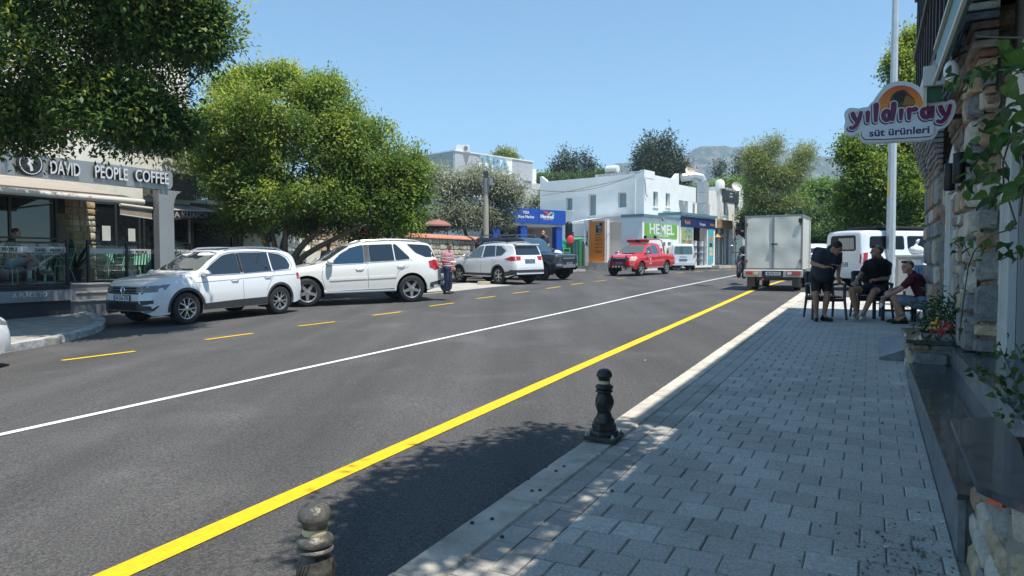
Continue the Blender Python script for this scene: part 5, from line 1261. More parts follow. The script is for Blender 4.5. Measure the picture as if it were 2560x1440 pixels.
ops=[opL_ for opL_ in[(9.0,10.2,6.2,7.6),(2,3.6,6,7.4),(4.6,6.2,6,7.4),(2,3.6,2.5,4),(4.6,6.2,2.5,4)]]
mm=opening_wall(Tw,hTy-2.2,.3,ops);m=MB(MT);m.add(mm.v,mm.f);m.build('wall',M_WHITEW,tb,True);windows(tb,MT,ops)
a1,b1_=pxT(1195,385)[0],pxT(1278,385)[0]
for a,b,mm_ in((0,a1,M_GREYW),(a1+.002,b1_,M_WHITEW),(b1_+.002,Tw,M_GREYW)):MB(MT).bb((a,-.15,hTy-2.2),(b,.3,hTy)).build('attic_panel',mm_,tb,True)
MB(MT).bb((-.1,-.25,hTy+.002),(Tw+.1,11,hTy+.12)).build('roof',M_WFR,tb,True)
MB(MT).bb((Tw-1.3,-.05,0),(Tw-.02,-.003,hTy-2.22)).build('slate_strip',mat('slate_strip',(.26,.26,.26),.8,var=.3,vscale=3,stretch=(1,1,4)),tb,True)
MLt=wallframe(T0+Vector((-dT.y,dT.x,0))*11,Vector((dT.y,-dT.x,0)))
m=MB(MLt);m.bb((0,0,0),(11,.3,hTy-2.2));m.build('side_wall',M_GREYW,tb,True)
MB(MLt).bb((0,-.15,hTy-2.2),(11.1,.3,hTy)).build('attic_panel',mat('blue_grey_cladding',(.27,.34,.38),.6),tb,True)
for k in range(3):MB(MLt).bb((1.2+3.2*k,-.03,5.6),(3.2+3.2*k,-.003,7.4)).build('window',M_WGLASS,tb,True)
for ch,px in zip('TYRA',(1209,1226,1243,1260)):
 A_=pxT(px,409+(px-1209)*.12,.2)
 me=text_mesh(ch,2.1,.05,.06);me.transform(frame(MT@Vector((A_[0],-.26,A_[1])),dT,(0,0,1)));link('letter',me,mat('blue_grey_letter',(.22,.38,.48),.5),tb,True)
def house(lab,px0,px1,py,Yv,dpt,ops_,seed=1,chim=None):
 p0=D(px0,py,Yv);p1=D(px1,py,Yv+3);zt=p0.z;p0.z=p1.z=.6;d_=(p1-p0);w_=d_.length;M_=wallframe(p0,d_)
 r=thing('white_house',lab,'house',p0);h_=zt-.6
 mm=opening_wall(w_,h_,.3,[(a*w_,b*w_,c*h_,e*h_)for a,b,c,e in ops_]);m=MB(M_);m.add(mm.v,mm.f);m.bb((0,.301,0),(.3,dpt,h_));m.bb((w_-.3,.301,0),(w_,dpt,h_));m.build('wall',M_WHITEW,r,True)
 windows(r,M_,[(a*w_,b*w_,c*h_,e*h_)for a,b,c,e in ops_])
 MB(M_).bb((-.2,-.2,h_+.002),(w_+.2,dpt,h_+.25)).build('roof',M_WFR,r,True)
 if chim:MB(M_).bb((chim*w_,1,h_+.25),(chim*w_+.9,1.9,h_+2.2)).build('chimney',M_WHITEW,r,True)
house('low white house with chimney left of the white corner building',1322,1372,462,88,8,[(.2,.45,.55,.75),(.6,.85,.2,.4)],chim=.45)
house('white house with a wide blue window beside the white corner building',1348,1400,466,80,8,[(.1,.5,.5,.75),(.62,.9,.5,.75)])
house('long low white house far right behind the box truck',1868,1905,548,75,6,[(.2,.4,.3,.6)])
p=D(1215,640,36.5);p.z=.7;hp=D(1215,436,36.5).z-.7
r=thing('utility_pole','weathered concrete utility pole in front of the olive tree','pole',p)
MB().lathe([(.17,0),(.11,hp)],10).build('pole',mat('aged_concrete',(.36,.32,.26),.9,var=.15,vscale=2),r)
MB().bb((-.12,-.12,hp-.35),(.12,.12,hp+.15)).build('bracket',M_DKMETAL,r);MB().lathe([(.16,hp-.9),(.17,hp-.2)],12).build('fuse_collar',M_GREY,r)
MB().lathe([(.14,0),(.14,.35)],12,Matrix.Translation((.22,-.1,hp-.55))).build('junction_box',M_GREY,r)
p=D(1093,640,38);p.z=.7
r=thing('red_parasol','dusty red domed shade roof over the stone wall','parasol',p)
zr=D(1093,566,38).z-.7
MB().lathe([(.75,zr),(.74,zr+.08),(.5,zr+.25),(.2,zr+.34),(.01,zr+.37)],20).build('shade',mat('dusty_red',(.30,.14,.115),.8),r);MB().lathe([(.72,zr-.04),(.75,zr)],20,close=False).build('rim',M_BLACK,r)
for a in(0,2.1,4.2):MB().tube([(.55*math.cos(a),.55*math.sin(a),0),(.55*math.cos(a),.55*math.sin(a),zr+.1)],.03,6).build('post',M_DKMETAL,r)
wr=thing('overhead_wire','thin overhead wire from the concrete pole to the corner building','wire',(0,40,7))
a,b=D(1216,452,36.5),ML_@Vector((Lw,0,hT+.2));MB().tube([a+(b-a)*t_-Vector((0,0,1.0*math.sin(math.pi*t_)))for t_ in[i/12 for i in range(13)]],.012,4).build('cable',M_BLACK,wr,True)
def pchip(P):
 xs=np.array([p[0]for p in P],float);ys=np.array([p[1]for p in P],float);o=np.argsort(xs);xs,ys=xs[o],ys[o]
 h=np.diff(xs);dl=np.diff(ys)/h;n=len(xs);m=np.zeros(n)
 for i in range(1,n-1):
  if dl[i-1]*dl[i]>0:w1,w2=2*h[i]+h[i-1],h[i]+2*h[i-1];m[i]=(w1+w2)/(w1/dl[i-1]+w2/dl[i])
 m[0],m[-1]=dl[0],dl[-1]
 def f(x):
  x=min(max(x,xs[0]),xs[-1]);i=min(max(int(np.searchsorted(xs,x))-1,0),n-2);t=(x-xs[i])/h[i]
  return(2*t**3-3*t**2+1)*ys[i]+(t**3-2*t**2+t)*h[i]*m[i]+(-2*t**3+3*t**2)*ys[i+1]+(t**3-t**2)*h[i]*m[i+1]
 return f
def lerp(P):
 P=sorted(P);xs=[p[0]for p in P];ys=[p[1]for p in P];return lambda x:float(np.interp(x,xs,ys))
M_TYRE=mat('tyre',(.018,.018,.019),.75,var=.2,vscale=30)
M_ALLOY=mat('alloy',(.50,.50,.51),.28,metal=.75)
M_ALLOYD=mat('alloy_dark',(.025,.025,.027),.35,metal=.5)
M_CGLASS=mat('tinted_glass',(.018,.026,.034),.03,coat=1)
M_CGLASS2=mat('clear_car_glass',(.09,.12,.11),.04,coat=1)
M_CLAD=mat('grey_cladding_plastic',(.045,.047,.05),.6)
M_REDL=mat('red_lamp',(.42,.012,.015),.15,coat=1);M_LAMP=mat('head_lamp',(.20,.21,.23),.25,metal=.0,coat=.3)
M_SEAM=mat('panel_gap',(.05,.05,.052),.7);M_PLATE=mat('plate_white',(.62,.63,.66),.5);M_PLATEB=mat('plate_blue',(.02,.06,.4),.5)
M_TRIM=mat('bright_trim',(.5,.51,.53),.25,metal=.8);M_ORNG=mat('orange_lamp',(.7,.2,.02),.2,coat=1)
def paint(name,c,metal=.0,rough=.3):return mat('paint_'+name,c,rough,metal=metal,coat=.9)
class Car:
 def __init__(S,name,label,spec,col,cat='car'):
  S.r=thing(name,label,cat);S.sp=spec;S.col=col
  sp=spec;S.top,S.belt,S.plan,S.bot=lerp(sp['top'])if sp.get('sharp')else pchip(sp['top']),pchip(sp['belt']),pchip(sp['plan']),lerp(sp['bot'])
  x0,x1=sp['xr'],sp['xf'];R=sp['arch'];ax=(sp['wb']/2,-sp['wb']/2)
  xs=set(np.linspace(x0,x1,64))|{p[0]for p in sp['top']}|{p[0]for p in sp['bot']}
  for a in ax:xs|={a+R*math.cos(q)for q in np.linspace(0,math.pi,19)}|{a-R-.004,a+R+.004}
  for e in(.01,.03,.06,.1,.15):xs|={x0+e,x1-e}
  xs=sorted(x for x in xs if x0<=x<=x1);xs=[x for i,x in enumerate(xs)if i==0 or x-xs[i-1]>.002]
  S.tum=sp.get('tumble',.3);NL,NU,NC,NT=9,5,4,4
  def section(x):
   zb=S.bot(x)
   for a in ax:
    if abs(x-a)<R:zb=max(zb,sp['axz']+math.sqrt(R*R-(x-a)**2))
   zt=S.top(x);w_=S.plan(x);crown=min(.035,.2*(zt-zb))
   zt-=crown*.6
   zs=min(S.belt(x),zt-.07);zs=max(zs,zb+.02);sill=sp['sill']
   pts=[]
   for i in range(NL):
    z=zb+(zs-zb)*i/(NL-1);q=(z-sill)/max(.2,S.belt(x)-sill)
    q=min(1.1,max(0,q));y=w_*(.945+.055*math.sin(math.pi*min(1,(q*.8+.16))))-max(0,q-.86)*.12
    pts.append((y,z))
   yb=pts[-1][0];rc=min(.10,(zt-zs)*.55)
   if zt-zs>.25:rc=sp.get('rc',.09)
   ze=zt-rc;yb2=yb
   for i in range(1,NU+1):
    z=zs+(ze-zs)*i/NU;yb2=yb-S.tum*(z-zs)-.01*min(1,(z-zs)*20);pts.append((yb2,z))
   rh=rc*1.5
   for i in range(1,NC+1):
    a=math.pi/2*i/NC;pts.append((yb2-rh*(1-math.cos(a)),ze+rc*math.sin(a)))
   ye=pts[-1][0]
   for i in range(1,NT+1):y=ye*(1-i/NT);pts.append((y,zt+crown*.6*(1-(y/ye)**2)))
   return pts
  vs,fs=[],[];n=None;secs=[section(x)for x in xs]
  for x,sc in zip(xs,secs):
   full=[(x,y,z)for y,z in sc]+[(x,-y,z)for y,z in sc[-2::-1]];n=len(full);vs+=full
  for i in range(len(xs)-1):
   for k in range(n-1):fs.append((i*n+k,i*n+k+1,(i+1)*n+k+1,(i+1)*n+k))
  fs.append(tuple(range(n)));fs.append(tuple((len(xs)-1)*n+k for k in range(n))[::-1])
  S.bvh=BVHTree.FromPolygons([Vector(v)for v in vs],fs)
  me=bpy.data.meshes.new('body');me.from_pydata(vs,[],fs);me.polygons.foreach_set('use_smooth',[True]*len(fs));me.set_sharp_from_angle(angle=rad(50));me.update()
  S.body=link('body',me,col,S.r)
  m=MB();zf=sp['sill']+.03;wi=sp['W']/2-.28
  m.bb((x0+.15,-wi,zf),(x1-.15,wi,zf+.12))
  for a in ax:
   for sy in(-1,1):
    pts=[(a+(R+.015)*math.cos(q),sp['axz']+(R+.015)*math.sin(q))for q in np.linspace(-.35,math.pi+.35,15)]
    yo=sy*(S.plan(a)*.955);yi=sy*(wi-.1)
    vs2=[(p[0],yo,p[1])for p in pts]+[(p[0],yi,p[1])for p in pts];k=len(pts)
    m.add(vs2,[(i,i+1,k+i+1,k+i)for i in range(k-1)]+[tuple(k+i for i in range(k))])
  m.build('underbody',M_DARKIN,S.r)
 def hit(S,p,d):
  """project point p along direction -d onto the body"""
  d=Vector(d).normalized();loc,nor,i,dist=S.bvh.ray_cast(Vector(p)+d*4,-d,9)
  if loc is None:loc,nor,i,dist=S.bvh.find_nearest(Vector(p))
  if nor.dot(d)<0:nor=-nor
  return loc,nor
 def decal(S,name,pts,d,m,off=.004,parent=None,res=.09,skirt=True):
  d=Vector(d).normalized();up=Vector((0,0,1))if abs(d.z)<.9 else Vector((1,0,0));h=up.cross(d).normalized();v=d.cross(h)
  P=[Vector((Vector(p).dot(h),Vector(p).dot(v)))for p in pts]
  B=[]
  for i,a in enumerate(P):
   b=P[(i+1)%len(P)];k=max(1,int((b-a).length/res));B+=[a+(b-a)*j/k for j in range(k)]
  nb=len(B);xs=[p.x for p in B];ys=[p.y for p in B];pts_in=[]
  gx=np.arange(min(xs)+res*.5,max(xs),res);gy=np.arange(min(ys)+res*.5,max(ys),res)
  def ins(q):
   c=False
   for i in range(nb):
    a,b=B[i],B[i-1]
    if(a.y>q.y)!=(b.y>q.y)and q.x<(b.x-a.x)*(q.y-a.y)/(b.y-a.y)+a.x:c=not c
   return c
  for x in gx:
   for y in gy:
    q=Vector((x,y))
    if ins(q)and min((q-b).length for b in B)>res*.35:pts_in.append(q)
  V2,E2,F2,*_=delaunay_2d_cdt(B+pts_in,[(i,(i+1)%nb)for i in range(nb)],[],1,1e-5)
  vs=[];nrm=[]
  for q in V2:
   loc,nor=S.hit(h*q.x+v*q.y,d);vs.append(loc+nor*off);nrm.append(nor)
  fs=[tuple(f)for f in F2]
  cnt={}
  for f in fs:
   for i in range(len(f)):e=(f[i],f[(i+1)%len(f)]);cnt[e]=cnt.get(e,0)+1
  if skirt:
   bv={};
   for(a,b)in list(cnt):
    if(b,a)not in cnt:
     for k in(a,b):
      if k not in bv:bv[k]=len(vs);vs.append(vs[k]-nrm[k]*(off+.006))
     fs.append((a,b,bv[b],bv[a])[::-1])
  me=bpy.data.meshes.new(name);me.from_pydata([tuple(p)for p in vs],[],fs);me.polygons.foreach_set('use_smooth',[True]*len(fs));me.set_sharp_from_angle(angle=rad(45));me.update()
  return link(name,me,m,parent or S.r)
 def side(S,name,pts,m,sides=(1,-1),r=.0,**kw):
  if r:pts=rcorner(pts,r)
  out=[]
  for sy in sides:out.append(S.decal(name,[(x,sy*1.0,z)for x,z in pts],(0,sy,0),m,**kw))
  return out
 def strip(S,name,line,w_,m,sides=(1,-1),d=None,**kw):
  """thin strip following a 2-D line on the side"""
  L_=[Vector(p)for p in line];up_,dn=[],[]
  for i,p in enumerate(L_):
   t=(L_[min(i+1,len(L_)-1)]-L_[max(i-1,0)]).normalized();nn=Vector((-t.y,t.x))*w_/2;up_.append(p+nn);dn.append(p-nn)
  kw.setdefault('off',.0025);kw.setdefault('res',.14);kw.setdefault('skirt',False)
  return S.side(name,[tuple(p)for p in up_+dn[::-1]],m,sides,**kw)
 def front(S,name,pts,m,back=False,r=0,**kw):
  if r:pts=rcorner(pts,r)
  d=-1 if back else 1
  return S.decal(name,[(0,y,z)for y,z in pts],(d,0,0),m,**kw)
 def wheels(S,style,rimm=None,steer=0,rr=None):
  sp=S.sp;R=sp['rw'];W_=sp.get('tw',.23);rimm=rimm or M_ALLOY
  rr=rr or R*.66;first=None
  for ax_,sy in((1,1),(1,-1),(-1,1),(-1,-1)):
   x=ax_*sp['wb']/2;y=sy*(sp['W']/2-W_/2-.02)
   if first is None:
    w_=MB();w_.lathe([(.02,-.06),(rr*.9,-.06),(rr*.9,.02),(.02,.02)],24);wheel=w_.build('wheel',M_DARKIN,S.r)
    t=MB();h=W_/2;t.lathe([(rr,-h),(R*.9,-h),(R*.97,-h*.86),(R,-h*.6),(R,h*.6),(R*.97,h*.86),(R*.9,h),(rr*1.04,h*.96),(rr,h*.8)],36,close=False);t.build('tyre',M_TYRE,wheel,sharp=50)
    m=MB();m.lathe([(rr*.99,-h*.8),(rr*.9,h*.3),(rr*.95,h*.82),(rr*1.01,h*.88),(rr*1.0,h*.7)],32,close=False)
    z=h*.74
    if style=='five':
     for k in range(5):
      A=Matrix.Rotation(k*2*math.pi/5+math.pi/2,4,'Z');m.add([(rr*.1,-rr*.2,z),(rr*.1,rr*.2,z),(rr*.95,rr*.13,z*.93),(rr*.95,-rr*.13,z*.93),(rr*.1,-rr*.16,z-.05),(rr*.1,rr*.16,z-.05),(rr*.95,rr*.12,z-.06),(rr*.95,-rr*.12,z-.06)],[(0,1,2,3)[::-1],(0,3,7,4),(1,5,6,2)],M=A)
    else:
     nsp={'twin':5,'multi':7,'six':6}[style]
     for k in range(nsp):
      for q in((-1,1)if style=='twin' else(0,)):
       A=Matrix.Rotation(k*2*math.pi/nsp+q*.16+math.pi/2,4,'Z');c=q*rr*.10;w1=rr*(.055 if style=='twin' else  .10)
       m.add([(rr*.08,-w1-c,z),(rr*.08,w1-c,z),(rr*.95,w1*.9+c*1.2,z*.95),(rr*.95,-w1*.9+c*1.2,z*.95),(rr*.08,-w1-c,z-.04),(rr*.08,w1-c,z-.04),(rr*.95,w1+c*1.2,z-.05),(rr*.95,-w1+c*1.2,z-.05)],[(0,1,2,3)[::-1],(0,3,7,4),(1,5,6,2)],M=A)
    m.lathe([(rr*.26,z-.05),(rr*.24,z+.002),(rr*.1,z+.012),(.001,z+.012)],16,close=False)
    m.build('rim',rimm,wheel);first=wheel
    first['_d']=1
   else:wheel=copytree(first,S.r)
   wheel.location=(x,y,R)
   wheel.rotation_euler=Euler((-math.pi/2*sy,0,(steer if ax_>0 else 0)),'XYZ')
  if '_d' in first:del first['_d']
 def mirror(S,x,z,m,y=None,s=1.0):
  for sy in(1,-1):
   loc,nor=S.hit((x,sy,z),(0,sy,0));c=loc+Vector((0,sy*.12,.02))
   mb=MB(Matrix.Translation(c));mb.ball((0,0,0),(.075*s,.125*s,.08*s),14,9);o=mb.build('mirror',m,S.r)
   mb=MB();mb.tube([loc-Vector((0,sy*.02,0)),c-Vector((0,sy*.04,.05))],.03,6);mb.build('mirror_arm',M_BLACK,o)
   mb=MB(Matrix.Translation(c-Vector((.062*s,0,0))));mb.ball((0,0,0),(.02,.105*s,.065*s),12,7);mb.build('mirror_glass',M_CHROME,o)
 def handle(S,x,z,m):
  for sy in(1,-1):
   loc,nor=S.hit((x,sy,z),(0,sy,0));n=nor*.035
   MB().tube([loc+Vector((.11,0,0)),loc+n+Vector((.08,0,.003)),loc+n+Vector((-.08,0,.003)),loc+Vector((-.11,0,0))],[.012,.015,.015,.012],6).build('door_handle',m,S.r)
 def rails(S,x0,x1,y,m,dz=.05):
  for sy in(1,-1):
   pts=[]
   for i in range(9):
    x=x0+(x1-x0)*i/8;loc,_=S.hit((x,sy*y,0),(0,0,1));pts.append(loc+Vector((0,0,dz if 0<i<8 else-.005)))
   MB().tube(pts,.02,6).build('roof_rail',m,S.r)
 def plate(S,back,z,txt_,y=0,w_=.5,m=None,off=.02,dark=None):
  d=-1 if back else 1;loc,nor=S.hit((0,y,z),(d,0,0));x=loc.x+d*off
  M_=frame((x,y,z),(0,d,0),(0,0,1));pl_=MB(M_).box((0,0,0),(w_,.115,.012)).build('number_plate',m or M_PLATE,S.r)
  MB(M_).box((-w_/2+.02,0,.007),(.04,.113,.002)).build('blue_band',M_PLATEB,pl_)
  if txt_:
   me=text_mesh(txt_,.105,.001,.002);wd=max(v.co.x for v in me.vertices)-min(v.co.x for v in me.vertices);me.transform(Matrix.Diagonal(((w_-.09)/wd,1,1,1)));me.transform(M_@Matrix.Translation((.02,0,.0075)));link('plate_text',me,M_BLACK,pl_)
  MB(M_).box((0,0,-.008),(w_+.03,.14,.01)).build('plate_holder',M_BLACK,pl_)
 def arches(S,w_,m,lo=None):
  sp=S.sp;R=sp['arch']
  for a in(sp['wb']/2,-sp['wb']/2):
   q=np.linspace(-.12,math.pi+.12,21)if lo is None else np.linspace(lo,math.pi-lo,21)
   inner=[(a+(R+.004)*math.cos(t),sp['axz']+(R+.004)*math.sin(t))for t in q];outer=[(a+(R+w_)*math.cos(t),sp['axz']+(R+w_)*math.sin(t))for t in q]
   inner=[(x,max(z,S.bot(x)+.01))for x,z in inner];outer=[(x,max(z,S.bot(x)+.01))for x,z in outer]
   S.side('wheel_arch',inner+outer[::-1],m,off=.012,res=.12)
 def place(S,near,rot,side,ax_=1,scale=1.0,pitch=True,yscale=1):
  """put the wheel on the given side / axle at ground point `near`; rot = heading angle"""
  sp=S.sp;loc=Vector((ax_*sp['wb']/2,side*(sp['W']/2-.1),0))*scale
  R_=Matrix.Rotation(rot,3,'Z');o=Vector((near.x,near.y,0))-R_@loc;h=Vector((math.cos(rot),math.sin(rot),0));l_=Vector((-h.y,h.x,0))
  f,b=o+h*sp['wb']/2,o-h*sp['wb']/2;zf_,zb_=hxy(f.x,f.y),hxy(b.x,b.y)
  zl_,zr_=hxy(*(o+l_*.8).xy),hxy(*(o-l_*.8).xy)
  S.r.location=(o.x,o.y,(zf_+zb_)/2+.004)
  pit=-math.atan2(zf_-zb_,sp['wb']);rol=math.atan2(zl_-zr_,1.6)
  S.r.rotation_euler=(Matrix.Rotation(rot,3,'Z')@Matrix.Rotation(pit,3,'Y')@Matrix.Rotation(rol,3,'X')).to_euler();S.r.scale=(scale,)*3
def heading(d):return math.atan2(d[1],d[0])
WHITE=paint('white',(.76,.77,.78));WHITE2=paint('warm_white',(.74,.73,.69));BLACKP=paint('black',(.012,.014,.018));RED=paint('red',(.60,.018,.018));WHITE3=paint('van_white',(.74,.76,.79))
sp=dict(W=1.84,wb=2.68,xf=2.24,xr=-2.25,sill=.30,axz=.35,arch=.405,rw=.352,tumble=.36,top=[(2.24,.62),(2.22,.74),(2.16,.90),(2.0,.985),(1.6,1.06),(1.15,1.12),(.95,1.17),(.55,1.42),(.25,1.58),(0,1.645),(-.6,1.67),(-1.3,1.645),(-1.85,1.585),(-2.0,1.50),(-2.13,1.12),(-2.2,.98),(-2.25,.70)],belt=[(2.24,.60),(1.9,.90),(1.1,1.01),(0,1.05),(-1.2,1.09),(-2.0,1.10),(-2.25,.85)],plan=[(2.24,.56),(2.2,.66),(2.1,.78),(1.9,.865),(1.5,.905),(0,.915),(-1.4,.91),(-1.9,.87),(-2.15,.79),(-2.25,.70)],bot=[(2.24,.34),(2.1,.25),(1.9,.24),(1.5,.28),(-1.5,.28),(-1.9,.27),(-2.25,.36)])
c=Car('parked_car','white compact SUV parked nose forward beside the cafe terrace',sp,WHITE)
c.wheels('twin',steer=.05)
c.side('front_window',[(.95,1.06),(.58,1.30),(.22,1.50),(-.05,1.545),(-.17,1.55),(-.17,1.07)],M_CGLASS,r=.03)
c.side('rear_window',[(-.25,1.07),(-.25,1.555),(-.75,1.56),(-1.12,1.55),(-1.12,1.10)],M_CGLASS,r=.02)
c.side('quarter_window',[(-1.16,1.10),(-1.16,1.545),(-1.5,1.51),(-1.72,1.40),(-1.80,1.22),(-1.72,1.13)],M_CGLASS,r=.04)
c.side('pillar_trim',[(-.175,1.08),(-.175,1.55),(-.245,1.55),(-.245,1.08)],M_BLACK,off=.003)
c.strip('window_trim',[(1.02,1.04),(0,1.05),(-1.1,1.085),(-1.75,1.105),(-1.88,1.22),(-1.78,1.42),(-1.5,1.54),(-.75,1.585),(-.05,1.572),(.22,1.525),(.58,1.325),(.98,1.07)],.018,M_TRIM,off=.005)
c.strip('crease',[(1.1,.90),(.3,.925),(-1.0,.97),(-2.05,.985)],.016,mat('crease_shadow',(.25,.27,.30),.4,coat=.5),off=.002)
c.strip('door_gap',[(1.0,1.02),(1.05,.7),(1.0,.38)],.009,M_SEAM);c.strip('door_gap',[(-.2,1.05),(-.18,.7),(-.2,.38)],.009,M_SEAM);c.strip('door_gap',[(-1.2,1.07),(-1.12,.95),(-1.0,.80),(-.9,.62)],.009,M_SEAM)
c.handle(.05,.93,WHITE);c.handle(-.95,.965,WHITE)
c.side('sill_cladding',[(.93,.29),(.93,.43),(0,.46),(-.93,.47),(-.93,.29)],M_CLAD,off=.012)
c.arches(.055,M_CLAD)
c.decal('windscreen',rcorner([(0,-.70,1.16),(0,.70,1.16),(0,.60,1.55),(0,.3,1.585),(0,-.3,1.585),(0,-.60,1.55)],.04),(1,0,0),M_CGLASS)
c.front('rear_glass',[(-.62,1.15),(.62,1.15),(.55,1.5),(-.55,1.5)],M_CGLASS,back=True,r=.05)
g=c.front('grille',[(-.60,.70),(.60,.70),(.64,.78),(.62,.86),(-.62,.86),(-.64,.78)],mat('grille_black',(.012,.012,.013),.35),r=.02)
for z in(.735,.79,.84):c.front('grille_bar',[(-.6,z-.006),(.6,z-.006),(.6,z+.006),(-.6,z+.006)],M_TRIM,off=.012,parent=g,skirt=False)
for sy in(1,-1):
 c.decal('headlight',[(2.2,sy*.42,.72),(2.2,sy*.42,.855),(2.0,sy*.78,.885),(1.78,sy*.91,.905),(1.86,sy*.88,.80),(2.0,sy*.80,.74)],(1,sy*.75,.1),M_LAMP,off=.006)
 c.decal('headlight_inner',[(2.2,sy*.50,.755),(2.2,sy*.50,.83),(2.0,sy*.74,.85),(2.0,sy*.74,.77)],(1,sy*.75,.1),M_GREY,off=.011,skirt=False)
 c.decal('air_inlet',[(2.2,sy*.45,.56),(2.1,sy*.80,.575),(2.1,sy*.80,.50),(2.2,sy*.60,.47)],(1,sy*.4,0),M_CLAD,off=.005)
 c.decal('fog_lamp',[(2.2,sy*.56,.355),(2.1,sy*.76,.37),(2.1,sy*.74,.32),(2.2,sy*.58,.31)],(1,sy*.4,0),M_LAMP,off=.02)
 c.decal('tail_light',[(-1.98,sy*.86,.86),(-1.98,sy*.86,1.02),(-2.16,sy*.6,1.02),(-2.18,sy*.6,.88)],(-1,sy*.9,0),M_REDL,off=.006)
c.front('lower_bumper',[(-.78,.345),(.78,.345),(.84,.45),(.62,.46),(.50,.555),(-.50,.555),(-.62,.46),(-.84,.45)],M_CLAD,off=.010)
c.front('lower_grille',[(-.48,.37),(.48,.37),(.44,.51),(-.44,.51)],MATS['grille_black'],off=.015)
c.front('rear_cladding',[(-.78,.30),(.78,.30),(.80,.55),(-.80,.55)],M_CLAD,back=True,off=.01)
loc,nor=c.hit((0,0,.785),(1,0,0));e=MB(frame(loc+Vector((.02,0,0)),(0,1,0),(0,0,1)));e.lathe([(.072,0),(.078,.01),(.07,.014),(.064,.01),(.062,.004)],24,close=False)
e.build('badge_ring',M_CHROME,c.r)
e=MB(frame(loc+Vector((.026,0,0)),(0,1,0),(0,0,1)))
for pts in([(-.030,.055),(0,.008),(.030,.055)],[(-.054,.03),(-.028,-.05),(0,.0),(.028,-.05),(.054,.03)]):e.tube([(x,y,0)for x,y in pts],.006,5)
e.build('badge',M_CHROME,c.r)
c.plate(False,.615,'34 CAL 570',w_=.52,off=.03);c.plate(True,.75,'34 CAL 570')
c.mirror(.88,1.08,WHITE);c.rails(.1,-1.75,.60,M_TRIM)
c.decal('sunroof',rcorner([(.1,-.42,0),(.1,.42,0),(-1.3,.42,0),(-1.3,-.42,0)],.05),(0,0,1),M_CGLASS,off=.003)
pw=MB()
c.place(G(465,811),heading(G(465,811)-G(697,785)),1,1)
c.r.rotation_euler.z=c.r.rotation_euler.z
TIG=c
sp=dict(W=1.91,wb=2.915,xf=2.30,xr=-2.42,sill=.36,axz=.39,arch=.455,rw=.385,tumble=.36,tw=.26,top=[(2.30,.60),(2.27,.80),(2.15,.96),(1.9,1.04),(1.5,1.10),(1.1,1.17),(.95,1.22),(.5,1.50),(.15,1.68),(-.2,1.745),(-.9,1.77),(-1.6,1.74),(-2.05,1.69),(-2.14,1.60),(-2.33,1.16),(-2.38,1.0),(-2.42,.75)],belt=[(2.3,.6),(1.9,.95),(1.1,1.08),(0,1.13),(-1.4,1.20),(-2.1,1.2),(-2.42,.9)],plan=[(2.3,.58),(2.24,.72),(2.1,.84),(1.8,.925),(1.4,.95),(0,.945),(-1.4,.955),(-1.95,.91),(-2.25,.83),(-2.42,.74)],bot=[(2.3,.40),(2.1,.30),(1.9,.28),(1.5,.34),(-1.5,.34),(-1.9,.34),(-2.42,.46)])
c=Car('parked_car','large cream white SUV with five spoke wheels parked askew behind the compact SUV',sp,WHITE2)
c.wheels('five',steer=.1,rr=.255)
c.side('front_window',[(.98,1.12),(.62,1.36),(.28,1.56),(-.02,1.64),(-.12,1.65),(-.12,1.15)],mat('blue_tint',(.02,.05,.09),.03,coat=1),r=.04)
c.side('rear_window',[(-.28,1.17),(-.28,1.65),(-.95,1.66),(-.98,1.20)],M_CGLASS,r=.02)
c.side('vent_window',[(-1.01,1.20),(-.98,1.66),(-1.06,1.655),(-1.42,1.28),(-1.42,1.23)],M_CGLASS,r=.03)
c.side('quarter_window',[(-1.38,1.66),(-1.9,1.63),(-2.06,1.60),(-2.24,1.27),(-1.92,1.27),(-1.62,1.40)],M_CGLASS,r=.04)
c.side('pillar_trim',[(-.125,1.15),(-.125,1.65),(-.275,1.65),(-.275,1.17)],mat('satin_black',(.05,.05,.055),.5),off=.003)
c.strip('window_trim',[(1.02,1.09),(0,1.13),(-1.48,1.21)],.02,M_TRIM,off=.005)
c.strip('door_gap',[(1.02,1.08),(1.06,.8),(.98,.45)],.010,M_SEAM);c.strip('door_gap',[(-.2,1.12),(-.2,.45)],.010,M_SEAM);c.strip('door_gap',[(-1.5,1.2),(-1.35,1.0),(-1.08,.9),(-.98,.7)],.010,M_SEAM)
c.strip('side_moulding',[(.85,.71),(-.05,.73),(-.18,.73)],.06,WHITE2,off=.016,skirt=True);c.strip('side_moulding',[(-.22,.73),(-1.0,.75)],.06,WHITE2,off=.016,skirt=True)
c.handle(.02,.99,M_CHROME);c.handle(-1.15,1.04,M_CHROME)
for sy in(1,-1):
 MB().tube([(1.0,sy*.98,.36),(-.98,sy*.98,.36)],.035,8).build('running_board',M_TRIM,c.r)
 c.decal('headlight',[(2.25,sy*.45,.75),(2.25,sy*.45,.90),(1.9,sy*.85,.95),(1.8,sy*.93,.93),(1.95,sy*.88,.78)],(1,sy*.8,.1),M_LAMP,off=.006)
 c.decal('tail_light',[(-2.02,sy*.9,.98),(-2.02,sy*.9,1.16),(-2.2,sy*.8,1.20),(-2.36,sy*.6,1.16),(-2.36,sy*.6,.96),(-2.18,sy*.85,.90)],(-1,sy*1.2,0),M_REDL,off=.008)
 c.decal('bonnet_vent',[(1.15,sy*.62,0),(1.15,sy*.42,0),(1.3,sy*.42,0),(1.3,sy*.62,0)],(0,0,1),M_BLACK,off=.003)
c.decal('windscreen',rcorner([(0,-.74,1.22),(0,.74,1.22),(0,.64,1.62),(0,-.64,1.62)],.06),(1,0,0),M_CGLASS2)
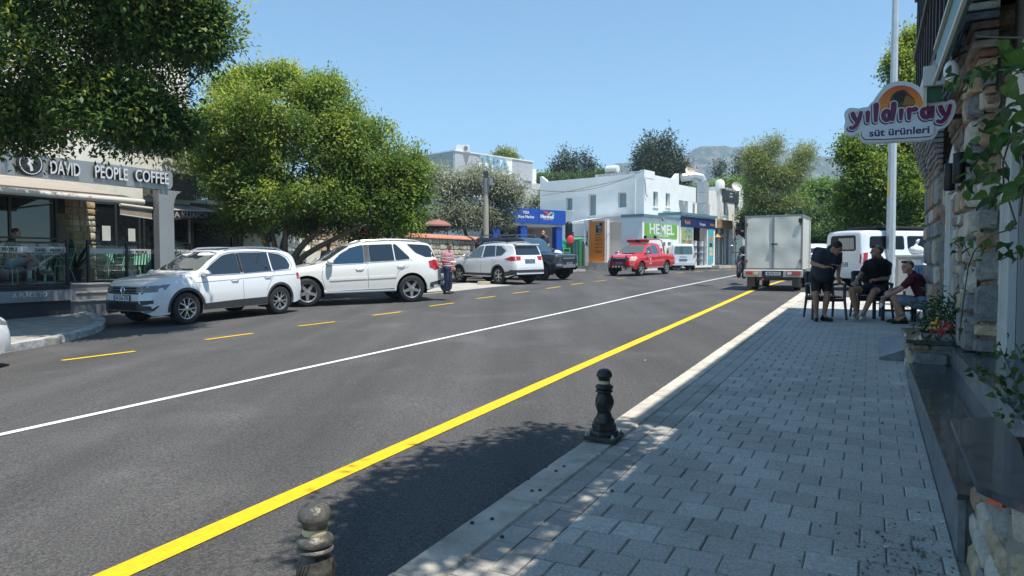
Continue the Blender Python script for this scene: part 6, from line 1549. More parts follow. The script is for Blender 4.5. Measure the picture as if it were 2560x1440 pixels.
c.front('rear_glass',[(-.62,1.2),(.62,1.2),(.55,1.6),(-.55,1.6)],M_CGLASS,back=True,r=.05)
c.front('grille',[(-.42,.68),(.42,.68),(.5,.92),(-.5,.92)],MATS['grille_black'],r=.05)
c.front('rear_cladding',[(-.8,.42),(.8,.42),(.82,.60),(-.82,.60)],M_CLAD,back=True,off=.012)
c.side('bumper_cladding',[(-2.0,.36),(-2.36,.44),(-2.36,.60),(-2.02,.54)],M_CLAD,off=.012)
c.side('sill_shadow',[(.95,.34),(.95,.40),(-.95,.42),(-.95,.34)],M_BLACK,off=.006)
c.mirror(.84,1.17,WHITE2,s=1.15);c.rails(.0,-1.9,.62,M_TRIM);c.plate(True,.85,'')
f_,b_=G(768,767),G(1030,755)
c.place(f_,heading((f_-b_)),1,1,1.05)
sp=dict(W=1.82,wb=2.705,xf=2.28,xr=-2.36,sill=.32,axz=.36,arch=.41,rw=.355,tumble=.36,top=[(2.28,.62),(2.24,.80),(2.1,.95),(1.6,1.08),(1.1,1.15),(.9,1.2),(.5,1.45),(.15,1.62),(-.2,1.69),(-.9,1.72),(-1.6,1.68),(-2.05,1.62),(-2.08,1.55),(-2.22,1.22),(-2.27,1.05),(-2.34,.88),(-2.36,.7)],belt=[(2.28,.6),(1.9,.9),(1.1,1.05),(0,1.08),(-1.2,1.12),(-2.1,1.15),(-2.36,.85)],plan=[(2.28,.56),(2.2,.72),(2.0,.85),(1.5,.90),(0,.905),(-1.4,.91),(-1.95,.88),(-2.2,.82),(-2.36,.72)],bot=[(2.28,.36),(2.0,.26),(1.5,.3),(-1.5,.3),(-1.9,.3),(-2.36,.42)])
c=Car('parked_car','white crossover seen from its rear quarter in front of the stone wall',sp,WHITE)
c.wheels('six',rimm=M_ALLOY)
c.side('front_window',[(1.0,1.07),(.6,1.32),(.25,1.52),(-.05,1.58),(-.18,1.58),(-.18,1.10)],M_CGLASS2,r=.04)
c.side('rear_window',[(-.26,1.10),(-.26,1.58),(-.95,1.585),(-1.1,1.13)],M_CGLASS,r=.03)
c.side('quarter_window',[(-1.14,1.14),(-1.0,1.58),(-1.35,1.56),(-1.72,1.36),(-1.5,1.19)],M_CGLASS,r=.03)
c.strip('window_trim',[(1.05,1.05),(0,1.08),(-1.5,1.17),(-1.78,1.36),(-1.4,1.59)],.02,M_TRIM,off=.005)
c.strip('door_gap',[(1.0,1.04),(1.04,.7),(.98,.42)],.012,M_SEAM);c.strip('door_gap',[(-.22,1.08),(-.2,.42)],.012,M_SEAM);c.strip('door_gap',[(-1.3,1.14),(-1.2,.95),(-1.0,.8),(-.95,.62)],.012,M_SEAM)
c.handle(.0,.96,M_CHROME);c.handle(-1.05,.99,M_CHROME)
c.side('sill_cladding',[(.93,.31),(.93,.45),(-.93,.45),(-.93,.31)],M_CLAD,off=.012);c.arches(.05,M_CLAD)
for sy in(1,-1):
 c.decal('tail_light',[(-1.78,sy*.88,1.04),(-2.1,sy*.80,1.14),(-2.25,sy*.45,1.14),(-2.27,sy*.45,.98),(-2.1,sy*.8,.96),(-1.95,sy*.86,.98)],(-1,sy*.8,0),M_REDL,off=.008)
 c.decal('headlight',[(2.2,sy*.45,.78),(2.2,sy*.45,.9),(1.8,sy*.88,.95),(1.9,sy*.86,.84)],(1,sy*.8,0),M_LAMP,off=.006)
 MB().tube([(1.0,sy*.93,.33),(-.95,sy*.93,.33)],.03,8).build('running_board',M_TRIM,c.r)
c.front('rear_glass',[(-.66,1.19),(.66,1.19),(.58,1.55),(-.58,1.55)],M_CGLASS,back=True,r=.06)
c.decal('windscreen',[(0,-.70,1.2),(0,.70,1.2),(0,.6,1.58),(0,-.6,1.58)],(1,0,0),M_CGLASS2)
c.front('rear_cladding',[(-.86,.36),(.86,.36),(.86,.60),(-.86,.60)],M_CLAD,back=True,off=.012)
c.side('bumper_cladding',[(-1.78,.34),(-2.34,.42),(-2.34,.60),(-1.80,.52)],M_CLAD,off=.012)
m=MB();m.bb((-2.2,-.62,1.60),(-1.98,.62,1.635));m.build('spoiler',WHITE,c.r)
c.front('chrome_bar',[(-.30,1.0),(.30,1.0),(.30,1.03),(-.30,1.03)],M_CHROME,back=True,off=.015)
c.plate(True,.92,'34 JA 1207',w_=.5,m=mat('plate_dusk',(.30,.33,.40),.5));c.mirror(.86,1.12,WHITE);c.rails(.1,-1.7,.6,M_TRIM,.06)
nr=D(1249,708,29.8);nr.z=0
c.place(nr,rad(180-50),1,-1,1.02)
XT=c
sp=dict(W=1.99,wb=3.02,xf=2.37,xr=-2.38,sill=.48,axz=.41,arch=.48,rw=.405,tumble=.14,rc=.07,tw=.26,top=[(2.37,.75),(2.35,1.02),(2.25,1.12),(1.9,1.16),(1.3,1.19),(1.05,1.22),(.75,1.55),(.52,1.80),(.3,1.87),(-.5,1.92),(-2.2,1.92),(-2.28,1.85),(-2.36,1.2),(-2.38,.8)],belt=[(2.37,.8),(2.2,1.0),(1.0,1.14),(-2.2,1.2),(-2.38,1.0)],plan=[(2.37,.72),(2.3,.84),(2.1,.93),(1.7,.985),(0,.985),(-2.0,.985),(-2.3,.93),(-2.38,.85)],bot=[(2.37,.55),(2.15,.42),(1.9,.44),(-1.9,.44),(-2.38,.58)])
c=Car('parked_car','black boxy off-roader with a roof rack behind the white crossover',sp,BLACKP)
c.wheels('six',rimm=M_ALLOYD)
c.side('front_window',[(.98,1.2),(.72,1.50),(.5,1.74),(-.1,1.76),(-.1,1.22)],M_CGLASS,r=.03);c.side('rear_window',[(-.2,1.23),(-.2,1.76),(-1.1,1.77),(-1.1,1.25)],M_CGLASS,r=.03);c.side('quarter_window',[(-1.4,1.3),(-1.4,1.77),(-2.1,1.77),(-2.15,1.32)],M_CGLASS,r=.03)
c.decal('windscreen',rcorner([(0,-.80,1.25),(0,.80,1.25),(0,.76,1.78),(0,-.76,1.78)],.04),(1,0,0),mat('blue_screen',(.03,.06,.09),.03,coat=1))
c.arches(.07,M_CLAD,lo=.1)
for sy in(1,-1):
 c.decal('headlight',[(2.35,sy*.52,.90),(2.3,sy*.86,.90),(2.3,sy*.86,1.06),(2.35,sy*.52,1.06)],(1,sy*.25,0),M_BLACK,off=.01)
 loc,nor=c.hit((0,sy*.72,.98),(1,0,0));e=MB(frame(loc+Vector((.03,0,0)),(0,1,0),(0,0,1)));e.lathe([(.08,0),(.085,.01),(.07,.014),(.06,.004)],20,close=False);e.build('lamp_ring',M_LAMP,c.r)
 c.front('fog_lamp',[(sy*.55,.62),(sy*.86,.62),(sy*.86,.72),(sy*.55,.72)],M_LAMP,off=.02)
c.front('grille',[(-.48,.84),(.48,.84),(.48,1.05),(-.48,1.05)],mat('grille_dark',(.02,.02,.022),.3),off=.012)
c.front('grille_bar',[(-.46,.93),(.46,.93),(.46,.98),(-.46,.98)],mat('grille_silver',(.25,.27,.3),.3,metal=.5),off=.022)
c.front('skid_plate',[(-.5,.55),(.5,.55),(.5,.68),(-.5,.68)],M_GREY,off=.02)
c.plate(False,.72,'34 MKR 85',w_=.5,m=MATS['plate_dusk'])
c.mirror(.85,1.28,BLACKP,s=1.2)
rk=MB();
for y in(-.72,.72):rk.bb((.1,y-.02,2.0),(-2.1,y+.02,2.04))
for k in range(8):rk.bb((.05-k*.3,-.72,2.005),(-.0-k*.3,.72,2.03))
for x in(0,-1,-2):
 for y in(-.7,.7):rk.bb((x,y-.03,1.88),(x+.08,y+.03,2.0))
rk.build('roof_rack',mat('rack_grey',(.12,.14,.17),.4),c.r)
c.strip('door_gap',[(1.0,1.15),(1.0,.5)],.012,M_DARKIN);c.strip('door_gap',[(-.15,1.2),(-.15,.5)],.012,M_DARKIN);c.handle(.0,1.05,BLACKP)
c.side('sill_cladding',[(.98,.46),(.98,.56),(-.98,.56),(-.98,.46)],M_CLAD,off=.01)
c.place(D(1353,702,33),heading((.80,-.60)),-1,1,1.06)
sp=dict(W=1.80,wb=3.05,xf=2.30,xr=-2.70,sill=.45,axz=.37,arch=.43,rw=.365,tumble=.34,top=[(2.30,.62),(2.28,.85),(2.18,1.0),(1.9,1.08),(1.3,1.17),(1.1,1.22),(.7,1.48),(.38,1.67),(.1,1.73),(-.5,1.74),(-.85,1.70),(-.95,1.62),(-1.10,1.17),(-1.14,1.14),(-2.55,1.12),(-2.66,1.08),(-2.70,.7)],belt=[(2.3,.6),(1.9,.95),(1.1,1.08),(0,1.10),(-1.0,1.12),(-2.5,1.05),(-2.7,.9)],plan=[(2.3,.58),(2.2,.74),(2.0,.84),(1.6,.89),(0,.88),(-1.2,.88),(-1.6,.90),(-2.5,.88),(-2.7,.83)],bot=[(2.3,.48),(2.1,.36),(1.9,.36),(1.5,.42),(-1.5,.42),(-2.0,.42),(-2.7,.56)])
c=Car('fire_pickup','red fire service pickup truck with light bar and black bull bar',sp,RED,'pickup truck')
c.wheels('six',steer=-.05)
dg=M_CGLASS
c.side('front_window',[(1.05,1.12),(.70,1.38),(.42,1.55),(.15,1.59),(.12,1.12)],dg,r=.03);c.side('rear_window',[(.03,1.13),(.03,1.60),(-.55,1.58),(-.72,1.15)],mat('blue_side',(.03,.07,.11),.04,coat=1),r=.03)
c.side('wind_deflector',[(.62,1.44),(.42,1.57),(.15,1.61),(.15,1.53),(.4,1.49)],M_GREY,off=.012)
c.decal('windscreen',rcorner([(0,-.70,1.22),(0,.70,1.22),(0,.60,1.60),(0,-.60,1.60)],.05),(1,0,0),M_CGLASS2)
c.strip('door_gap',[(1.1,1.1),(1.12,.8),(1.02,.5)],.012,M_SEAM);c.strip('door_gap',[(.08,1.1),(.08,.5)],.012,M_SEAM);c.strip('door_gap',[(-.85,1.12),(-.8,.7)],.012,M_SEAM);c.strip('bed_gap',[(-1.12,1.12),(-1.12,.5)],.018,M_SEAM)
c.handle(.2,.98,M_CHROME);c.handle(-.6,.99,M_CHROME)
c.arches(.06,mat('paint_red_arch',(.5,.03,.03),.45),lo=.15)
for sy in(1,-1):
 c.decal('headlight',[(2.28,sy*.58,.78),(2.27,sy*.55,.98),(2.05,sy*.80,1.03),(1.95,sy*.87,.98),(2.1,sy*.82,.80)],(1,sy*.6,.1),mat('aged_lamp',(.50,.48,.38),.2,coat=1),off=.007)
 c.front('fog_lamp',rcorner([(sy*.62,.52),(sy*.78,.52),(sy*.78,.64),(sy*.62,.64)],.06),M_GREY,off=.008)
 MB().tube([(.98,sy*.92,.40),(-.98,sy*.92,.40)],.035,8).build('side_step',M_STEEL,c.r)
 c.decal('tail_light',[(-2.5,sy*.88,.78),(-2.5,sy*.88,1.0),(-2.68,sy*.75,1.0),(-2.68,sy*.75,.78)],(-1,sy,0),M_REDL,off=.006)
c.front('grille',[(-.45,.80),(.45,.80),(.5,.96),(-.5,.96)],MATS['grille_black'],off=.008,r=.02)
for z in(.84,.92):c.front('grille_bar',[(-.45,z-.012),(.45,z-.012),(.45,z+.012),(-.45,z+.012)],M_CHROME,off=.018)
c.decal('bonnet_scoop',rcorner([(1.25,-.35,0),(1.25,.35,0),(1.42,.32,0),(1.42,-.32,0)],.03),(0,0,1),M_BLACK,off=.02)
bbm=MB()
for y in(-.42,.42):bbm.tube([(2.38,y,.36),(2.44,y,.6),(2.42,y,.9),(2.30,y*.95,1.06)],.045,8)
bbm.tube([(2.44,-.42,.58),(2.44,.42,.58)],.035,8);bbm.tube([(2.43,-.42,.86),(2.43,.42,.86)],.03,8)
bbm.build('bull_bar',M_BLACK,c.r)
for k in range(4):MB(Matrix.Translation((2.49,-.26+.17*k,.50))@Matrix.Rotation(math.pi/2,4,'Y')).lathe([(.03,-.05),(.065,.02),(.06,.03)],12).build('spot_lamp',M_CHROME,c.r)
c.plate(False,.66,'48 BP 112',w_=.42,off=.09,m=MATS['plate_dusk'])
M_RLB=mat('red_light_bar',(.55,.03,.04),.2,coat=1)
lb=MB();lb.bb((.10,-.62,1.80),(.34,-.14,1.92),bevel=.03);lb.bb((.10,.14,1.80),(.34,.62,1.92),bevel=.03);o=lb.build('light_bar',M_RLB,c.r);MB().bb((.12,-.139,1.8),(.32,.139,1.9)).build('speaker_grille',M_BLACK,o);MB().bb((.15,-.6,1.735),(.29,.6,1.799)).build('bar_base',M_BLACK,o)
rbm=MB()
for y in(-.72,.72):rbm.tube([(-1.55,y,1.0),(-1.35,y,1.6),(-1.28,y*.92,1.85),(-1.26,y*.7,1.93)],.045,8)
rbm.tube([(-1.26,-.51,1.93),(-1.26,.51,1.93)],.045,8);rbm.build('roll_bar',M_CHROME,c.r)
for y in(-.3,.3):MB().bb((-1.3,y-.07,1.98),(-1.2,y+.07,2.12)).build('work_lamp',M_BLACK,c.r)
MB().bb((-1.85,-.45,1.05),(-1.5,.45,1.42),bevel=.02).build('tank',mat('tank_red',(.5,.04,.03),.5),c.r);MB().bb((-1.48,-.6,1.05),(-1.3,-.3,1.78)).build('hose_reel',M_BLACK,c.r)
MB().bb((-1.8,-.3,1.42),(-1.55,.3,1.62)).build('pump',mat('pump_beige',(.45,.42,.33),.6),c.r)
c.mirror(.92,1.20,M_CHROME,s=1.2)
loc,nor=c.hit((.55,1,.80),(0,1,0));
for sy in(1,-1):
 loc,nor=c.hit((.5,sy,.86),(0,sy,0));Mx=frame(loc+nor*.006,(-sy,0,0),(0,0,1));e=MB(Mx);e.lathe([(.062,0),(.06,.002)],16);e.box((0,-.12,.001),(.03,.1,.002));e.box((0,-.21,.001),(.26,.03,.002));e.box((0,-.26,.001),(.26,.022,.002));e.build('door_emblem',mat('decal_white',(.7,.68,.68),.5),c.r)
Mt=frame(Vector((1.78,0,S_z:=c.hit((1.78,0,0),(0,0,1))[0].z+.012)),(0,1,0),(-1,0,.12));me=text_mesh('İTFAİYE',.2,.002,.006,1.15);me.transform(Mt);link('bonnet_text',me,MATS['decal_white'],c.r)
nr=D(1601,691.5,37.2)
c.place(nr,heading((-.60,-.80)),1,1,1.0)
PK=c
def van(name,label,L_,W_,H_,wb,hood,col,near,rot,side,ax_,sc=1.0,glass=M_CGLASS,stretch=0,extra=None):
 xf=wb/2+.86;xr=xf-L_
 sp=dict(W=W_,wb=wb,xf=xf,xr=xr,sill=.28,axz=.33,arch=.385,rw=.33,tumble=.12,rc=.09,top=[(xf,.6),(xf-.04,.82),(xf-.2,hood),(xf-.75,hood+.14),(xf-.95,hood+.25),(xf-1.5,H_-.18),(xf-1.8,H_-.04),(xf-2.2,H_),(xr+.5,H_),(xr+.12,H_-.02),(xr+.04,H_-.12),(xr+.01,1.0),(xr,.5)],belt=[(xf,.6),(xf-.4,hood-.08),(xf-1.2,1.08 if H_<1.95 else 1.2),(xr,1.1 if H_<1.95 else 1.22)],plan=[(xf,.54),(xf-.1,.72),(xf-.35,W_/2-.06),(xf-.8,W_/2),(0,W_/2),(xr+.3,W_/2-.01),(xr+.06,W_/2-.06),(xr,W_/2-.12)],bot=[(xf,.36),(xf-.2,.25),(0,.25),(xr+.2,.27),(xr,.34)])
 c=Car(name,label,sp,col,'van');c.wheels('multi',rimm=M_GREY if H_>1.95 else M_ALLOY)
 zb_=(1.12 if H_<1.95 else 1.27);zt_2=H_-.2
 c.side('front_window',[(xf-1.05,zb_),(xf-1.5,zt_2-.1),(xf-1.7,zt_2),(xf-2.0,zt_2),(xf-2.0,zb_)],glass,r=.04)
 c.side('side_window',[(xf-2.15,zb_+.02),(xf-2.15,zt_2),(xf-3.15,zt_2),(xf-3.15,zb_+.02)],glass,r=.07)
 c.side('rear_side_window',[(xf-3.28,zb_+.02),(xf-3.28,zt_2),(xr+.35,zt_2-.02),(xr+.3,zb_+.06)],glass,r=.08)
 c.front('rear_glass',[(-.62,zb_-.02),(.62,zb_-.02),(.58,zt_2+.02),(-.58,zt_2+.02)],glass,back=True,r=.08)
 c.decal('windscreen',rcorner([(0,-.70,hood+.27),(0,.70,hood+.27),(0,.62,H_-.14),(0,-.62,H_-.14)],.05),(1,0,0),glass)
 for sy in(1,-1):
  c.decal('tail_light',[(xr+.14,sy*W_/2,.82),(xr+.14,sy*W_/2,1.2),(xr+.02,sy*(W_/2-.18),1.16),(xr+.02,sy*(W_/2-.2),.84)],(-1,sy*.8,0),M_REDL,off=.008)
  c.decal('headlight',[(xf,sy*.4,.72),(xf-.1,sy*.75,.78),(xf-.3,sy*.86,.95),(xf-.1,sy*.5,.86)],(1,sy*.7,0),M_LAMP,off=.006)
 c.front('grille',[(-.4,.6),(.4,.6),(.45,.78),(-.45,.78)],MATS['grille_black'],off=.01,r=.03)
 c.strip('door_gap',[(xf-1.05,1.1),(xf-1.0,.4)],.01,M_SEAM);c.strip('door_gap',[(xf-2.08,H_-.2),(xf-2.08,.35)],.01,M_SEAM);c.strip('slide_rail',[(xf-2.1,.98),(xr+.25,.98)],.025,M_BLACK)
 c.handle(xf-1.9,.98,M_BLACK);c.mirror(xf-1.15,1.15,col)
 c.front('rear_bumper',[(-W_/2+.12,.36),(W_/2-.12,.36),(W_/2-.12,.56),(-W_/2+.12,.56)],col,back=True,off=.06)
 c.front('door_gap',[(-.006,.6),(.006,.6),(.006,zb_-.05),(-.006,zb_-.05)],M_SEAM,back=True,off=.003,skirt=False)
 c.place(near,rot,side,ax_,sc);return c
nr=D(1700,675,43.5)
vn=van('parked_van','white family van seen from behind beyond the red pickup',4.16,1.76,1.83,2.49,.98,WHITE3,nr,heading((.20,.98)),-1,-1,1.0,glass=mat('green_tint',(.06,.10,.085),.05,coat=1))
vn.front('tail_handle',[(-.25,.93),(.25,.93),(.25,.97),(-.25,.97)],M_TRIM,back=True,off=.012);vn.plate(True,.72,'48 AK 91',w_=.5,m=MATS['plate_dusk'])
vn.r.location=D(1698,675,51.0);vn.r.location.z=hxy(vn.r.location.x,vn.r.location.y)+.004;vn.r.rotation_euler=(0,0,heading((.10,1)))
fw=heading((.78,.62))
v2=van('parked_van','white minibus with dark side windows and a roof rack behind the lamp post',4.97,1.98,1.95,2.93,1.05,WHITE3,D(2185,735,23.0),fw,-1,-1,1.0,glass=mat('black_glass',(.006,.007,.009),.25,spec=.25))
hd_=heading((.965,.262));cc=D(2158,700,23.2);oo=cc-Matrix.Rotation(hd_,3,'Z')@Vector((v2.sp['xr'],-.99,0));v2.r.location=(oo.x,oo.y,hxy(oo.x,oo.y)+.03);v2.r.rotation_euler=(0,0,hd_)
for x in(.6,-1.2):
 MB().tube([(x,-.75,2.03),(x,.75,2.03)],.03,6).build('roof_bar',M_BLACK,v2.r)
 for y in(-.72,.72):MB().bb((x-.07,y-.05,1.93),(x+.07,y+.05,2.05),bevel=.02).build('bar_foot',M_BLACK,v2.r)
MB().bb((1.2,-.7,2.0),(-1.9,.7,2.07),bevel=.02).build('roof_tray',M_BLACK,v2.r)
v2.plate(True,.80,'48 ADT 60',w_=.5)
v2.front('sun_curtain',[(-.55,1.30),(.2,1.30),(.2,1.68),(-.5,1.68)],mat('pale_curtain',(.38,.37,.31),.8),back=True,off=.012)
def simplecar(name,label,col,loc,rot,top_,cat='car',xf=2.05,xr=-2.05,wb=2.5,W_=1.75,belt=.95,glassz=(1.0,1.36)):
 sp=dict(W=W_,wb=wb,xf=xf,xr=xr,sill=.28,axz=.31,arch=.36,rw=.31,tumble=.38,top=top_,belt=[(xf,.55),(1.5,.82),(.8,belt),(-1.5,belt+.04),(xr,.8)],plan=[(xf,.52),(xf-.1,.68),(xf-.4,.82),(0,W_/2),(-1.4,W_/2),(xr+.2,.8),(xr,.68)],bot=[(xf,.34),(1.7,.22),(-1.6,.24),(xr,.36)])
 c=Car(name,label,sp,col,cat);c.wheels('multi')
 z0,z1=glassz
 c.side('front_window',[(.75,z0),(.3,z1-.06),(.05,z1),(-.1,z1),(-.1,z0)],M_CGLASS,r=.03);c.side('rear_window',[(-.18,z0),(-.18,z1),(-.9,z1-.02),(-1.2,z0+.05)],M_CGLASS,r=.03)
 c.front('rear_glass',[(-.55,z0+.02),(.55,z0+.02),(.48,z1),(-.48,z1)],M_CGLASS,back=True,r=.05)
 c.decal('windscreen',[(0,-.62,z0),(0,.62,z0),(0,.54,z1),(0,-.54,z1)],(1,0,0),M_CGLASS)
 for sy in(1,-1):
  c.decal('tail_light',[(xr+.2,sy*.8,.78),(xr+.2,sy*.8,.95),(xr+.03,sy*.55,.93),(xr+.03,sy*.55,.78)],(-1,sy*.8,0),M_REDL,off=.007)
  c.decal('headlight',[(xf-.05,sy*.45,.62),(xf-.1,sy*.45,.72),(xf-.4,sy*.8,.8),(xf-.3,sy*.8,.66)],(1,sy*.8,0),M_LAMP,off=.007)
 c.front('lower_grille',[(-.5,.3),(.5,.3),(.45,.42),(-.45,.42)],MATS['grille_black'],off=.01)
 c.strip('door_gap',[(.85,.9),(.85,.35)],.01,M_SEAM);c.strip('door_gap',[(-.14,.95),(-.14,.35)],.01,M_SEAM);c.handle(.0,.86,col);c.mirror(.7,1.0,col)
 c.r.location=loc;c.r.rotation_euler=(0,0,rot);return c
tp=[(2.05,.5),(2.02,.68),(1.85,.78),(1.2,.92),(.95,.98),(.35,1.36),(0,1.45),(-.6,1.47),(-1.3,1.40),(-1.75,1.10),(-1.95,.98),(-2.05,.7)]
l=D(2035,700,33);l.z=hxy(l.x,l.y);hc=simplecar('parked_car','white hatchback mostly hidden between the box truck and the bending man',WHITE,l,heading((.3,.95)),[(x,z*1.08)for x,z in tp])
l=RP(-11.45,3.85);l.z=hxy(l.x,l.y);simplecar('parked_car','white car of which only the nose shows at the left picture edge',WHITE,l,heading((.447,.8945)),tp)
SLV=bpy.context.scene.objects[-1]if False else None
l=D(2175,690,36.5);l.z=hxy(l.x,l.y)
am=van('parked_van','white van with a red stripe peeking out behind the minibus',5.2,1.95,2.1,3.2,1.1,WHITE3,l,heading((.6,.8)),-1,-1,1.0)
am.r.location=l;am.r.rotation_euler=(0,0,heading((.75,.66)))
am.side('red_stripe',[(-2.6,1.0),(-2.6,1.15),(-1.9,1.75),(-1.5,1.95),(-1.5,1.75)],M_REDL,off=.014);am.front('red_stripe',[(-.9,.9),(.9,.9),(.9,1.05),(-.9,1.05)],M_REDL,back=True,off=.014)
tr=thing('box_truck','small box truck with dented pale metal doors driving away on the right lane','truck')
M_BOXW=mat('box_panel',(.70,.68,.60),.45,metal=.0,var=.06,vscale=1.2,bump=.35,bscale=1.6);M_BOXF=mat('box_frame',(.30,.30,.30),.5,metal=.3)
Bz0,Bz1,Bw2,Bl=.74,2.55,.93,2.5
m=MB();m.bb((-Bw2+.03,0.04,Bz0),(Bw2-.03,Bl,Bz1-.03));m.build('box_body',M_BOXW,tr)
fr2=MB()
for x in(-Bw2,Bw2-.05):fr2.bb((x,0,Bz0),(x+.05,.05,Bz1))
fr2.bb((-Bw2+.05,0,Bz1-.045),(Bw2-.05,.05,Bz1));fr2.bb((-Bw2+.05,0,Bz0-.06),(Bw2-.05,.05,Bz0+.0))
for x in(-Bw2,Bw2-.04):fr2.bb((x,.051,Bz1-.04),(x+.04,Bl,Bz1));fr2.bb((x,.051,Bz0-.04),(x+.04,Bl,Bz0))
fr2.build('box_frame',M_BOXF,tr)
for sx in(-1,1):
 N_=12;vs=[];fs=[]
 for j in range(N_+1):
  for i in range(N_+1):
   x=.02+(Bw2-.08)*i/N_;z=Bz0+.02+(Bz1-Bz0-.08)*j/N_
   dn=.02*noise.noise(Vector((x*2.2+sx*5,z*2.2,1)))-.045*math.exp(-((x-.04)**2/.01+(z-1.85)**2/.12))*(sx<0)
   vs.append((sx*x,.004-dn,z))
 for j in range(N_):
  for i in range(N_):a=j*(N_+1)+i;fs.append((a,a+1,a+N_+2,a+N_+1)if sx>0 else(a,a+N_+1,a+N_+2,a+1))
 me=bpy.data.meshes.new('door');me.from_pydata(vs,[],fs);me.polygons.foreach_set('use_smooth',[True]*len(fs));dr=link('door',me,M_BOXW,tr)
 MB().bb((sx*.002,-.02,Bz0+.02),(sx*.035,.0,Bz1-.06)).build('edge_bar',M_BOXF,dr)
 for z in(1.0,2.25):MB().bb((sx*(Bw2-.10),-.03,z-.05),(sx*(Bw2-.03),.0,z+.05)).build('hinge',mat('rust_brown',(.22,.13,.07),.8),dr)
MB().bb((-.06,-.05,1.55),(.14,-.022,1.59)).build('latch',M_BLACK,tr);MB().bb((Bw2-.13,-.06,2.28),(Bw2-.02,-.031,2.42)).build('marker_lamp',M_BLACK,tr)
m=MB();m.bb((-.95,-.05,.46),(.95,.06,.70),bevel=.02);m.build('rear_bumper',mat('bumper_cream',(.5,.5,.46),.5,var=.1),tr)
m=MB();m.bb((-.34,-.06,.47),(.34,-.0505,.67));m.build('plate_recess',M_BLACK,tr)
Mp=frame((0,-.068,.575),(1,0,0),(0,0,1));pl_=MB(Mp).box((0,0,0),(.52,.12,.01)).build('number_plate',M_PLATE,tr);MB(Mp).box((-.24,0,.006),(.04,.118,.002)).build('blue_band',M_PLATEB,pl_)
me=text_mesh('48 PG 012',.11,.001,.002);wd=max(v.co.x for v in me.vertices)-min(v.co.x for v in me.vertices);me.transform(Matrix.Diagonal((.42/wd,1,1,1)));me.transform(Mp@Matrix.Translation((.02,0,.007)));link('plate_text',me,M_BLACK,pl_)
for sx in(-1,1):
 pr=rcorner([(-.23,-.07),(.23,-.07),(.23,.07),(-.23,.07)],.05);Ml=frame((sx*.66,-.052,.59),(1,0,0),(0,0,1))
 lampo=MB(Ml).prism(pr,0,.03).build('tail_light',M_ORNG if sx<0 else M_REDL,tr)
 MB(Ml).prism(rcorner([(sx*-.05,-.05),(sx*-.2,-.05),(sx*-.2,.05),(sx*-.05,.05)],.05),.03,.04).build('reverse_lamp',M_PLATE,lampo)
 MB(Ml).prism(rcorner([(sx*.0,-.05),(sx*.2,-.05),(sx*.2,.05),(sx*.0,.05)],.03),.03,.036).build('red_lens',M_REDL,lampo)
 MB().bb((sx*.86,.1,.12),(sx*.60,.16,.5)).build('mudguard',mat('muddy_rubber',(.10,.09,.07),.9),tr)
 for y in(.75,3.0):
  w_=MB(Matrix.Translation((sx*.70,y,.29))@Matrix.Rotation(math.pi/2,4,'Y'));w_.lathe([(.17,-.1),(.27,-.1),(.29,-.07),(.29,.07),(.27,.1),(.17,.1)],22,close=False);o=w_.build('wheel',M_TYRE,tr)
  w_=MB(Matrix.Translation((sx*.70,y,.29))@Matrix.Rotation(math.pi/2,4,'Y'));w_.lathe([(.175,-.06),(.175,.06)],16);w_.build('rim',M_GREY,o)
MB().bb((-.55,.1,.34),(.55,.8,.45)).build('chassis',mat('chassis_dirty',(.09,.08,.065),.8),tr)
MB().tube([(-.32,.05,.38),(-.32,-.07,.38)],.05,8).build('reflector',M_REDL,tr)
MB().bb((-.35,.5,.45),(.35,3.4,.7)).build('chassis',MATS['chassis_dirty'],tr);MB().bb((-.8,Bl+.05,.5),(.8,Bl+1.2,1.75),bevel=.1).build('cab',WHITE3,tr)
p0,p1=D(1863,728,23.9),D(2000,728,23.9);cx_=(p0+p1)/2
SCt=(p1-p0).length/(2*Bw2)
tr.location=(cx_.x,cx_.y,0);tr.rotation_euler=(0,0,-.50);tr.scale=(SCt,)*3
tr.location.z=hxy(cx_.x,cx_.y+1)+.004
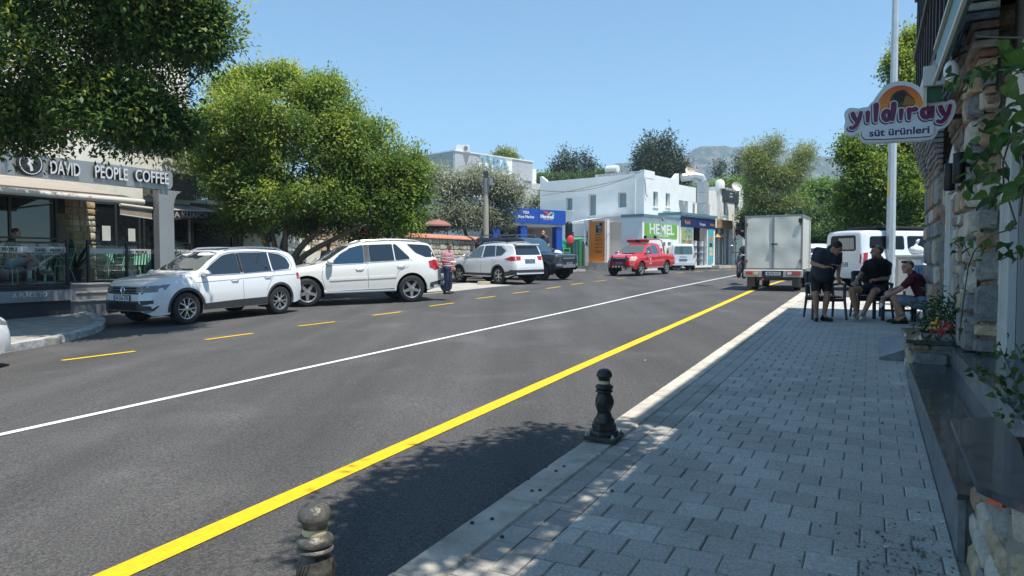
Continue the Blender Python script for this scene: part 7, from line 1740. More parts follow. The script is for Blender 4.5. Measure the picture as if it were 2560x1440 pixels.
def scooter(lab,loc,rz,col,box=True):
 r=thing('motor_scooter',lab,'scooter',loc,rz)
 for y in(-.62,.62):
  w_=MB(Matrix.Translation((0,y,.26))@Matrix.Rotation(math.pi/2,4,'Y'));w_.lathe([(.15,-.05),(.24,-.055),(.26,0),(.24,.055),(.15,.05)],20,close=False);o=w_.build('wheel',M_TYRE,r)
  MB(Matrix.Translation((0,y,.26))@Matrix.Rotation(math.pi/2,4,'Y')).lathe([(.155,-.03),(.155,.03)],14).build('rim',M_GREY,o)
 blob('bodywork',[('c',(0,-.62,.62),.15,(0,-.1,.52),.16),('c',(0,-.1,.42),.13,(0,.3,.3),.1),('c',(0,.38,.35),.12,(0,.5,.85),.09),('c',(0,-.62,.5),.10,(0,-.45,.35),.12),('e',(0,.6,.42),(.09,.2,.1))],col,r,.02,3)
 blob('seat',[('c',(0,-.6,.80),.12,(0,.02,.74),.11)],M_BLACK,r,.02,3)
 MB().tube([(0,.52,.8),(0,.44,1.02)],.035,8).build('steering_column',M_BLACK,r)
 MB().tube([(-.34,.34,1.04),(-.12,.44,1.05),(.12,.44,1.05),(.34,.34,1.04)],.018,8).build('handlebar',M_BLACK,r)
 for sx in(-1,1):
  MB().tube([(sx*.24,.40,1.05),(sx*.32,.42,1.26)],.008,5).build('mirror_stem',M_BLACK,r);m=MB();m.ball((sx*.33,.42,1.30),(.07,.02,.045),12,8);m.build('mirror',M_CHROME,r)
 MB(Matrix.Translation((0,.6,.8))@Matrix.Rotation(-math.pi/2-.3,4,'X')).lathe([(.09,-.02),(.08,.03),(.02,.05)],14).build('headlight',M_LAMP,r)
 MB().tube([(.12,-.1,.25),(.15,-.6,.34)],.045,8).build('exhaust',M_STEEL,r);MB().bb((-.06,-.82,.6),(.06,-.79,.68)).build('tail_light',M_REDL,r)
 if box:
  b=blob('top_box',[('e',(0,-.86,1.14),(.24,.22,.16)),('e',(0,-.86,1.06),(.22,.21,.11))],mat('gloss_black',(.02,.02,.022),.25,coat=.5),r,.015,3)
  m=MB(Matrix.Translation((0,-.86,1.10)));m.lathe([(.235,-.008),(.24,.008)],24,close=False);m.build('box_seam',M_GREY,b)
 return r
l=D(1853,697,28.5);l.z=D(1853,696,28.5).z;scooter('dark scooter with a large black top box left of the truck',l,-.35+.2,mat('scooter_navy',(.02,.03,.05),.35,coat=.6))
l=D(788,688,25.0);l.z=hxy(l.x,l.y)+.1;s2=scooter('black scooter with a round mirror behind the large white SUV',l,1.9,M_BLACK,True)
l=D(1083,700,25.2);l.z=hxy(l.x,l.y);scooter('dark scooter standing behind the striped man',l,2.4,M_GREY,False)
def bicycle(lab,loc,rz):
 r=thing('bicycle',lab,'bicycle',loc,rz)
 for x in(-.52,.52):
  m=MB(Matrix.Translation((x,0,.33))@Matrix.Rotation(math.pi/2,4,'X'));m.tube([(.33*math.cos(a),.33*math.sin(a),0)for a in np.linspace(0,2*math.pi,29)],.018,5,cap=False);w_=m.build('wheel',M_TYRE,r)
  m=MB(Matrix.Translation((x,0,.33))@Matrix.Rotation(math.pi/2,4,'X'))
  for k in range(10):a=k*.628;m.tube([(0,0,0),(.32*math.cos(a),.32*math.sin(a),0)],.003,3)
  m.build('spokes',M_STEEL,w_)
 for pts in([(-.52,0,.33),(-.05,0,.28),(-.18,0,.78),(-.52,0,.33)],[(-.05,0,.28),(.38,0,.72),(-.16,0,.72)],[(.52,0,.33),(.36,0,.92)]):MB().tube(pts,.017,6).build('frame',M_BLACK,r)
 MB().tube([(.42,-.28,.98),(.36,0,.94),(.42,.28,.98)],.014,6).build('handlebar',M_BLACK,r);m=MB();m.ball((-.2,0,.86),(.14,.06,.03),12,6);m.build('saddle',M_BLACK,r)
 return r
l=D(752,690,23.5);l.z=hxy(l.x,l.y)+.25;bicycle('black bicycle parked in front of the low wire fence',l,.3)
p=G(1103,719);r=thing('delineator_post','turquoise plastic delineator post beside the striped man','post',p)
tq=mat('turquoise',(.03,.33,.42),.5)
MB().lathe([(.10,0),(.10,.03),(.05,.05),(.045,.1),(.05,.11),(.045,.3),(.05,.31),(.045,.5),(.05,.51),(.042,.72),(.02,.74)],14).build('tube',tq,r);
for z in(.35,.55):MB().lathe([(.052,z),(.052,z+.06)],14).build('band',M_PLATE,r)
for px,py,w_,rz,lab in((1210,712,.52,.1,'larger loose kerb stone on the asphalt behind the crossover wheel'),(1136,703,.35,.4,'small loose kerb stone beside the striped man')):
 p=G(px,py);r=MB().box((0,0,.07),(w_,.18,.14),bevel=.02).build('loose_kerb_stone',mat('warm_concrete',(.48,.40,.30),.9,var=.15,vscale=6,bump=.4),None);r.location=p;r.rotation_euler.z=rz;tag(r,lab,'kerb stone')
SKIN=mat('skin_tan',(.38,.20,.13),.55);SKIN2=mat('skin_light',(.48,.27,.19),.55)
HAIRD=mat('hair_dark',(.018,.014,.012),.6);STUB=mat('hair_stubble',(.16,.10,.075),.7);M_SOLE=mat('sole_white',(.6,.6,.58),.6)
def hand_parts(wr,d,nrm,curl=.5,k=1.0,fr=.0095):
 d=d.normalized();lat=d.cross(nrm).normalized();nr=lat.cross(d).normalized();P=[]
 c=wr+d*.05*k;P.append(('e',c,(.042*k,.05*k,.018*k),Matrix((lat,d,nr)).transposed().to_4x4()))
 for i,(o,L_)in enumerate(((-.030,.036),(-.010,.042),(.010,.039),(.029,.030))):
  b=wr+d*.088*k+lat*o*k;d1=(d*math.cos(curl)-nr*math.sin(curl));d2=(d*math.cos(curl*2.2)-nr*math.sin(curl*2.2))
  m_=b+d1*L_*k;P.append(('c',b-d*.03*k,fr,m_,fr));P.append(('c',m_,fr,m_+d2*L_*.85*k,fr*.85))
 b=wr+d*.025*k-lat*.035*k;m_=b+(d*.6-lat*.6-nr*.4).normalized()*.035*k;P.append(('c',b,fr*1.25,m_,fr*1.1));P.append(('c',m_,fr*1.1,m_+(d-nr*.6).normalized()*.03*k,fr*.9))
 return P
def person(label,J,skin,shirt,bottom,shoe,k=1.0,sleeve=.6,legcut=.75,vox=.011,hair='dark',belly=0,glasses=False,beard=False,hands=True,sole=None,hem=None):
 L=lambda a,b,t:J[a].lerp(J[b],t)
 foot=(J['anL']+J['anR'])/2;foot=Vector((foot.x,foot.y,min(J['anL'].z,J['anR'].z)-.08))
 r=thing('person',label,'person',foot)
 lat=(J['shR']-J['shL']).normalized();pel,ch=J['pelvis'],J['chest']
 up_=(ch-pel).normalized();fw_=up_.cross(lat).normalized()
 if fw_.dot(J['fwd'])<0:fw_=-fw_
 f=J['fwd'].normalized();u=J.get('hup',Vector((0,0,1)));rt=f.cross(u).normalized();u=rt.cross(f).normalized();RM=Matrix((rt,f,u)).transposed().to_4x4()
 H=lambda x,y,z:J['head']+(rt*x+f*y+u*z)*k
 B=[]
 def torso(e,P,hemq=0.0):
  for o in(-.085,0,.085):
   P.append(('c',pel+lat*o*k+up_*hemq,(.105+e)*k,ch+lat*o*1.15*k,(.105+e)*k))
  if belly:P.append(('e',pel.lerp(ch,.38)+fw_*.05*k,((.17+e)*k*belly,(.15+e)*k*belly,(.18+e)*k)))
  P.append(('c',J['shL'],(.062+e)*k,J['shR'],(.062+e)*k));P.append(('c',ch,(.08+e)*k,J['neck'],(.055+e)*k))
 torso(0,B)
 for s in 'LR':
  B+=[('c',J['sh'+s],.058*k,J['el'+s],.043*k),('c',J['el'+s],.043*k,J['wr'+s],.029*k),('c',J['hip'+s],.092*k,J['kn'+s],.058*k),('c',J['kn'+s],.056*k,L('kn'+s,'an'+s,.35),.060*k),('c',L('kn'+s,'an'+s,.3),.060*k,J['an'+s],.036*k),('c',J['an'+s],.037*k,J['an'+s].lerp(J['toe'+s],.7)-Vector((0,0,.01)),.032*k)]
  d=(J['wr'+s]-J['el'+s]).normalized();hd=J.get('hd'+s,d)
  if hands:B+=hand_parts(J['wr'+s],hd,J.get('hn'+s,Vector((0,0,1))if abs(hd.z)<.8 else Vector((0,-1,0))),J.get('curl',.55),k,max(.0095,vox*.9)*k)
  else:B.append(('e',J['wr'+s]+hd*.07,(.045,.045,.06)))
 B+=[('c',J['neck']-up_*.03,.056*k,H(0,-.02,-.07),.055*k),('e',H(0,-.012,.025),(.076*k,.096*k,.092*k),RM),('e',H(0,.028,-.04),(.060*k,.062*k,.078*k),RM),('c',H(0,.085,.012),.010*k,H(0,.108,-.022),.015*k),('e',H(0,.078,.03),(.055*k,.018*k,.012*k),RM),('c',H(-.018,.084,-.052),.010*k,H(.018,.084,-.052),.010*k),('e',H(0,.07,-.095),(.03*k,.025*k,.022*k),RM)]
 for sx in(-1,1):B.append(('e',H(sx*.079,-.012,-.005),(.012*k,.024*k,.034*k),RM))
 body=blob('body',B,skin,r,vox,2,True)
 for sx in(-1,1):m=MB();m.ball(tuple(H(sx*.03,.083,.012)),.0105*k,8,6);m.build('eye',M_BLACK,r,True)
 Q=[];torso(.018,Q,-.03 if hem is None else hem)
 for s in 'LR':Q.append(('c',J['sh'+s],.074*k,L('sh'+s,'el'+s,sleeve),.066*k))
 if sleeve>1:
  for s in 'LR':Q.append(('c',J['el'+s],.062*k,L('el'+s,'wr'+s,.9),.045*k))
 blob('shirt',Q,shirt,r,vox*1.15,2,True)
 Q=[('c',J['hipL'].lerp(J['hipR'],-.1)+up_*.04,.118*k,J['hipL'].lerp(J['hipR'],1.1)+up_*.04,.118*k)]
 for s in 'LR':
  if legcut<=1:Q.append(('c',J['hip'+s],.112*k,L('hip'+s,'kn'+s,legcut),.088*k))
  else:Q+=[('c',J['hip'+s],.110*k,J['kn'+s],.074*k),('c',J['kn'+s],.074*k,L('kn'+s,'an'+s,legcut-1),.060*k)]
 blob('shorts' if legcut<=1 else 'trousers',Q,bottom,r,vox*1.15,2,True)
 for s in 'LR':
  a,t=J['an'+s],J['toe'+s];dd=(t-a);dd.z=0;dd.normalize();lz=min(a.z-.045,t.z)
  hl=Vector((a.x,a.y,lz))-dd*.04;tt=hl+dd*.235
  blob('shoe',[('c',hl,.040,hl.lerp(tt,.35)+Vector((0,0,.018)),.046),('c',hl.lerp(tt,.35)+Vector((0,0,.01)),.045,tt,.034),('c',a-Vector((0,0,.02)),.045,hl,.04)],shoe,r,vox,2,True)
  if sole:m=MB();m.tube([hl-Vector((0,0,.036)),tt-Vector((0,0,.032))],[.045,.036],10,M=Matrix());q=m.mesh('sole');
  if sole:[setattr(v,'co',Vector((v.co.x,v.co.y,lz-.034+(v.co.z-(lz-.034))*.22)))for v in q.vertices];link('sole',q,sole,r,True)
 if hair=='dark':blob('hair',[('e',H(0,-.024,.042),(.083*k,.098*k,.086*k),RM)],HAIRD,r,vox,1,True)
 elif hair=='stubble':blob('hair',[('e',H(0,-.028,.026),(.079*k,.089*k,.088*k),RM)],STUB,r,vox,1,True)
 if beard:blob('beard',[('e',H(0,.034,-.072),(.058*k,.058*k,.045*k),RM)],mat('beard_grey',(.16,.14,.125),.8),r,vox,1,True)
 if glasses:
  g=MB()
  for sx in(-1,1):g.ball(tuple(H(sx*.035,.062,.092)),.024*k,8,6);g.tube([H(sx*.06,.05,.09),H(sx*.082,-.03,.05),H(sx*.082,-.06,.02)],.004,5)
  g.tube([H(-.06,.062,.094),H(.06,.062,.094)],.005,5);g.build('sunglasses',M_BLACK,r,True)
 return r,H
def zoomer(x0,y0,sc,Y0):return lambda zx,zy,dy=0.0:D(x0+zx/sc,y0+zy/sc,Y0+dy)
V3=Vector
z=zoomer(1990,580,5.76,13.2)
J=dict(head=z(588,228,-.50),fwd=V3((.42,-.62,-.72)),hup=V3((.2,-.75,.7)),neck=z(510,238,-.36),chest=z(458,340,-.26),pelvis=z(352,660,.08),shL=z(312,275,-.16),elL=z(238,450,-.12),wrL=z(420,505,-.45),shR=z(600,318,-.24),elR=z(618,480,-.16),wrR=z(606,640,-.18),hipL=z(295,690,.06),hipR=z(440,690,.06),knL=z(285,915,-.08),knR=z(450,915,-.06),anL=z(290,1195,.0),anR=z(402,1195,-.02),toeL=z(290,1262,-.18),toeR=z(470,1262,-.14),hdL=V3((1,-.2,.15)),hdR=V3((.25,-.1,-1)),curl=.6)
mtee=mat('navy_tee',(.025,.032,.05),.85,var=.15,vscale=8,bump=.5,bscale=9)
p1,_=person('man in dark blue T-shirt and black shorts bending over his phone',J,SKIN,mtee,mat('black_shorts',(.012,.013,.018),.8,bump=.4,bscale=9),M_BLACK,1.0,.62,.62,hair='dark',belly=1.05,beard=True)
ph=z(572,475,-.60);r=thing('phone','smartphone in the hand of the bending man','phone',ph,.3);MB(Matrix.Rotation(.2,4,'Y')).box((0,0,0),(.15,.075,.009),bevel=.002).build('phone_body',mat('phone_grey',(.2,.2,.22),.3),r)
MB().box((-.25,0,-.0),(.05,.002,.005));
blob('waist_bag',[('c',z(300,585,-.14),.05,z(400,600,-.16),.05)],M_BLACK,p1,.015,1,True)
z=zoomer(1990,580,5.76,13.45)
J=dict(head=z(1165,280,-.10),fwd=V3((-.93,.25,-.02)),neck=z(1200,392,-.05),chest=z(1185,475,-.08),pelvis=z(1155,790,.06),shL=z(1040,460,-.05),elL=z(945,600,-.02),wrL=z(872,700,-.18),shR=z(1320,480,.02),elR=z(1318,660,-.05),wrR=z(1160,690,-.28),hipL=z(1080,820,.0),hipR=z(1220,820,.0),knL=z(805,845,-.38),knR=z(1120,862,-.42),anL=z(872,1165,-.28),anR=z(975,1165,-.34),toeL=z(800,1240,-.48),toeR=z(925,1245,-.52),hdL=V3((-.5,-.3,-.4)),hdR=V3((-1,-.1,.1)),curl=.8)
p2,_=person('seated heavy man in black T-shirt with sunglasses on his shaved head, looking away',J,SKIN,mat('black_tee',(.01,.01,.012),.85,bump=.5,bscale=9),mat('dark_grey_shorts',(.02,.022,.03),.8),mat('white_shoe',(.66,.66,.64),.5),1.04,.62,.55,hair='stubble',belly=1.25,glasses=True,beard=True)
MB().tube([z(1045,700,-.40),z(1060,745,-.42),z(1075,700,-.42)],.006,5).build('beads',M_BLACK,p2,True)
z=zoomer(1990,580,5.76,12.75)
J=dict(head=z(1605,500,-.02),fwd=V3((-.97,-.1,-.10)),neck=z(1668,600,0),chest=z(1730,690,0),pelvis=z(1868,985,.02),shL=z(1648,690,-.19),elL=z(1490,835,-.16),wrL=z(1268,940,-.12),shR=z(1690,680,.19),elR=z(1500,800,.12),wrR=z(1345,850,-.02),hipL=z(1820,1040,-.11),hipR=z(1820,1030,.11),knL=z(1405,950,-.13),knR=z(1430,960,.12),anL=z(1552,1225,-.14),anR=z(1480,1235,.14),toeL=z(1400,1300,-.15),toeR=z(1350,1285,.13),hdL=V3((-.35,-.1,-.8)),hdR=V3((-.8,-.5,-.2)),curl=.6)
p3,_=person('crouched bald man in maroon shirt and light blue shorts on a low seat',J,SKIN2,mat('maroon_tee',(.085,.010,.022),.85,bump=.5,bscale=9),mat('light_denim',(.20,.27,.38),.8,var=.1,vscale=12,bump=.4,bscale=9),M_BLACK,1.0,.55,.78,hair='stubble',glasses=True,sole=M_SOLE)
MB().lathe([(.032,-.004),(.034,.02),(.032,.024)],12,Matrix.Translation(z(1232,955,-.12))@Matrix.Rotation(1.2,4,'Y')).build('wristwatch',M_STEEL,p3,True)
cup=z(1225,1060,-.16);r=thing('paper_cup','small cup held low by the crouched man','cup',cup);MB(Matrix.Rotation(.5,4,'Y')).lathe([(.025,-.04),(.034,.04),(.03,.04),(.02,-.03)],14).build('cup',M_PLAST,r)
z=zoomer(1060,540,5.12,22.0)
J=dict(head=z(322,385),fwd=V3((.85,-.45,-.22)),neck=z(300,447,.02),chest=z(295,510,.02),pelvis=z(305,672,.02),shL=z(248,480,-.14),elL=z(232,575,-.18),wrL=z(325,592,-.34),shR=z(345,482,.12),elR=z(372,580,.10),wrR=z(380,655,.04),hipL=z(285,690,-.08),hipR=z(328,690,.08),knL=z(290,820,-.08),knR=z(330,825,.08),anL=z(272,965,-.06),anR=z(305,955,.10),toeL=z(330,990,-.12),toeR=z(355,978,.04),curl=.6)
def stripes():
 m=bpy.data.materials.new('striped_shirt');m.use_nodes=True;nt=m.node_tree;b=nt.nodes['Principled BSDF'];L=nt.links.new
 g=nt.nodes.new('ShaderNodeNewGeometry');s=nt.nodes.new('ShaderNodeSeparateXYZ');mu=nt.nodes.new('ShaderNodeMath');mu.operation='MULTIPLY';mu.inputs[1].default_value=8.5
 fr=nt.nodes.new('ShaderNodeMath');fr.operation='FRACT';r=nt.nodes.new('ShaderNodeValToRGB');r.color_ramp.interpolation='CONSTANT';e=r.color_ramp.elements
 L(g.outputs['Position'],s.inputs[0]);L(s.outputs['Z'],mu.inputs[0]);L(mu.outputs[0],fr.inputs[0]);L(fr.outputs[0],r.inputs[0]);L(r.outputs[0],b.inputs['Base Color'])
 e[0].position=0;e[0].color=(.45,.05,.10,1);e[1].position=.35;e[1].color=(.62,.60,.60,1);x=e.new(.6);x.color=(.05,.04,.10,1);x=e.new(.75);x.color=(.55,.12,.18,1);x=e.new(.9);x.color=(.6,.58,.58,1)
 b.inputs['Roughness'].default_value=.85;return m
person('man in a red and white striped T-shirt and jeans holding a phone',J,SKIN,stripes(),mat('dark_jeans',(.02,.035,.075),.85,var=.2,vscale=10),mat('dark_shoe',(.04,.035,.03),.6),.94,.6,1.95,vox=.015,hair='dark')
ph=z(378,585,-.42);r=thing('phone','pale phone held out by the striped man','phone',ph);MB(Matrix.Rotation(.5,4,'X')).box((0,0,0),(.14,.07,.01)).build('phone_body',M_PLATE,r)
def simple_person(label,hx,hy,Yv,k,fwd,shirt,sit=False,**kw):
 c=D(hx,hy,Yv);g=hxy(c.x,c.y);k2=(c.z-g)/1.66;f=V3(fwd).normalized();s=V3((f.y,-f.x,0)).normalized()
 q=lambda a,b_,h_:V3((c.x,c.y,g))+s*a*k2+f*b_*k2+V3((0,0,h_*k2))
 J=dict(head=c,fwd=f,neck=q(0,-.02,1.52),chest=q(0,0,1.38),pelvis=q(0,0,.98),shL=q(-.19,0,1.44),shR=q(.19,0,1.44),elL=q(-.25,.03,1.16),elR=q(.25,.03,1.16),wrL=q(-.2,.22,1.05),wrR=q(.2,.22,1.05),hipL=q(-.1,0,.93),hipR=q(.1,0,.93),knL=q(-.11,.03,.5),knR=q(.11,.03,.5),anL=q(-.11,0,.09),anR=q(.11,0,.09),toeL=q(-.12,.15,.04),toeR=q(.12,.15,.04))
 J.update(kw.pop('J',{}));kw.setdefault('legcut',1.95)
 return person(label,J,SKIN,shirt,mat('dark_trousers',(.02,.02,.025),.8),M_BLACK,k2,vox=.018,**kw)
simple_person('man with dark sunglasses and beard standing behind the big white SUV by the scooter',821,616,25.6,1,(.2,-1,0),mat('pale_shirt',(.45,.47,.5),.8),hair='dark',beard=True)
shopJ={}
c=D(1358,583,44.6);shopJ['wrR']=c+V3((.05,-.15,-.12));shopJ['elR']=c+V3((.28,-.08,-.32))
simple_person('man in dark T-shirt with a hand at his face in the blue shop doorway',1358,583,44.6,1,(-.2,-1,0),mtee,J=shopJ,hair='stubble')
z=zoomer(0,560,4.8,18.3)
J=dict(head=z(195,110),fwd=V3((.93,.3,-.15)),neck=z(150,170),chest=z(125,240),pelvis=z(95,470,.02),shL=z(120,215,.18),shR=z(125,220,-.18),elL=z(170,330,.22),elR=z(150,340,-.24),wrL=z(260,345,.15),wrR=z(250,350,-.14),hipL=z(110,480,.1),hipR=z(110,480,-.1),knL=z(360,455,.1),knR=z(400,400,-.05),anL=z(355,650,.08),anR=z(530,545,.0),toeL=z(400,700,.08),toeR=z(640,585,.0))
p6,Hh=person('cafe guest with headphones sitting cross-legged behind the glass balustrade',J,SKIN2,M_BLACK,mat('pale_shorts',(.35,.37,.4),.8),mat('blue_sneaker',(.10,.15,.2),.6),1.0,.6,.55,vox=.014,hair='dark',sole=M_SOLE)
hp=MB();hp.tube([Hh(.09,-.01,0),Hh(.085,-.01,.08),Hh(0,-.01,.13),Hh(-.085,-.01,.08),Hh(-.09,-.01,0)],.01,6);
for sx in(-1,1):hp.ball(tuple(Hh(sx*.092,-.01,-.005)),(.02,.035,.04),10,7)
hp.build('headphones',mat('headphone_red',(.25,.04,.03),.5),p6,True)
for s_,a,b in(('L',(355,560),(355,650)),('R',(480,495),(530,545))):MB().tube([z(*a,.08 if s_=='L' else 0),z(*b,.08 if s_=='L' else 0)],[.055,.048],10).build('sock',M_PLATE,p6,True)
M_RESIN=mat('anthracite_resin',(.035,.042,.055),.5)
def resin_chair(loc,rz,lab):
 r=thing('armchair',lab,'chair',loc,rz,'dark resin armchairs on the pavement')
 w_,d_=.28,.25
 for sx in(-1,1):
  MB().tube([(sx*(w_+.03),-d_-.05,0),(sx*w_,-d_,.42),(sx*(w_+.01),-d_+.02,.64)],[.02,.028,.026],6).build('leg',M_RESIN,r)
  MB().tube([(sx*(w_-.01),d_+.10,0),(sx*(w_-.03),d_,.42)],[.02,.028],6).build('leg',M_RESIN,r)
  MB().tube([(sx*(w_+.01),-d_-.03,.655),(sx*(w_+.02),0,.67),(sx*(w_-.02),d_+.04,.64)],.026,6).build('armrest',M_RESIN,r)
  MB().tube([(sx*(w_-.03),d_,.42),(sx*(w_-.04),d_+.12,.88)],.024,6).build('back_post',M_RESIN,r)
 MB().box((0,0,.42),(.50,.50,.035),bevel=.01).build('seat',M_RESIN,r)
 for a,b in(((-.27,-.25),(.27,-.25)),((-.27,.25),(.27,.25))):MB().bb((a[0],a[1]-.015,.34),(b[0],b[1]+.015,.40)).build('apron',M_RESIN,r)
 MB().bb((-.235,d_+.1,.80),(.235,d_+.135,.90)).build('top_rail',M_RESIN,r)
 for k in range(5):MB().add([(-.2+.1*k-.025,d_+.01,.46),(-.2+.1*k+.025,d_+.01,.46),(-.2+.1*k+.025,d_+.11,.80),(-.2+.1*k-.025,d_+.11,.80),(-.2+.1*k-.025,d_+.03,.46),(-.2+.1*k+.025,d_+.03,.46),(-.2+.1*k+.025,d_+.13,.80),(-.2+.1*k-.025,d_+.13,.80)],[(0,1,2,3),(7,6,5,4),(0,4,5,1),(1,5,6,2),(2,6,7,3),(3,7,4,0)]).build('slat',M_RESIN,r)
 return r
p=D(2060,790,13.62);p.z=hxy(p.x,p.y,'w');ca=resin_chair(p,-.1,'empty dark armchair the bending man rests his hand on')
p=D(2176,790,13.62);p.z=hxy(p.x,p.y,'w');cb_=copytree(ca);cb_.location=p;cb_.rotation_euler.z=-.18;cb_['label']='dark armchair under the seated man in black'
p=D(2232,805,13.3);p.z=hxy(p.x,p.y,'w');tb_=thing('low_table','low dark resin table between the seated and the crouched man','table',p,-.1)
for sx,sy in((-1,-1),(1,-1),(-1,1),(1,1)):MB().bb((sx*.26-.025,sy*.2-.025,0),(sx*.26+.025,sy*.2+.025,.43)).build('leg',M_RESIN,tb_)
MB().box((0,0,.445),(.62,.5,.03),bevel=.01).build('tabletop',M_RESIN,tb_);MB().bb((-.25,-.215,.17),(.25,-.185,.21)).build('crossbar',M_RESIN,tb_)
tz=p.z+.46
for dx,dy,nm,lab,m,pr in((-.18,-.05,'ashtray','small glass ashtray at the left of the low table',M_GREY,[(.05,0),(.06,.03),(.05,.03),(.04,.01)]),(.0,.05,'bottle','small dark bottle standing in the middle of the low table',M_BLACK,[(.025,0),(.028,.1),(.012,.13),(.012,.17)]),(.15,-.1,'tea_glass','tea glass nearest the crouched man on the low table',mat('tea',(.35,.08,.02),.1),[(.025,0),(.02,.04),(.028,.08),(.001,.08)])):
 o=MB().lathe(pr,14).build(nm,m,None);o.location=(p.x+dx,p.y+dy,tz);tag(o,lab,nm.replace('_',' '))
o=MB().box((0,0,.06),(.16,.12,.12),bevel=.01).build('tissue_box',mat('tissue_box',(.4,.4,.38),.6),None);o.location=(p.x-.05,p.y+.14,tz);tag(o,'pale patterned tissue box at the back of the low table','box')
p=D(2318,812,12.8);p.z=hxy(p.x,p.y,'w');r=thing('low_stool','low dark stool under the crouched man in maroon','stool',p,.1)
MB().box((0,0,.33),(.36,.34,.03),bevel=.01).build('seat',M_RESIN,r)
for sx,sy in((-1,-1),(1,-1),(-1,1),(1,1)):MB().bb((sx*.14-.02,sy*.14-.02,0),(sx*.14+.02,sy*.14+.02,.315)).build('leg',M_RESIN,r)
BARK=mat('ficus_bark',(.22,.17,.13),.85,var=.2,vscale=6,bump=.5,bscale=25,stretch=(1,1,.3));BARKD=mat('dark_bark',(.10,.075,.055),.9,var=.3,vscale=8,bump=.6,bscale=25)
LF=leafmat('ficus_leaf',(.028,.07,.013),(.15,.245,.030),(.50,.55,.06));LF2=leafmat('glossy_leaf',(.016,.045,.012),(.085,.165,.024),(.52,.54,.055),rough=.5)
LO=leafmat('olive_leaf',(.13,.155,.10),(.30,.33,.22),(.48,.48,.34),.3,.6);LC=leafmat('cypress_leaf',(.022,.04,.022),(.055,.085,.04),(.12,.145,.06),.15,.7)
LP=leafmat('pine_leaf',(.09,.13,.035),(.24,.29,.07),(.42,.42,.12),.3,.6);LG=leafmat('broad_leaf',(.035,.085,.02),(.11,.21,.035),(.27,.40,.06));LD=leafmat('dull_leaf',(.02,.05,.016),(.06,.12,.03),(.16,.24,.05))
def zg(p):return Vector((p.x,p.y,hxy(p.x,p.y)))
def P_(px,py,Y):return tuple(D(px,py,Y))
b=zg(D(-230,800,14.5));b.z+=.1
ell=[(P_(110,110,13.6),(2.7,2.3,1.9),1.0),(P_(425,75,13.4),(1.2,1.4,1.0),.5),(P_(265,285,12.9),(1.15,1.1,.8),.42),(P_(-10,290,13.0),(1.3,1.3,.95),.4),(P_(100,-220,13.8),(3.6,2.9,2.4),.8),(P_(-350,50,13.6),(2.4,2.4,2.2),.4),(P_(420,330,13.6),(.55,.7,.45),.12),(P_(320,-60,13.0),(1.7,1.9,1.2),.5)]
cl=fill_clumps(ell,95,(.26,.52),3)
top=V3(P_(50,150,13.8))
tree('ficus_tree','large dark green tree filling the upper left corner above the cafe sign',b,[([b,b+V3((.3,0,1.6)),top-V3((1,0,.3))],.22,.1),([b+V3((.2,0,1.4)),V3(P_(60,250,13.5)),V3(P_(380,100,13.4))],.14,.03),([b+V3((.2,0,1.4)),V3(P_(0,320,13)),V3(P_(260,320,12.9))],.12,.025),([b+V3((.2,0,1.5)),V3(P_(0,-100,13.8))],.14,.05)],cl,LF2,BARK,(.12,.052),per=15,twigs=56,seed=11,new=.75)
b=zg(D(703,700,24.2));b.z+=.05
ell=[(P_(715,340,24.1),(2.94,2.82,2.09),1.0),(P_(925,455,23.8),(2.03,2.26,1.98),.62),(P_(590,350,23.8),(1.47,1.81,1.64),.45),(P_(640,540,24.7),(1.24,1.36,0.68),.16),(P_(800,560,24.5),(1.47,1.36,0.56),.14),(P_(770,500,23.5),(2.82,2.37,1.07),.5),(P_(1010,540,23.9),(0.96,1.24,0.73),.15),(P_(575,235,24.4),(1.02,1.02,0.79),.14),(P_(800,240,24.2),(1.13,1.13,0.85),.22),(P_(880,335,24.0),(1.47,1.47,1.24),.3),(P_(620,215,24.4),(1.02,1.02,0.62),.15),(P_(700,200,24.5),(1.24,1.02,0.45),.15),(P_(640,470,23.2),(1.58,1.13,1.13),.3),(P_(575,555,25.4),(0.68,0.90,0.40),.06),(P_(505,370,23.8),(1.1,1.4,1.3),.22),(P_(1010,450,23.9),(1.1,1.4,1.1),.2)]
cl=fill_clumps(ell,135,(.28,.58),5)
q=lambda px,py,Y=21.4:V3(P_(px,py,Y+2.9))
lims=[([b,q(672,620),q(640,555),q(612,470),q(600,380)],.15,.05),([b+V3((.05,.1,0)),q(690,620),q(665,540),q(660,430)],.13,.05),([b,q(715,620,21.2),q(712,540,21),q(712,470,20.9),q(690,380)],.12,.04),([q(712,500,21),q(728,450,20.9),q(735,400)],.05,.03),([b,q(735,630,21.1),q(800,575,21),q(850,510,20.9),q(880,430)],.15,.05),([b,q(740,650,21.2),q(810,610,21),q(900,565,20.8),q(975,500,20.8)],.14,.04),([b,q(700,600,21.8),q(760,520,22),q(780,400)],.13,.05),([q(712,540,21),q(745,500,20.8),q(790,470,20.5)],.05,.02)]
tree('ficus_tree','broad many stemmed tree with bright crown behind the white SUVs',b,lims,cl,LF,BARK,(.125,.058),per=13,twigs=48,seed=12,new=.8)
b=zg(D(1185,660,40));
ell=[(P_(1135,480,40),(1.15,1.3,1.35),.5),(P_(1215,455,40),(1.35,1.4,1.0),.5),(P_(1265,490,40),(1.15,1.3,1.3),.42),(P_(1115,545,39.5),(1.1,1.2,.85),.4),(P_(1190,540,39.5),(1.4,1.3,.9),.45),(P_(1255,550,39.8),(.7,.9,.5),.15),(P_(1095,440,40.5),(.6,.8,.7),.15)]
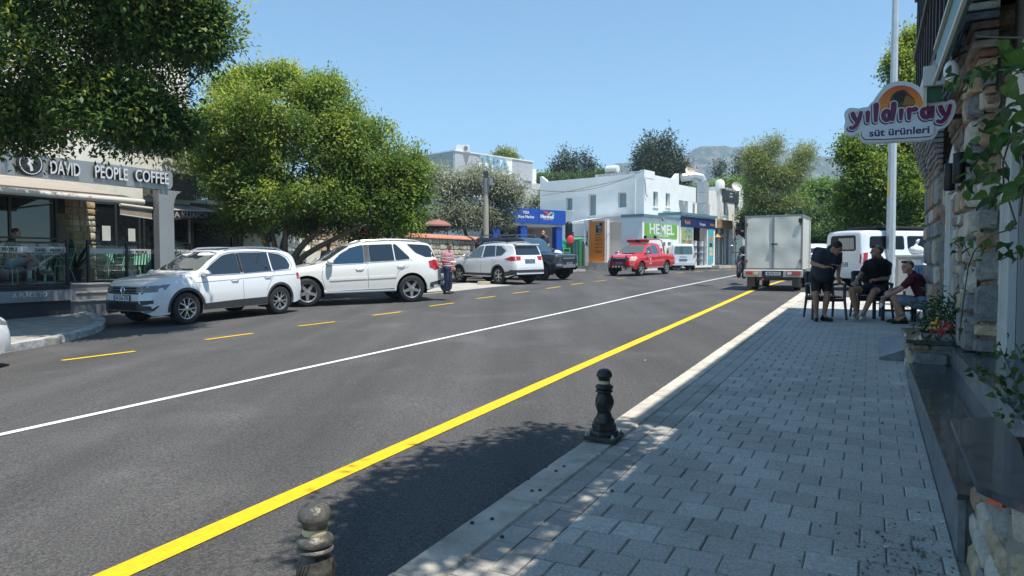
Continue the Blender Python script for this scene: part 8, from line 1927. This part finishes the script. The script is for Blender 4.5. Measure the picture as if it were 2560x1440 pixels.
tree('olive_tree','grey green olive tree before the grey and white building',b,[([b,b+V3((.2,0,1.5)),V3(P_(1235,520,40)),V3(P_(1270,470,40))],.2,.05),([b,b+V3((-.2,0,1.6)),V3(P_(1130,480,40))],.18,.05)],fill_clumps(ell,85,(.3,.6),7),LO,BARKD,(.19,.055),per=11,twigs=38,seed=13,new=.5)
def roundtree(label,px,py,Y,rx,rz_,n,lm,seed,per=11,leaf=(.3,.14),name='tree',sub=(.5,1.0),extra=(),trunkpx=None,tw=30,new=.45,group=None):
 c=D(px,py,Y);n=int(n*.62);b=zg(D(trunkpx or px,650,Y));b.z=.6 if Y>50 else b.z
 ell=[(tuple(c),(rx,rx*.9,rz_),1.0)]+[(P_(*e[:3]),e[3],e[4])for e in extra]
 return tree(name,label,b,[([b,b.lerp(c,.5)+V3((.2,0,0)),c+V3((0,0,rz_*.4))],.1*rx**.6+.05,.06)],fill_clumps(ell,n,sub,seed),lm,BARKD,leaf,per=per,twigs=tw,seed=seed,new=new,group=group)
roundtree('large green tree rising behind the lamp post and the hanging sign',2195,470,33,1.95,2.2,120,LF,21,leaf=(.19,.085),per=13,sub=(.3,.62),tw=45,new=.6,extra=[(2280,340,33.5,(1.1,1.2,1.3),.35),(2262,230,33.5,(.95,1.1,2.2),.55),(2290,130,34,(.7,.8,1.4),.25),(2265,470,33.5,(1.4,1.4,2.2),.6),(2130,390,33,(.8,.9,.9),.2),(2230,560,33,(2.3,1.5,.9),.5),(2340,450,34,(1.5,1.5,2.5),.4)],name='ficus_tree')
roundtree('small olive tree between the little white houses',1362,515,62,1.2,1.1,40,LO,22,leaf=(.3,.09))
roundtree('bright green round tree behind the satellite dishes',1820,500,82,2.6,2.2,100,LG,23,leaf=(.36,.18),new=.75,sub=(.6,1.1),extra=[(1775,500,84,(1.6,2,1.4),.4),(1860,495,80,(1.6,2,2.2),.5),(1840,545,80,(2.6,2.5,1.8),.5)])
roundtree('green tree right of the pine behind the box truck',2040,505,70,2.1,2.2,95,LG,24,leaf=(.34,.17),new=.5,sub=(.5,1.0),extra=[(2088,520,70,(1.5,2,1.7),.5),(1990,530,68,(1.8,2,1.6),.5)])
roundtree('dark leafy tree mass behind the truck roof',1960,565,60,3.0,1.9,90,LD,25,leaf=(.3,.15),new=.4,sub=(.5,.9),extra=[(2090,570,58,(2.6,2.2,1.8),.8),(1900,560,64,(2.2,2,1.6),.5)])
roundtree('dark leafy tree just behind the white minibus',2185,585,42,1.6,1.3,70,LD,26,leaf=(.22,.11),new=.5,sub=(.4,.7),extra=[(2270,570,42,(1.8,1.5,1.6),.8),(2110,590,44,(1.3,1.3,1.0),.5),(2030,600,46,(1.4,1.2,.9),.4)])
roundtree('low shrub growing over the stone wall beside the middle tree',965,575,26,.9,.5,30,LF,27,leaf=(.15,.07),sub=(.25,.4),name='shrub',extra=[(900,590,26,(.8,.8,.4),.8)])
roundtree('tree top showing above the grey and white building',1262,396,98,1.6,1.0,30,LP,28,leaf=(.35,.15))
roundtree('dark shrubs beside the red domed roof',1050,560,42,1.1,.9,40,LD,29,leaf=(.2,.1),sub=(.3,.5),name='shrub')
roundtree('low hedge trees behind the little white houses',1400,468,100,4.2,1.0,60,LD,30,leaf=(.45,.2),sub=(.7,1.2),extra=[(1350,468,102,(2.5,2,1.0),.5),(1500,462,100,(4,3,1.0),.5),(1480,455,108,(3,2,1.0),.5)])
roundtree('green treetop filling the gap left of the satellite dish',1740,500,95,1.8,1.3,40,LD,31,leaf=(.4,.2),sub=(.6,1.1))
roundtree('dark leafy tree between the cafe building and the middle tree',540,470,31,1.5,1.6,80,LD,35,leaf=(.17,.08),sub=(.35,.6),extra=[(470,440,34,(1.2,1.2,1.2),.3)])
b=zg(D(1912,650,60));b.z=.8
ell=[(P_(1900,430,60),(.95,1.0,1.6),.5),(P_(1955,450,60),(1.3,1.2,1.0),.5),(P_(1885,390,60),(.5,.6,.8),.16),(P_(1935,368,60),(.28,.35,.75),.1),(P_(2012,385,60),(.28,.35,.7),.1),(P_(1995,420,60),(.6,.6,.4),.12),(P_(1960,520,59.5),(1.3,1.2,.8),.35),(P_(2005,550,59.5),(.7,.8,.6),.18),(P_(1895,490,60),(.9,1.0,.7),.25)]
tree('pine_tree','loose light green pine with reddish trunks behind the box truck',b,[([b,V3(P_(1912,560,60)),V3(P_(1922,500,60)),V3(P_(1895,430,60)),V3(P_(1890,380,60))],.2,.06),([V3(P_(1966,640,60)),V3(P_(1966,550,60)),V3(P_(1975,470,60)),V3(P_(2010,395,60))],.18,.05)],fill_clumps(ell,85,(.3,.55),33),LP,mat('pine_bark',(.26,.13,.08),.9,var=.2),(.34,.05),per=16,twigs=34,seed=33,new=.5,up=.1)
def cypress(px,ptop,pbot,Y,w_,seed,label,group,lean=0):
 a,t=D(px,pbot,Y),D(px+lean,ptop,Y);h=t.z-a.z;rg=random.Random(seed);cl=[]
 n=int(h*3.2)
 for i in range(n):
  q_=(i+.5)/n;rr=w_*.78*(1-q_)**.85*rg.uniform(.6,1.2)+.08;ang=rg.uniform(0,6.28);o=rr*rg.uniform(.2,.75)
  c=a.lerp(t,q_)+V3((math.cos(ang)*o,math.sin(ang)*o,rg.uniform(-.2,.2)));k=rr*rg.uniform(.3,.6)+.1;cl.append((tuple(c),(k,k,k*1.9)))
 b=V3((a.x,a.y,.6));tree('cypress_tree',label,b,[([b,t-V3((0,0,.5))],.15,.04)],cl,LC,BARKD,(.42,.16),per=10,twigs=22,seed=seed,group=group,cat='tree',new=.4,up=0)
cy=[(1392,405,470,105,1.1,'first short dark cypress right of the grey and white building'),(1412,378,470,105,1.2,'tall pointed dark cypress left in the far group'),(1437,385,470,104,1.3,'bushy dark cypress in the middle of the far group'),(1461,384,465,106,.8,'thin leaning cypress right in the far group'),(1478,402,465,106,.9,'ragged cypress at the right end of the far group')]
for i,a in enumerate(cy):cypress(*a[:5],50+i,a[5],'dark cypresses behind the white houses',lean=(i-2)*1.5)
cy=[(1598,368,470,92,1.3,'left edge cypress of the tall group behind the corner building'),(1622,338,470,90,1.5,'tallest left conifer behind the corner building'),(1648,345,470,91,1.4,'dense conifer behind the roof corner of the white building'),(1672,334,470,90,1.5,'tallest right conifer behind the corner building'),(1694,372,470,90,1.3,'lower right conifer beside the rusty dish'),(1712,408,470,90,1.0,'small conifer just left of the rusty dish')]
for i,a in enumerate(cy):cypress(*a[:5],60+i,a[5],'tall conifers behind the corner building')
cypress(1842,385,440,100,.45,71,'bare leaning cypress tip before the mountain','small cypress tips before the mountain',lean=12);cypress(1800,405,440,100,.8,72,'small cypress tip before the mountain','small cypress tips before the mountain')
b=RP(1.9,-2.4,0)
rgq=random.Random(9);cl=[]
def shade_to(px,py,zc):g=G(px,py);k=(zc-g.z)/sd.z;return g+sd*k
for(x0_,y0_,x1_,y1_,n_)in((1400,1160,1240,1092,7),(1420,1130,1335,1080,5),(1430,1110,1395,1088,2),(1340,1175,1065,1142,11),(1280,1225,960,1192,12),(1210,1262,890,1262,12),(1120,1300,890,1332,9),(1040,1345,880,1398,7),(1310,1205,1080,1212,8),(1240,1250,1000,1282,8),(1340,1160,1200,1150,5),(1170,1290,1020,1330,6),(1380,1180,1260,1230,6),(1000,1400,880,1440,4),(1190,1235,1040,1228,5)):
 zc=rgq.uniform(4.9,5.8)
 for i in range(n_):
  q_=(i+rgq.random())/n_;p=shade_to(x0_+(x1_-x0_)*q_+rgq.uniform(-12,12),y0_+(y1_-y0_)*q_+rgq.uniform(-9,9),zc);k=(.17*(1-q_)+.07)*rgq.uniform(.8,1.2);cl.append((tuple(p),(k*1.2,k*1.2,k*.5)))
for i in range(46):
 q_=rgq.random();p=shade_to(1500-420*q_+rgq.uniform(-20,95),1120+330*q_+rgq.uniform(-15,15),rgq.uniform(4.9,5.8));k=rgq.uniform(.07,.16);cl.append((tuple(p),(k,k,k*.5)))
for(px,py)in((1480,1150),(1560,1160),(1060,1420),(1500,1100),(1400,1230),(1300,1300),(1200,1350)):
 for i in range(3):p=shade_to(px+rgq.uniform(-40,40),py+rgq.uniform(-20,20),5.3);cl.append((tuple(p),(.12,.12,.06)))
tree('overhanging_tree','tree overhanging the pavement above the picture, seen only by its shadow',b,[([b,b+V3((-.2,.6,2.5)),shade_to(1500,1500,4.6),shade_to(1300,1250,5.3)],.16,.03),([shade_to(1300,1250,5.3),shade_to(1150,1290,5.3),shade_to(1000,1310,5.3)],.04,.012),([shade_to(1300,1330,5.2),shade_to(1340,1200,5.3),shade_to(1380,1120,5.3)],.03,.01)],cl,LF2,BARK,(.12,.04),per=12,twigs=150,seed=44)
def leaf_obj_mesh(name,L_=.10,W_=.075):
 vs=[(0,0,0)];n=6
 o=[(.0,0),(.40,.06),(.5,.28),(.33,.58),(.12,.85),(0,1.0)]
 R_=[(x*W_,y*L_,.12*L_*x*2)for x,y in o[1:-1]];Lf=[(-x,y,z)for x,y,z in R_]
 mid=[(0,0,0),(0,.35*L_,.0),(0,.65*L_,-.004),(0,L_,-.018)]
 vs=mid+R_+Lf
 fs=[(0,4,5,1),(1,5,6,2),(2,6,7,3),(0,1,9,8),(1,2,10,9),(2,3,11,10)]
 me=bpy.data.meshes.new(name);me.from_pydata(vs,[],fs);me.polygons.foreach_set('use_smooth',[True]*len(fs));me.update();return me
def solid_leaf_mat(name,c,t=.35):
 m=bpy.data.materials.new(name);m.use_nodes=True;nt=m.node_tree;b=nt.nodes['Principled BSDF'];L=nt.links.new;b.inputs['Roughness'].default_value=.4
 g=nt.nodes.new('ShaderNodeNewGeometry');n=nt.nodes.new('ShaderNodeTexNoise');n.inputs['Scale'].default_value=30;L(g.outputs['Position'],n.inputs['Vector']);r=nt.nodes.new('ShaderNodeValToRGB')
 r.color_ramp.elements[0].color=(*[x*.7 for x in c],1);r.color_ramp.elements[1].color=(*[x*1.3 for x in c],1);L(n.outputs['Fac'],r.inputs[0]);L(r.outputs[0],b.inputs['Base Color'])
 tr=nt.nodes.new('ShaderNodeBsdfTranslucent');mx=nt.nodes.new('ShaderNodeMixShader');mx.inputs[0].default_value=t;L(r.outputs[0],tr.inputs[0]);L(b.outputs[0],mx.inputs[1]);L(tr.outputs[0],mx.inputs[2]);L(mx.outputs[0],nt.nodes['Material Output'].inputs[0]);return m
VM=[solid_leaf_mat('vine_leaf_green',(.07,.15,.035),.5),solid_leaf_mat('vine_leaf_dark',(.04,.095,.028),.45),solid_leaf_mat('vine_leaf_light',(.14,.24,.05),.55)]
LMS=[]
for i,m in enumerate(VM):me=leaf_obj_mesh('leaf',.078,.052);me.materials.append(m);LMS.append(me)
def leafy(name,label,paths,n,seed,size=(.8,1.25),rstem=.006,spread=.05,cat='plant',root=None,droop=.5,mats_=None):
 rg=random.Random(seed);r=thing(name,label,cat,root or paths[0][0]);inv=rootmat(r).inverted()
 tot=0;segs=[]
 for p in paths:
  p=[V3(q_)for q_ in chaikin(p,1,False)];MB().tube(p,rstem*.7,5).build('stem',mat('vine_stem',(.10,.08,.04),.8),r,True)
  for a,b_ in zip(p,p[1:]):segs.append((a,b_));tot+=(b_-a).length
 for i in range(n):
  a,b_=rg.choices(segs,[max((y-x).length,1e-3)for x,y in segs])[0];p=a.lerp(b_,rg.random())+V3((rg.gauss(0,spread),rg.gauss(0,spread),rg.gauss(0,spread)))
  d=V3((rg.gauss(-.3,.5),rg.gauss(-.2,.5),rg.gauss(-droop,.45))).normalized();nn=V3((rg.gauss(-.2,.5),rg.gauss(-.5,.5),rg.gauss(.5,.5)))
  x=d.cross(nn).normalized();nn=x.cross(d);s_=rg.uniform(*size)
  o=bpy.data.objects.new('leaf',rg.choice(mats_ or LMS));COL.objects.link(o);o.parent=r;o.matrix_parent_inverse=inv
  o.matrix_basis=Matrix.Translation(p)@Matrix((x,d,nn)).transposed().to_4x4()@Matrix.Scale(s_,4)
 return r
T_=lambda px,py,t=.55:onT(px,py,t)
leafy('climbing_vine','climbing vine with round leaves reaching across from the top right',[[T_(2600,150),T_(2520,130),T_(2450,165),T_(2370,200)],[T_(2600,190,.5),T_(2500,170,.5),T_(2420,190,.5),T_(2380,210,.5)],[T_(2600,90),T_(2520,95),T_(2440,90)]],34,1,(.8,1.3),spread=.03)
leafy('climbing_vine','hanging vine curtain with dense leaves at the right picture edge',[[T_(2600,250),T_(2500,270),T_(2470,330),T_(2520,420)],[T_(2600,300),T_(2530,330),T_(2500,430),T_(2540,560)],[T_(2600,330,.5),T_(2480,350,.5),T_(2440,400,.5)],[T_(2600,430),T_(2540,470),T_(2460,450),T_(2410,450)],[T_(2600,380),T_(2560,450),T_(2550,540)]],95,2,(.7,1.15),spread=.045)
leafy('climbing_vine','thin vine stem climbing up the middle of the stone pillar',[[T_(2398,850,.62),T_(2410,740,.62),T_(2425,640,.62),T_(2470,590,.6),T_(2540,570,.6)],[T_(2425,640,.62),T_(2400,590,.62),T_(2380,600,.62)],[T_(2600,620,.6),T_(2540,630,.6),T_(2500,650,.6)]],34,3,(.55,.95),spread=.03)
leafy('potted_shrub','leafy green shrub growing in the near corner planter',[[T_(2560,1090,.8),T_(2520,980,.75),T_(2470,930,.7),T_(2440,925,.7)],[T_(2570,1090,.8),T_(2540,950,.8),T_(2500,870,.8)],[T_(2560,1080,.8),T_(2510,1040,.75),T_(2490,1000,.75)],[T_(2600,1060,.8),T_(2570,920,.8),T_(2540,860,.8)],[T_(2600,1000,.8),T_(2530,1050,.75),T_(2520,1070,.7)]],120,4,(.45,.8),spread=.035,root=T_(2560,1090,.8))
pb_=T_(2545,1098,.9);o=MB().lathe([(.06,-.03),(.09,.03),(.092,.04),(.08,.04),(.05,-.02)],18).build('metal_bowl',mat('bowl_blue',(.12,.17,.22),.35),None);o.location=pb_;tag(o,'small grey blue bowl under the shrub in the near planter','bowl')
fl=thing('flower_bed','bushy lantana with red and yellow blossoms in the low planter','flowers',RP(.7,8.9,.56))
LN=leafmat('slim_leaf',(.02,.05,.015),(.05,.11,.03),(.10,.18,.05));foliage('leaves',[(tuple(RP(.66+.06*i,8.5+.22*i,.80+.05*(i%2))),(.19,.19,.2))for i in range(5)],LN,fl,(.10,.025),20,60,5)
for k,(px,py,c)in enumerate([(2335,806,'y'),(2342,800,'y'),(2338,818,'y'),(2316,822,'y'),(2350,815,'r'),(2358,820,'r'),(2366,812,'r'),(2345,828,'r'),(2372,822,'r'),(2330,830,'r'),(2355,835,'r'),(2362,828,'r'),(2378,815,'r'),(2352,806,'r')]):
 p=onT(px,py,.56);m=MB(Matrix.Translation(p));rgf=random.Random(k)
 for j in range(6):m.ball((rgf.gauss(0,.012),rgf.gauss(0,.012),rgf.gauss(0,.008)),.011,6,4)
 m.build('blossom',mat('blossom_yellow',(.75,.42,.02),.6)if c=='y' else mat('blossom_red',(.38,.035,.03),.6),fl,True)
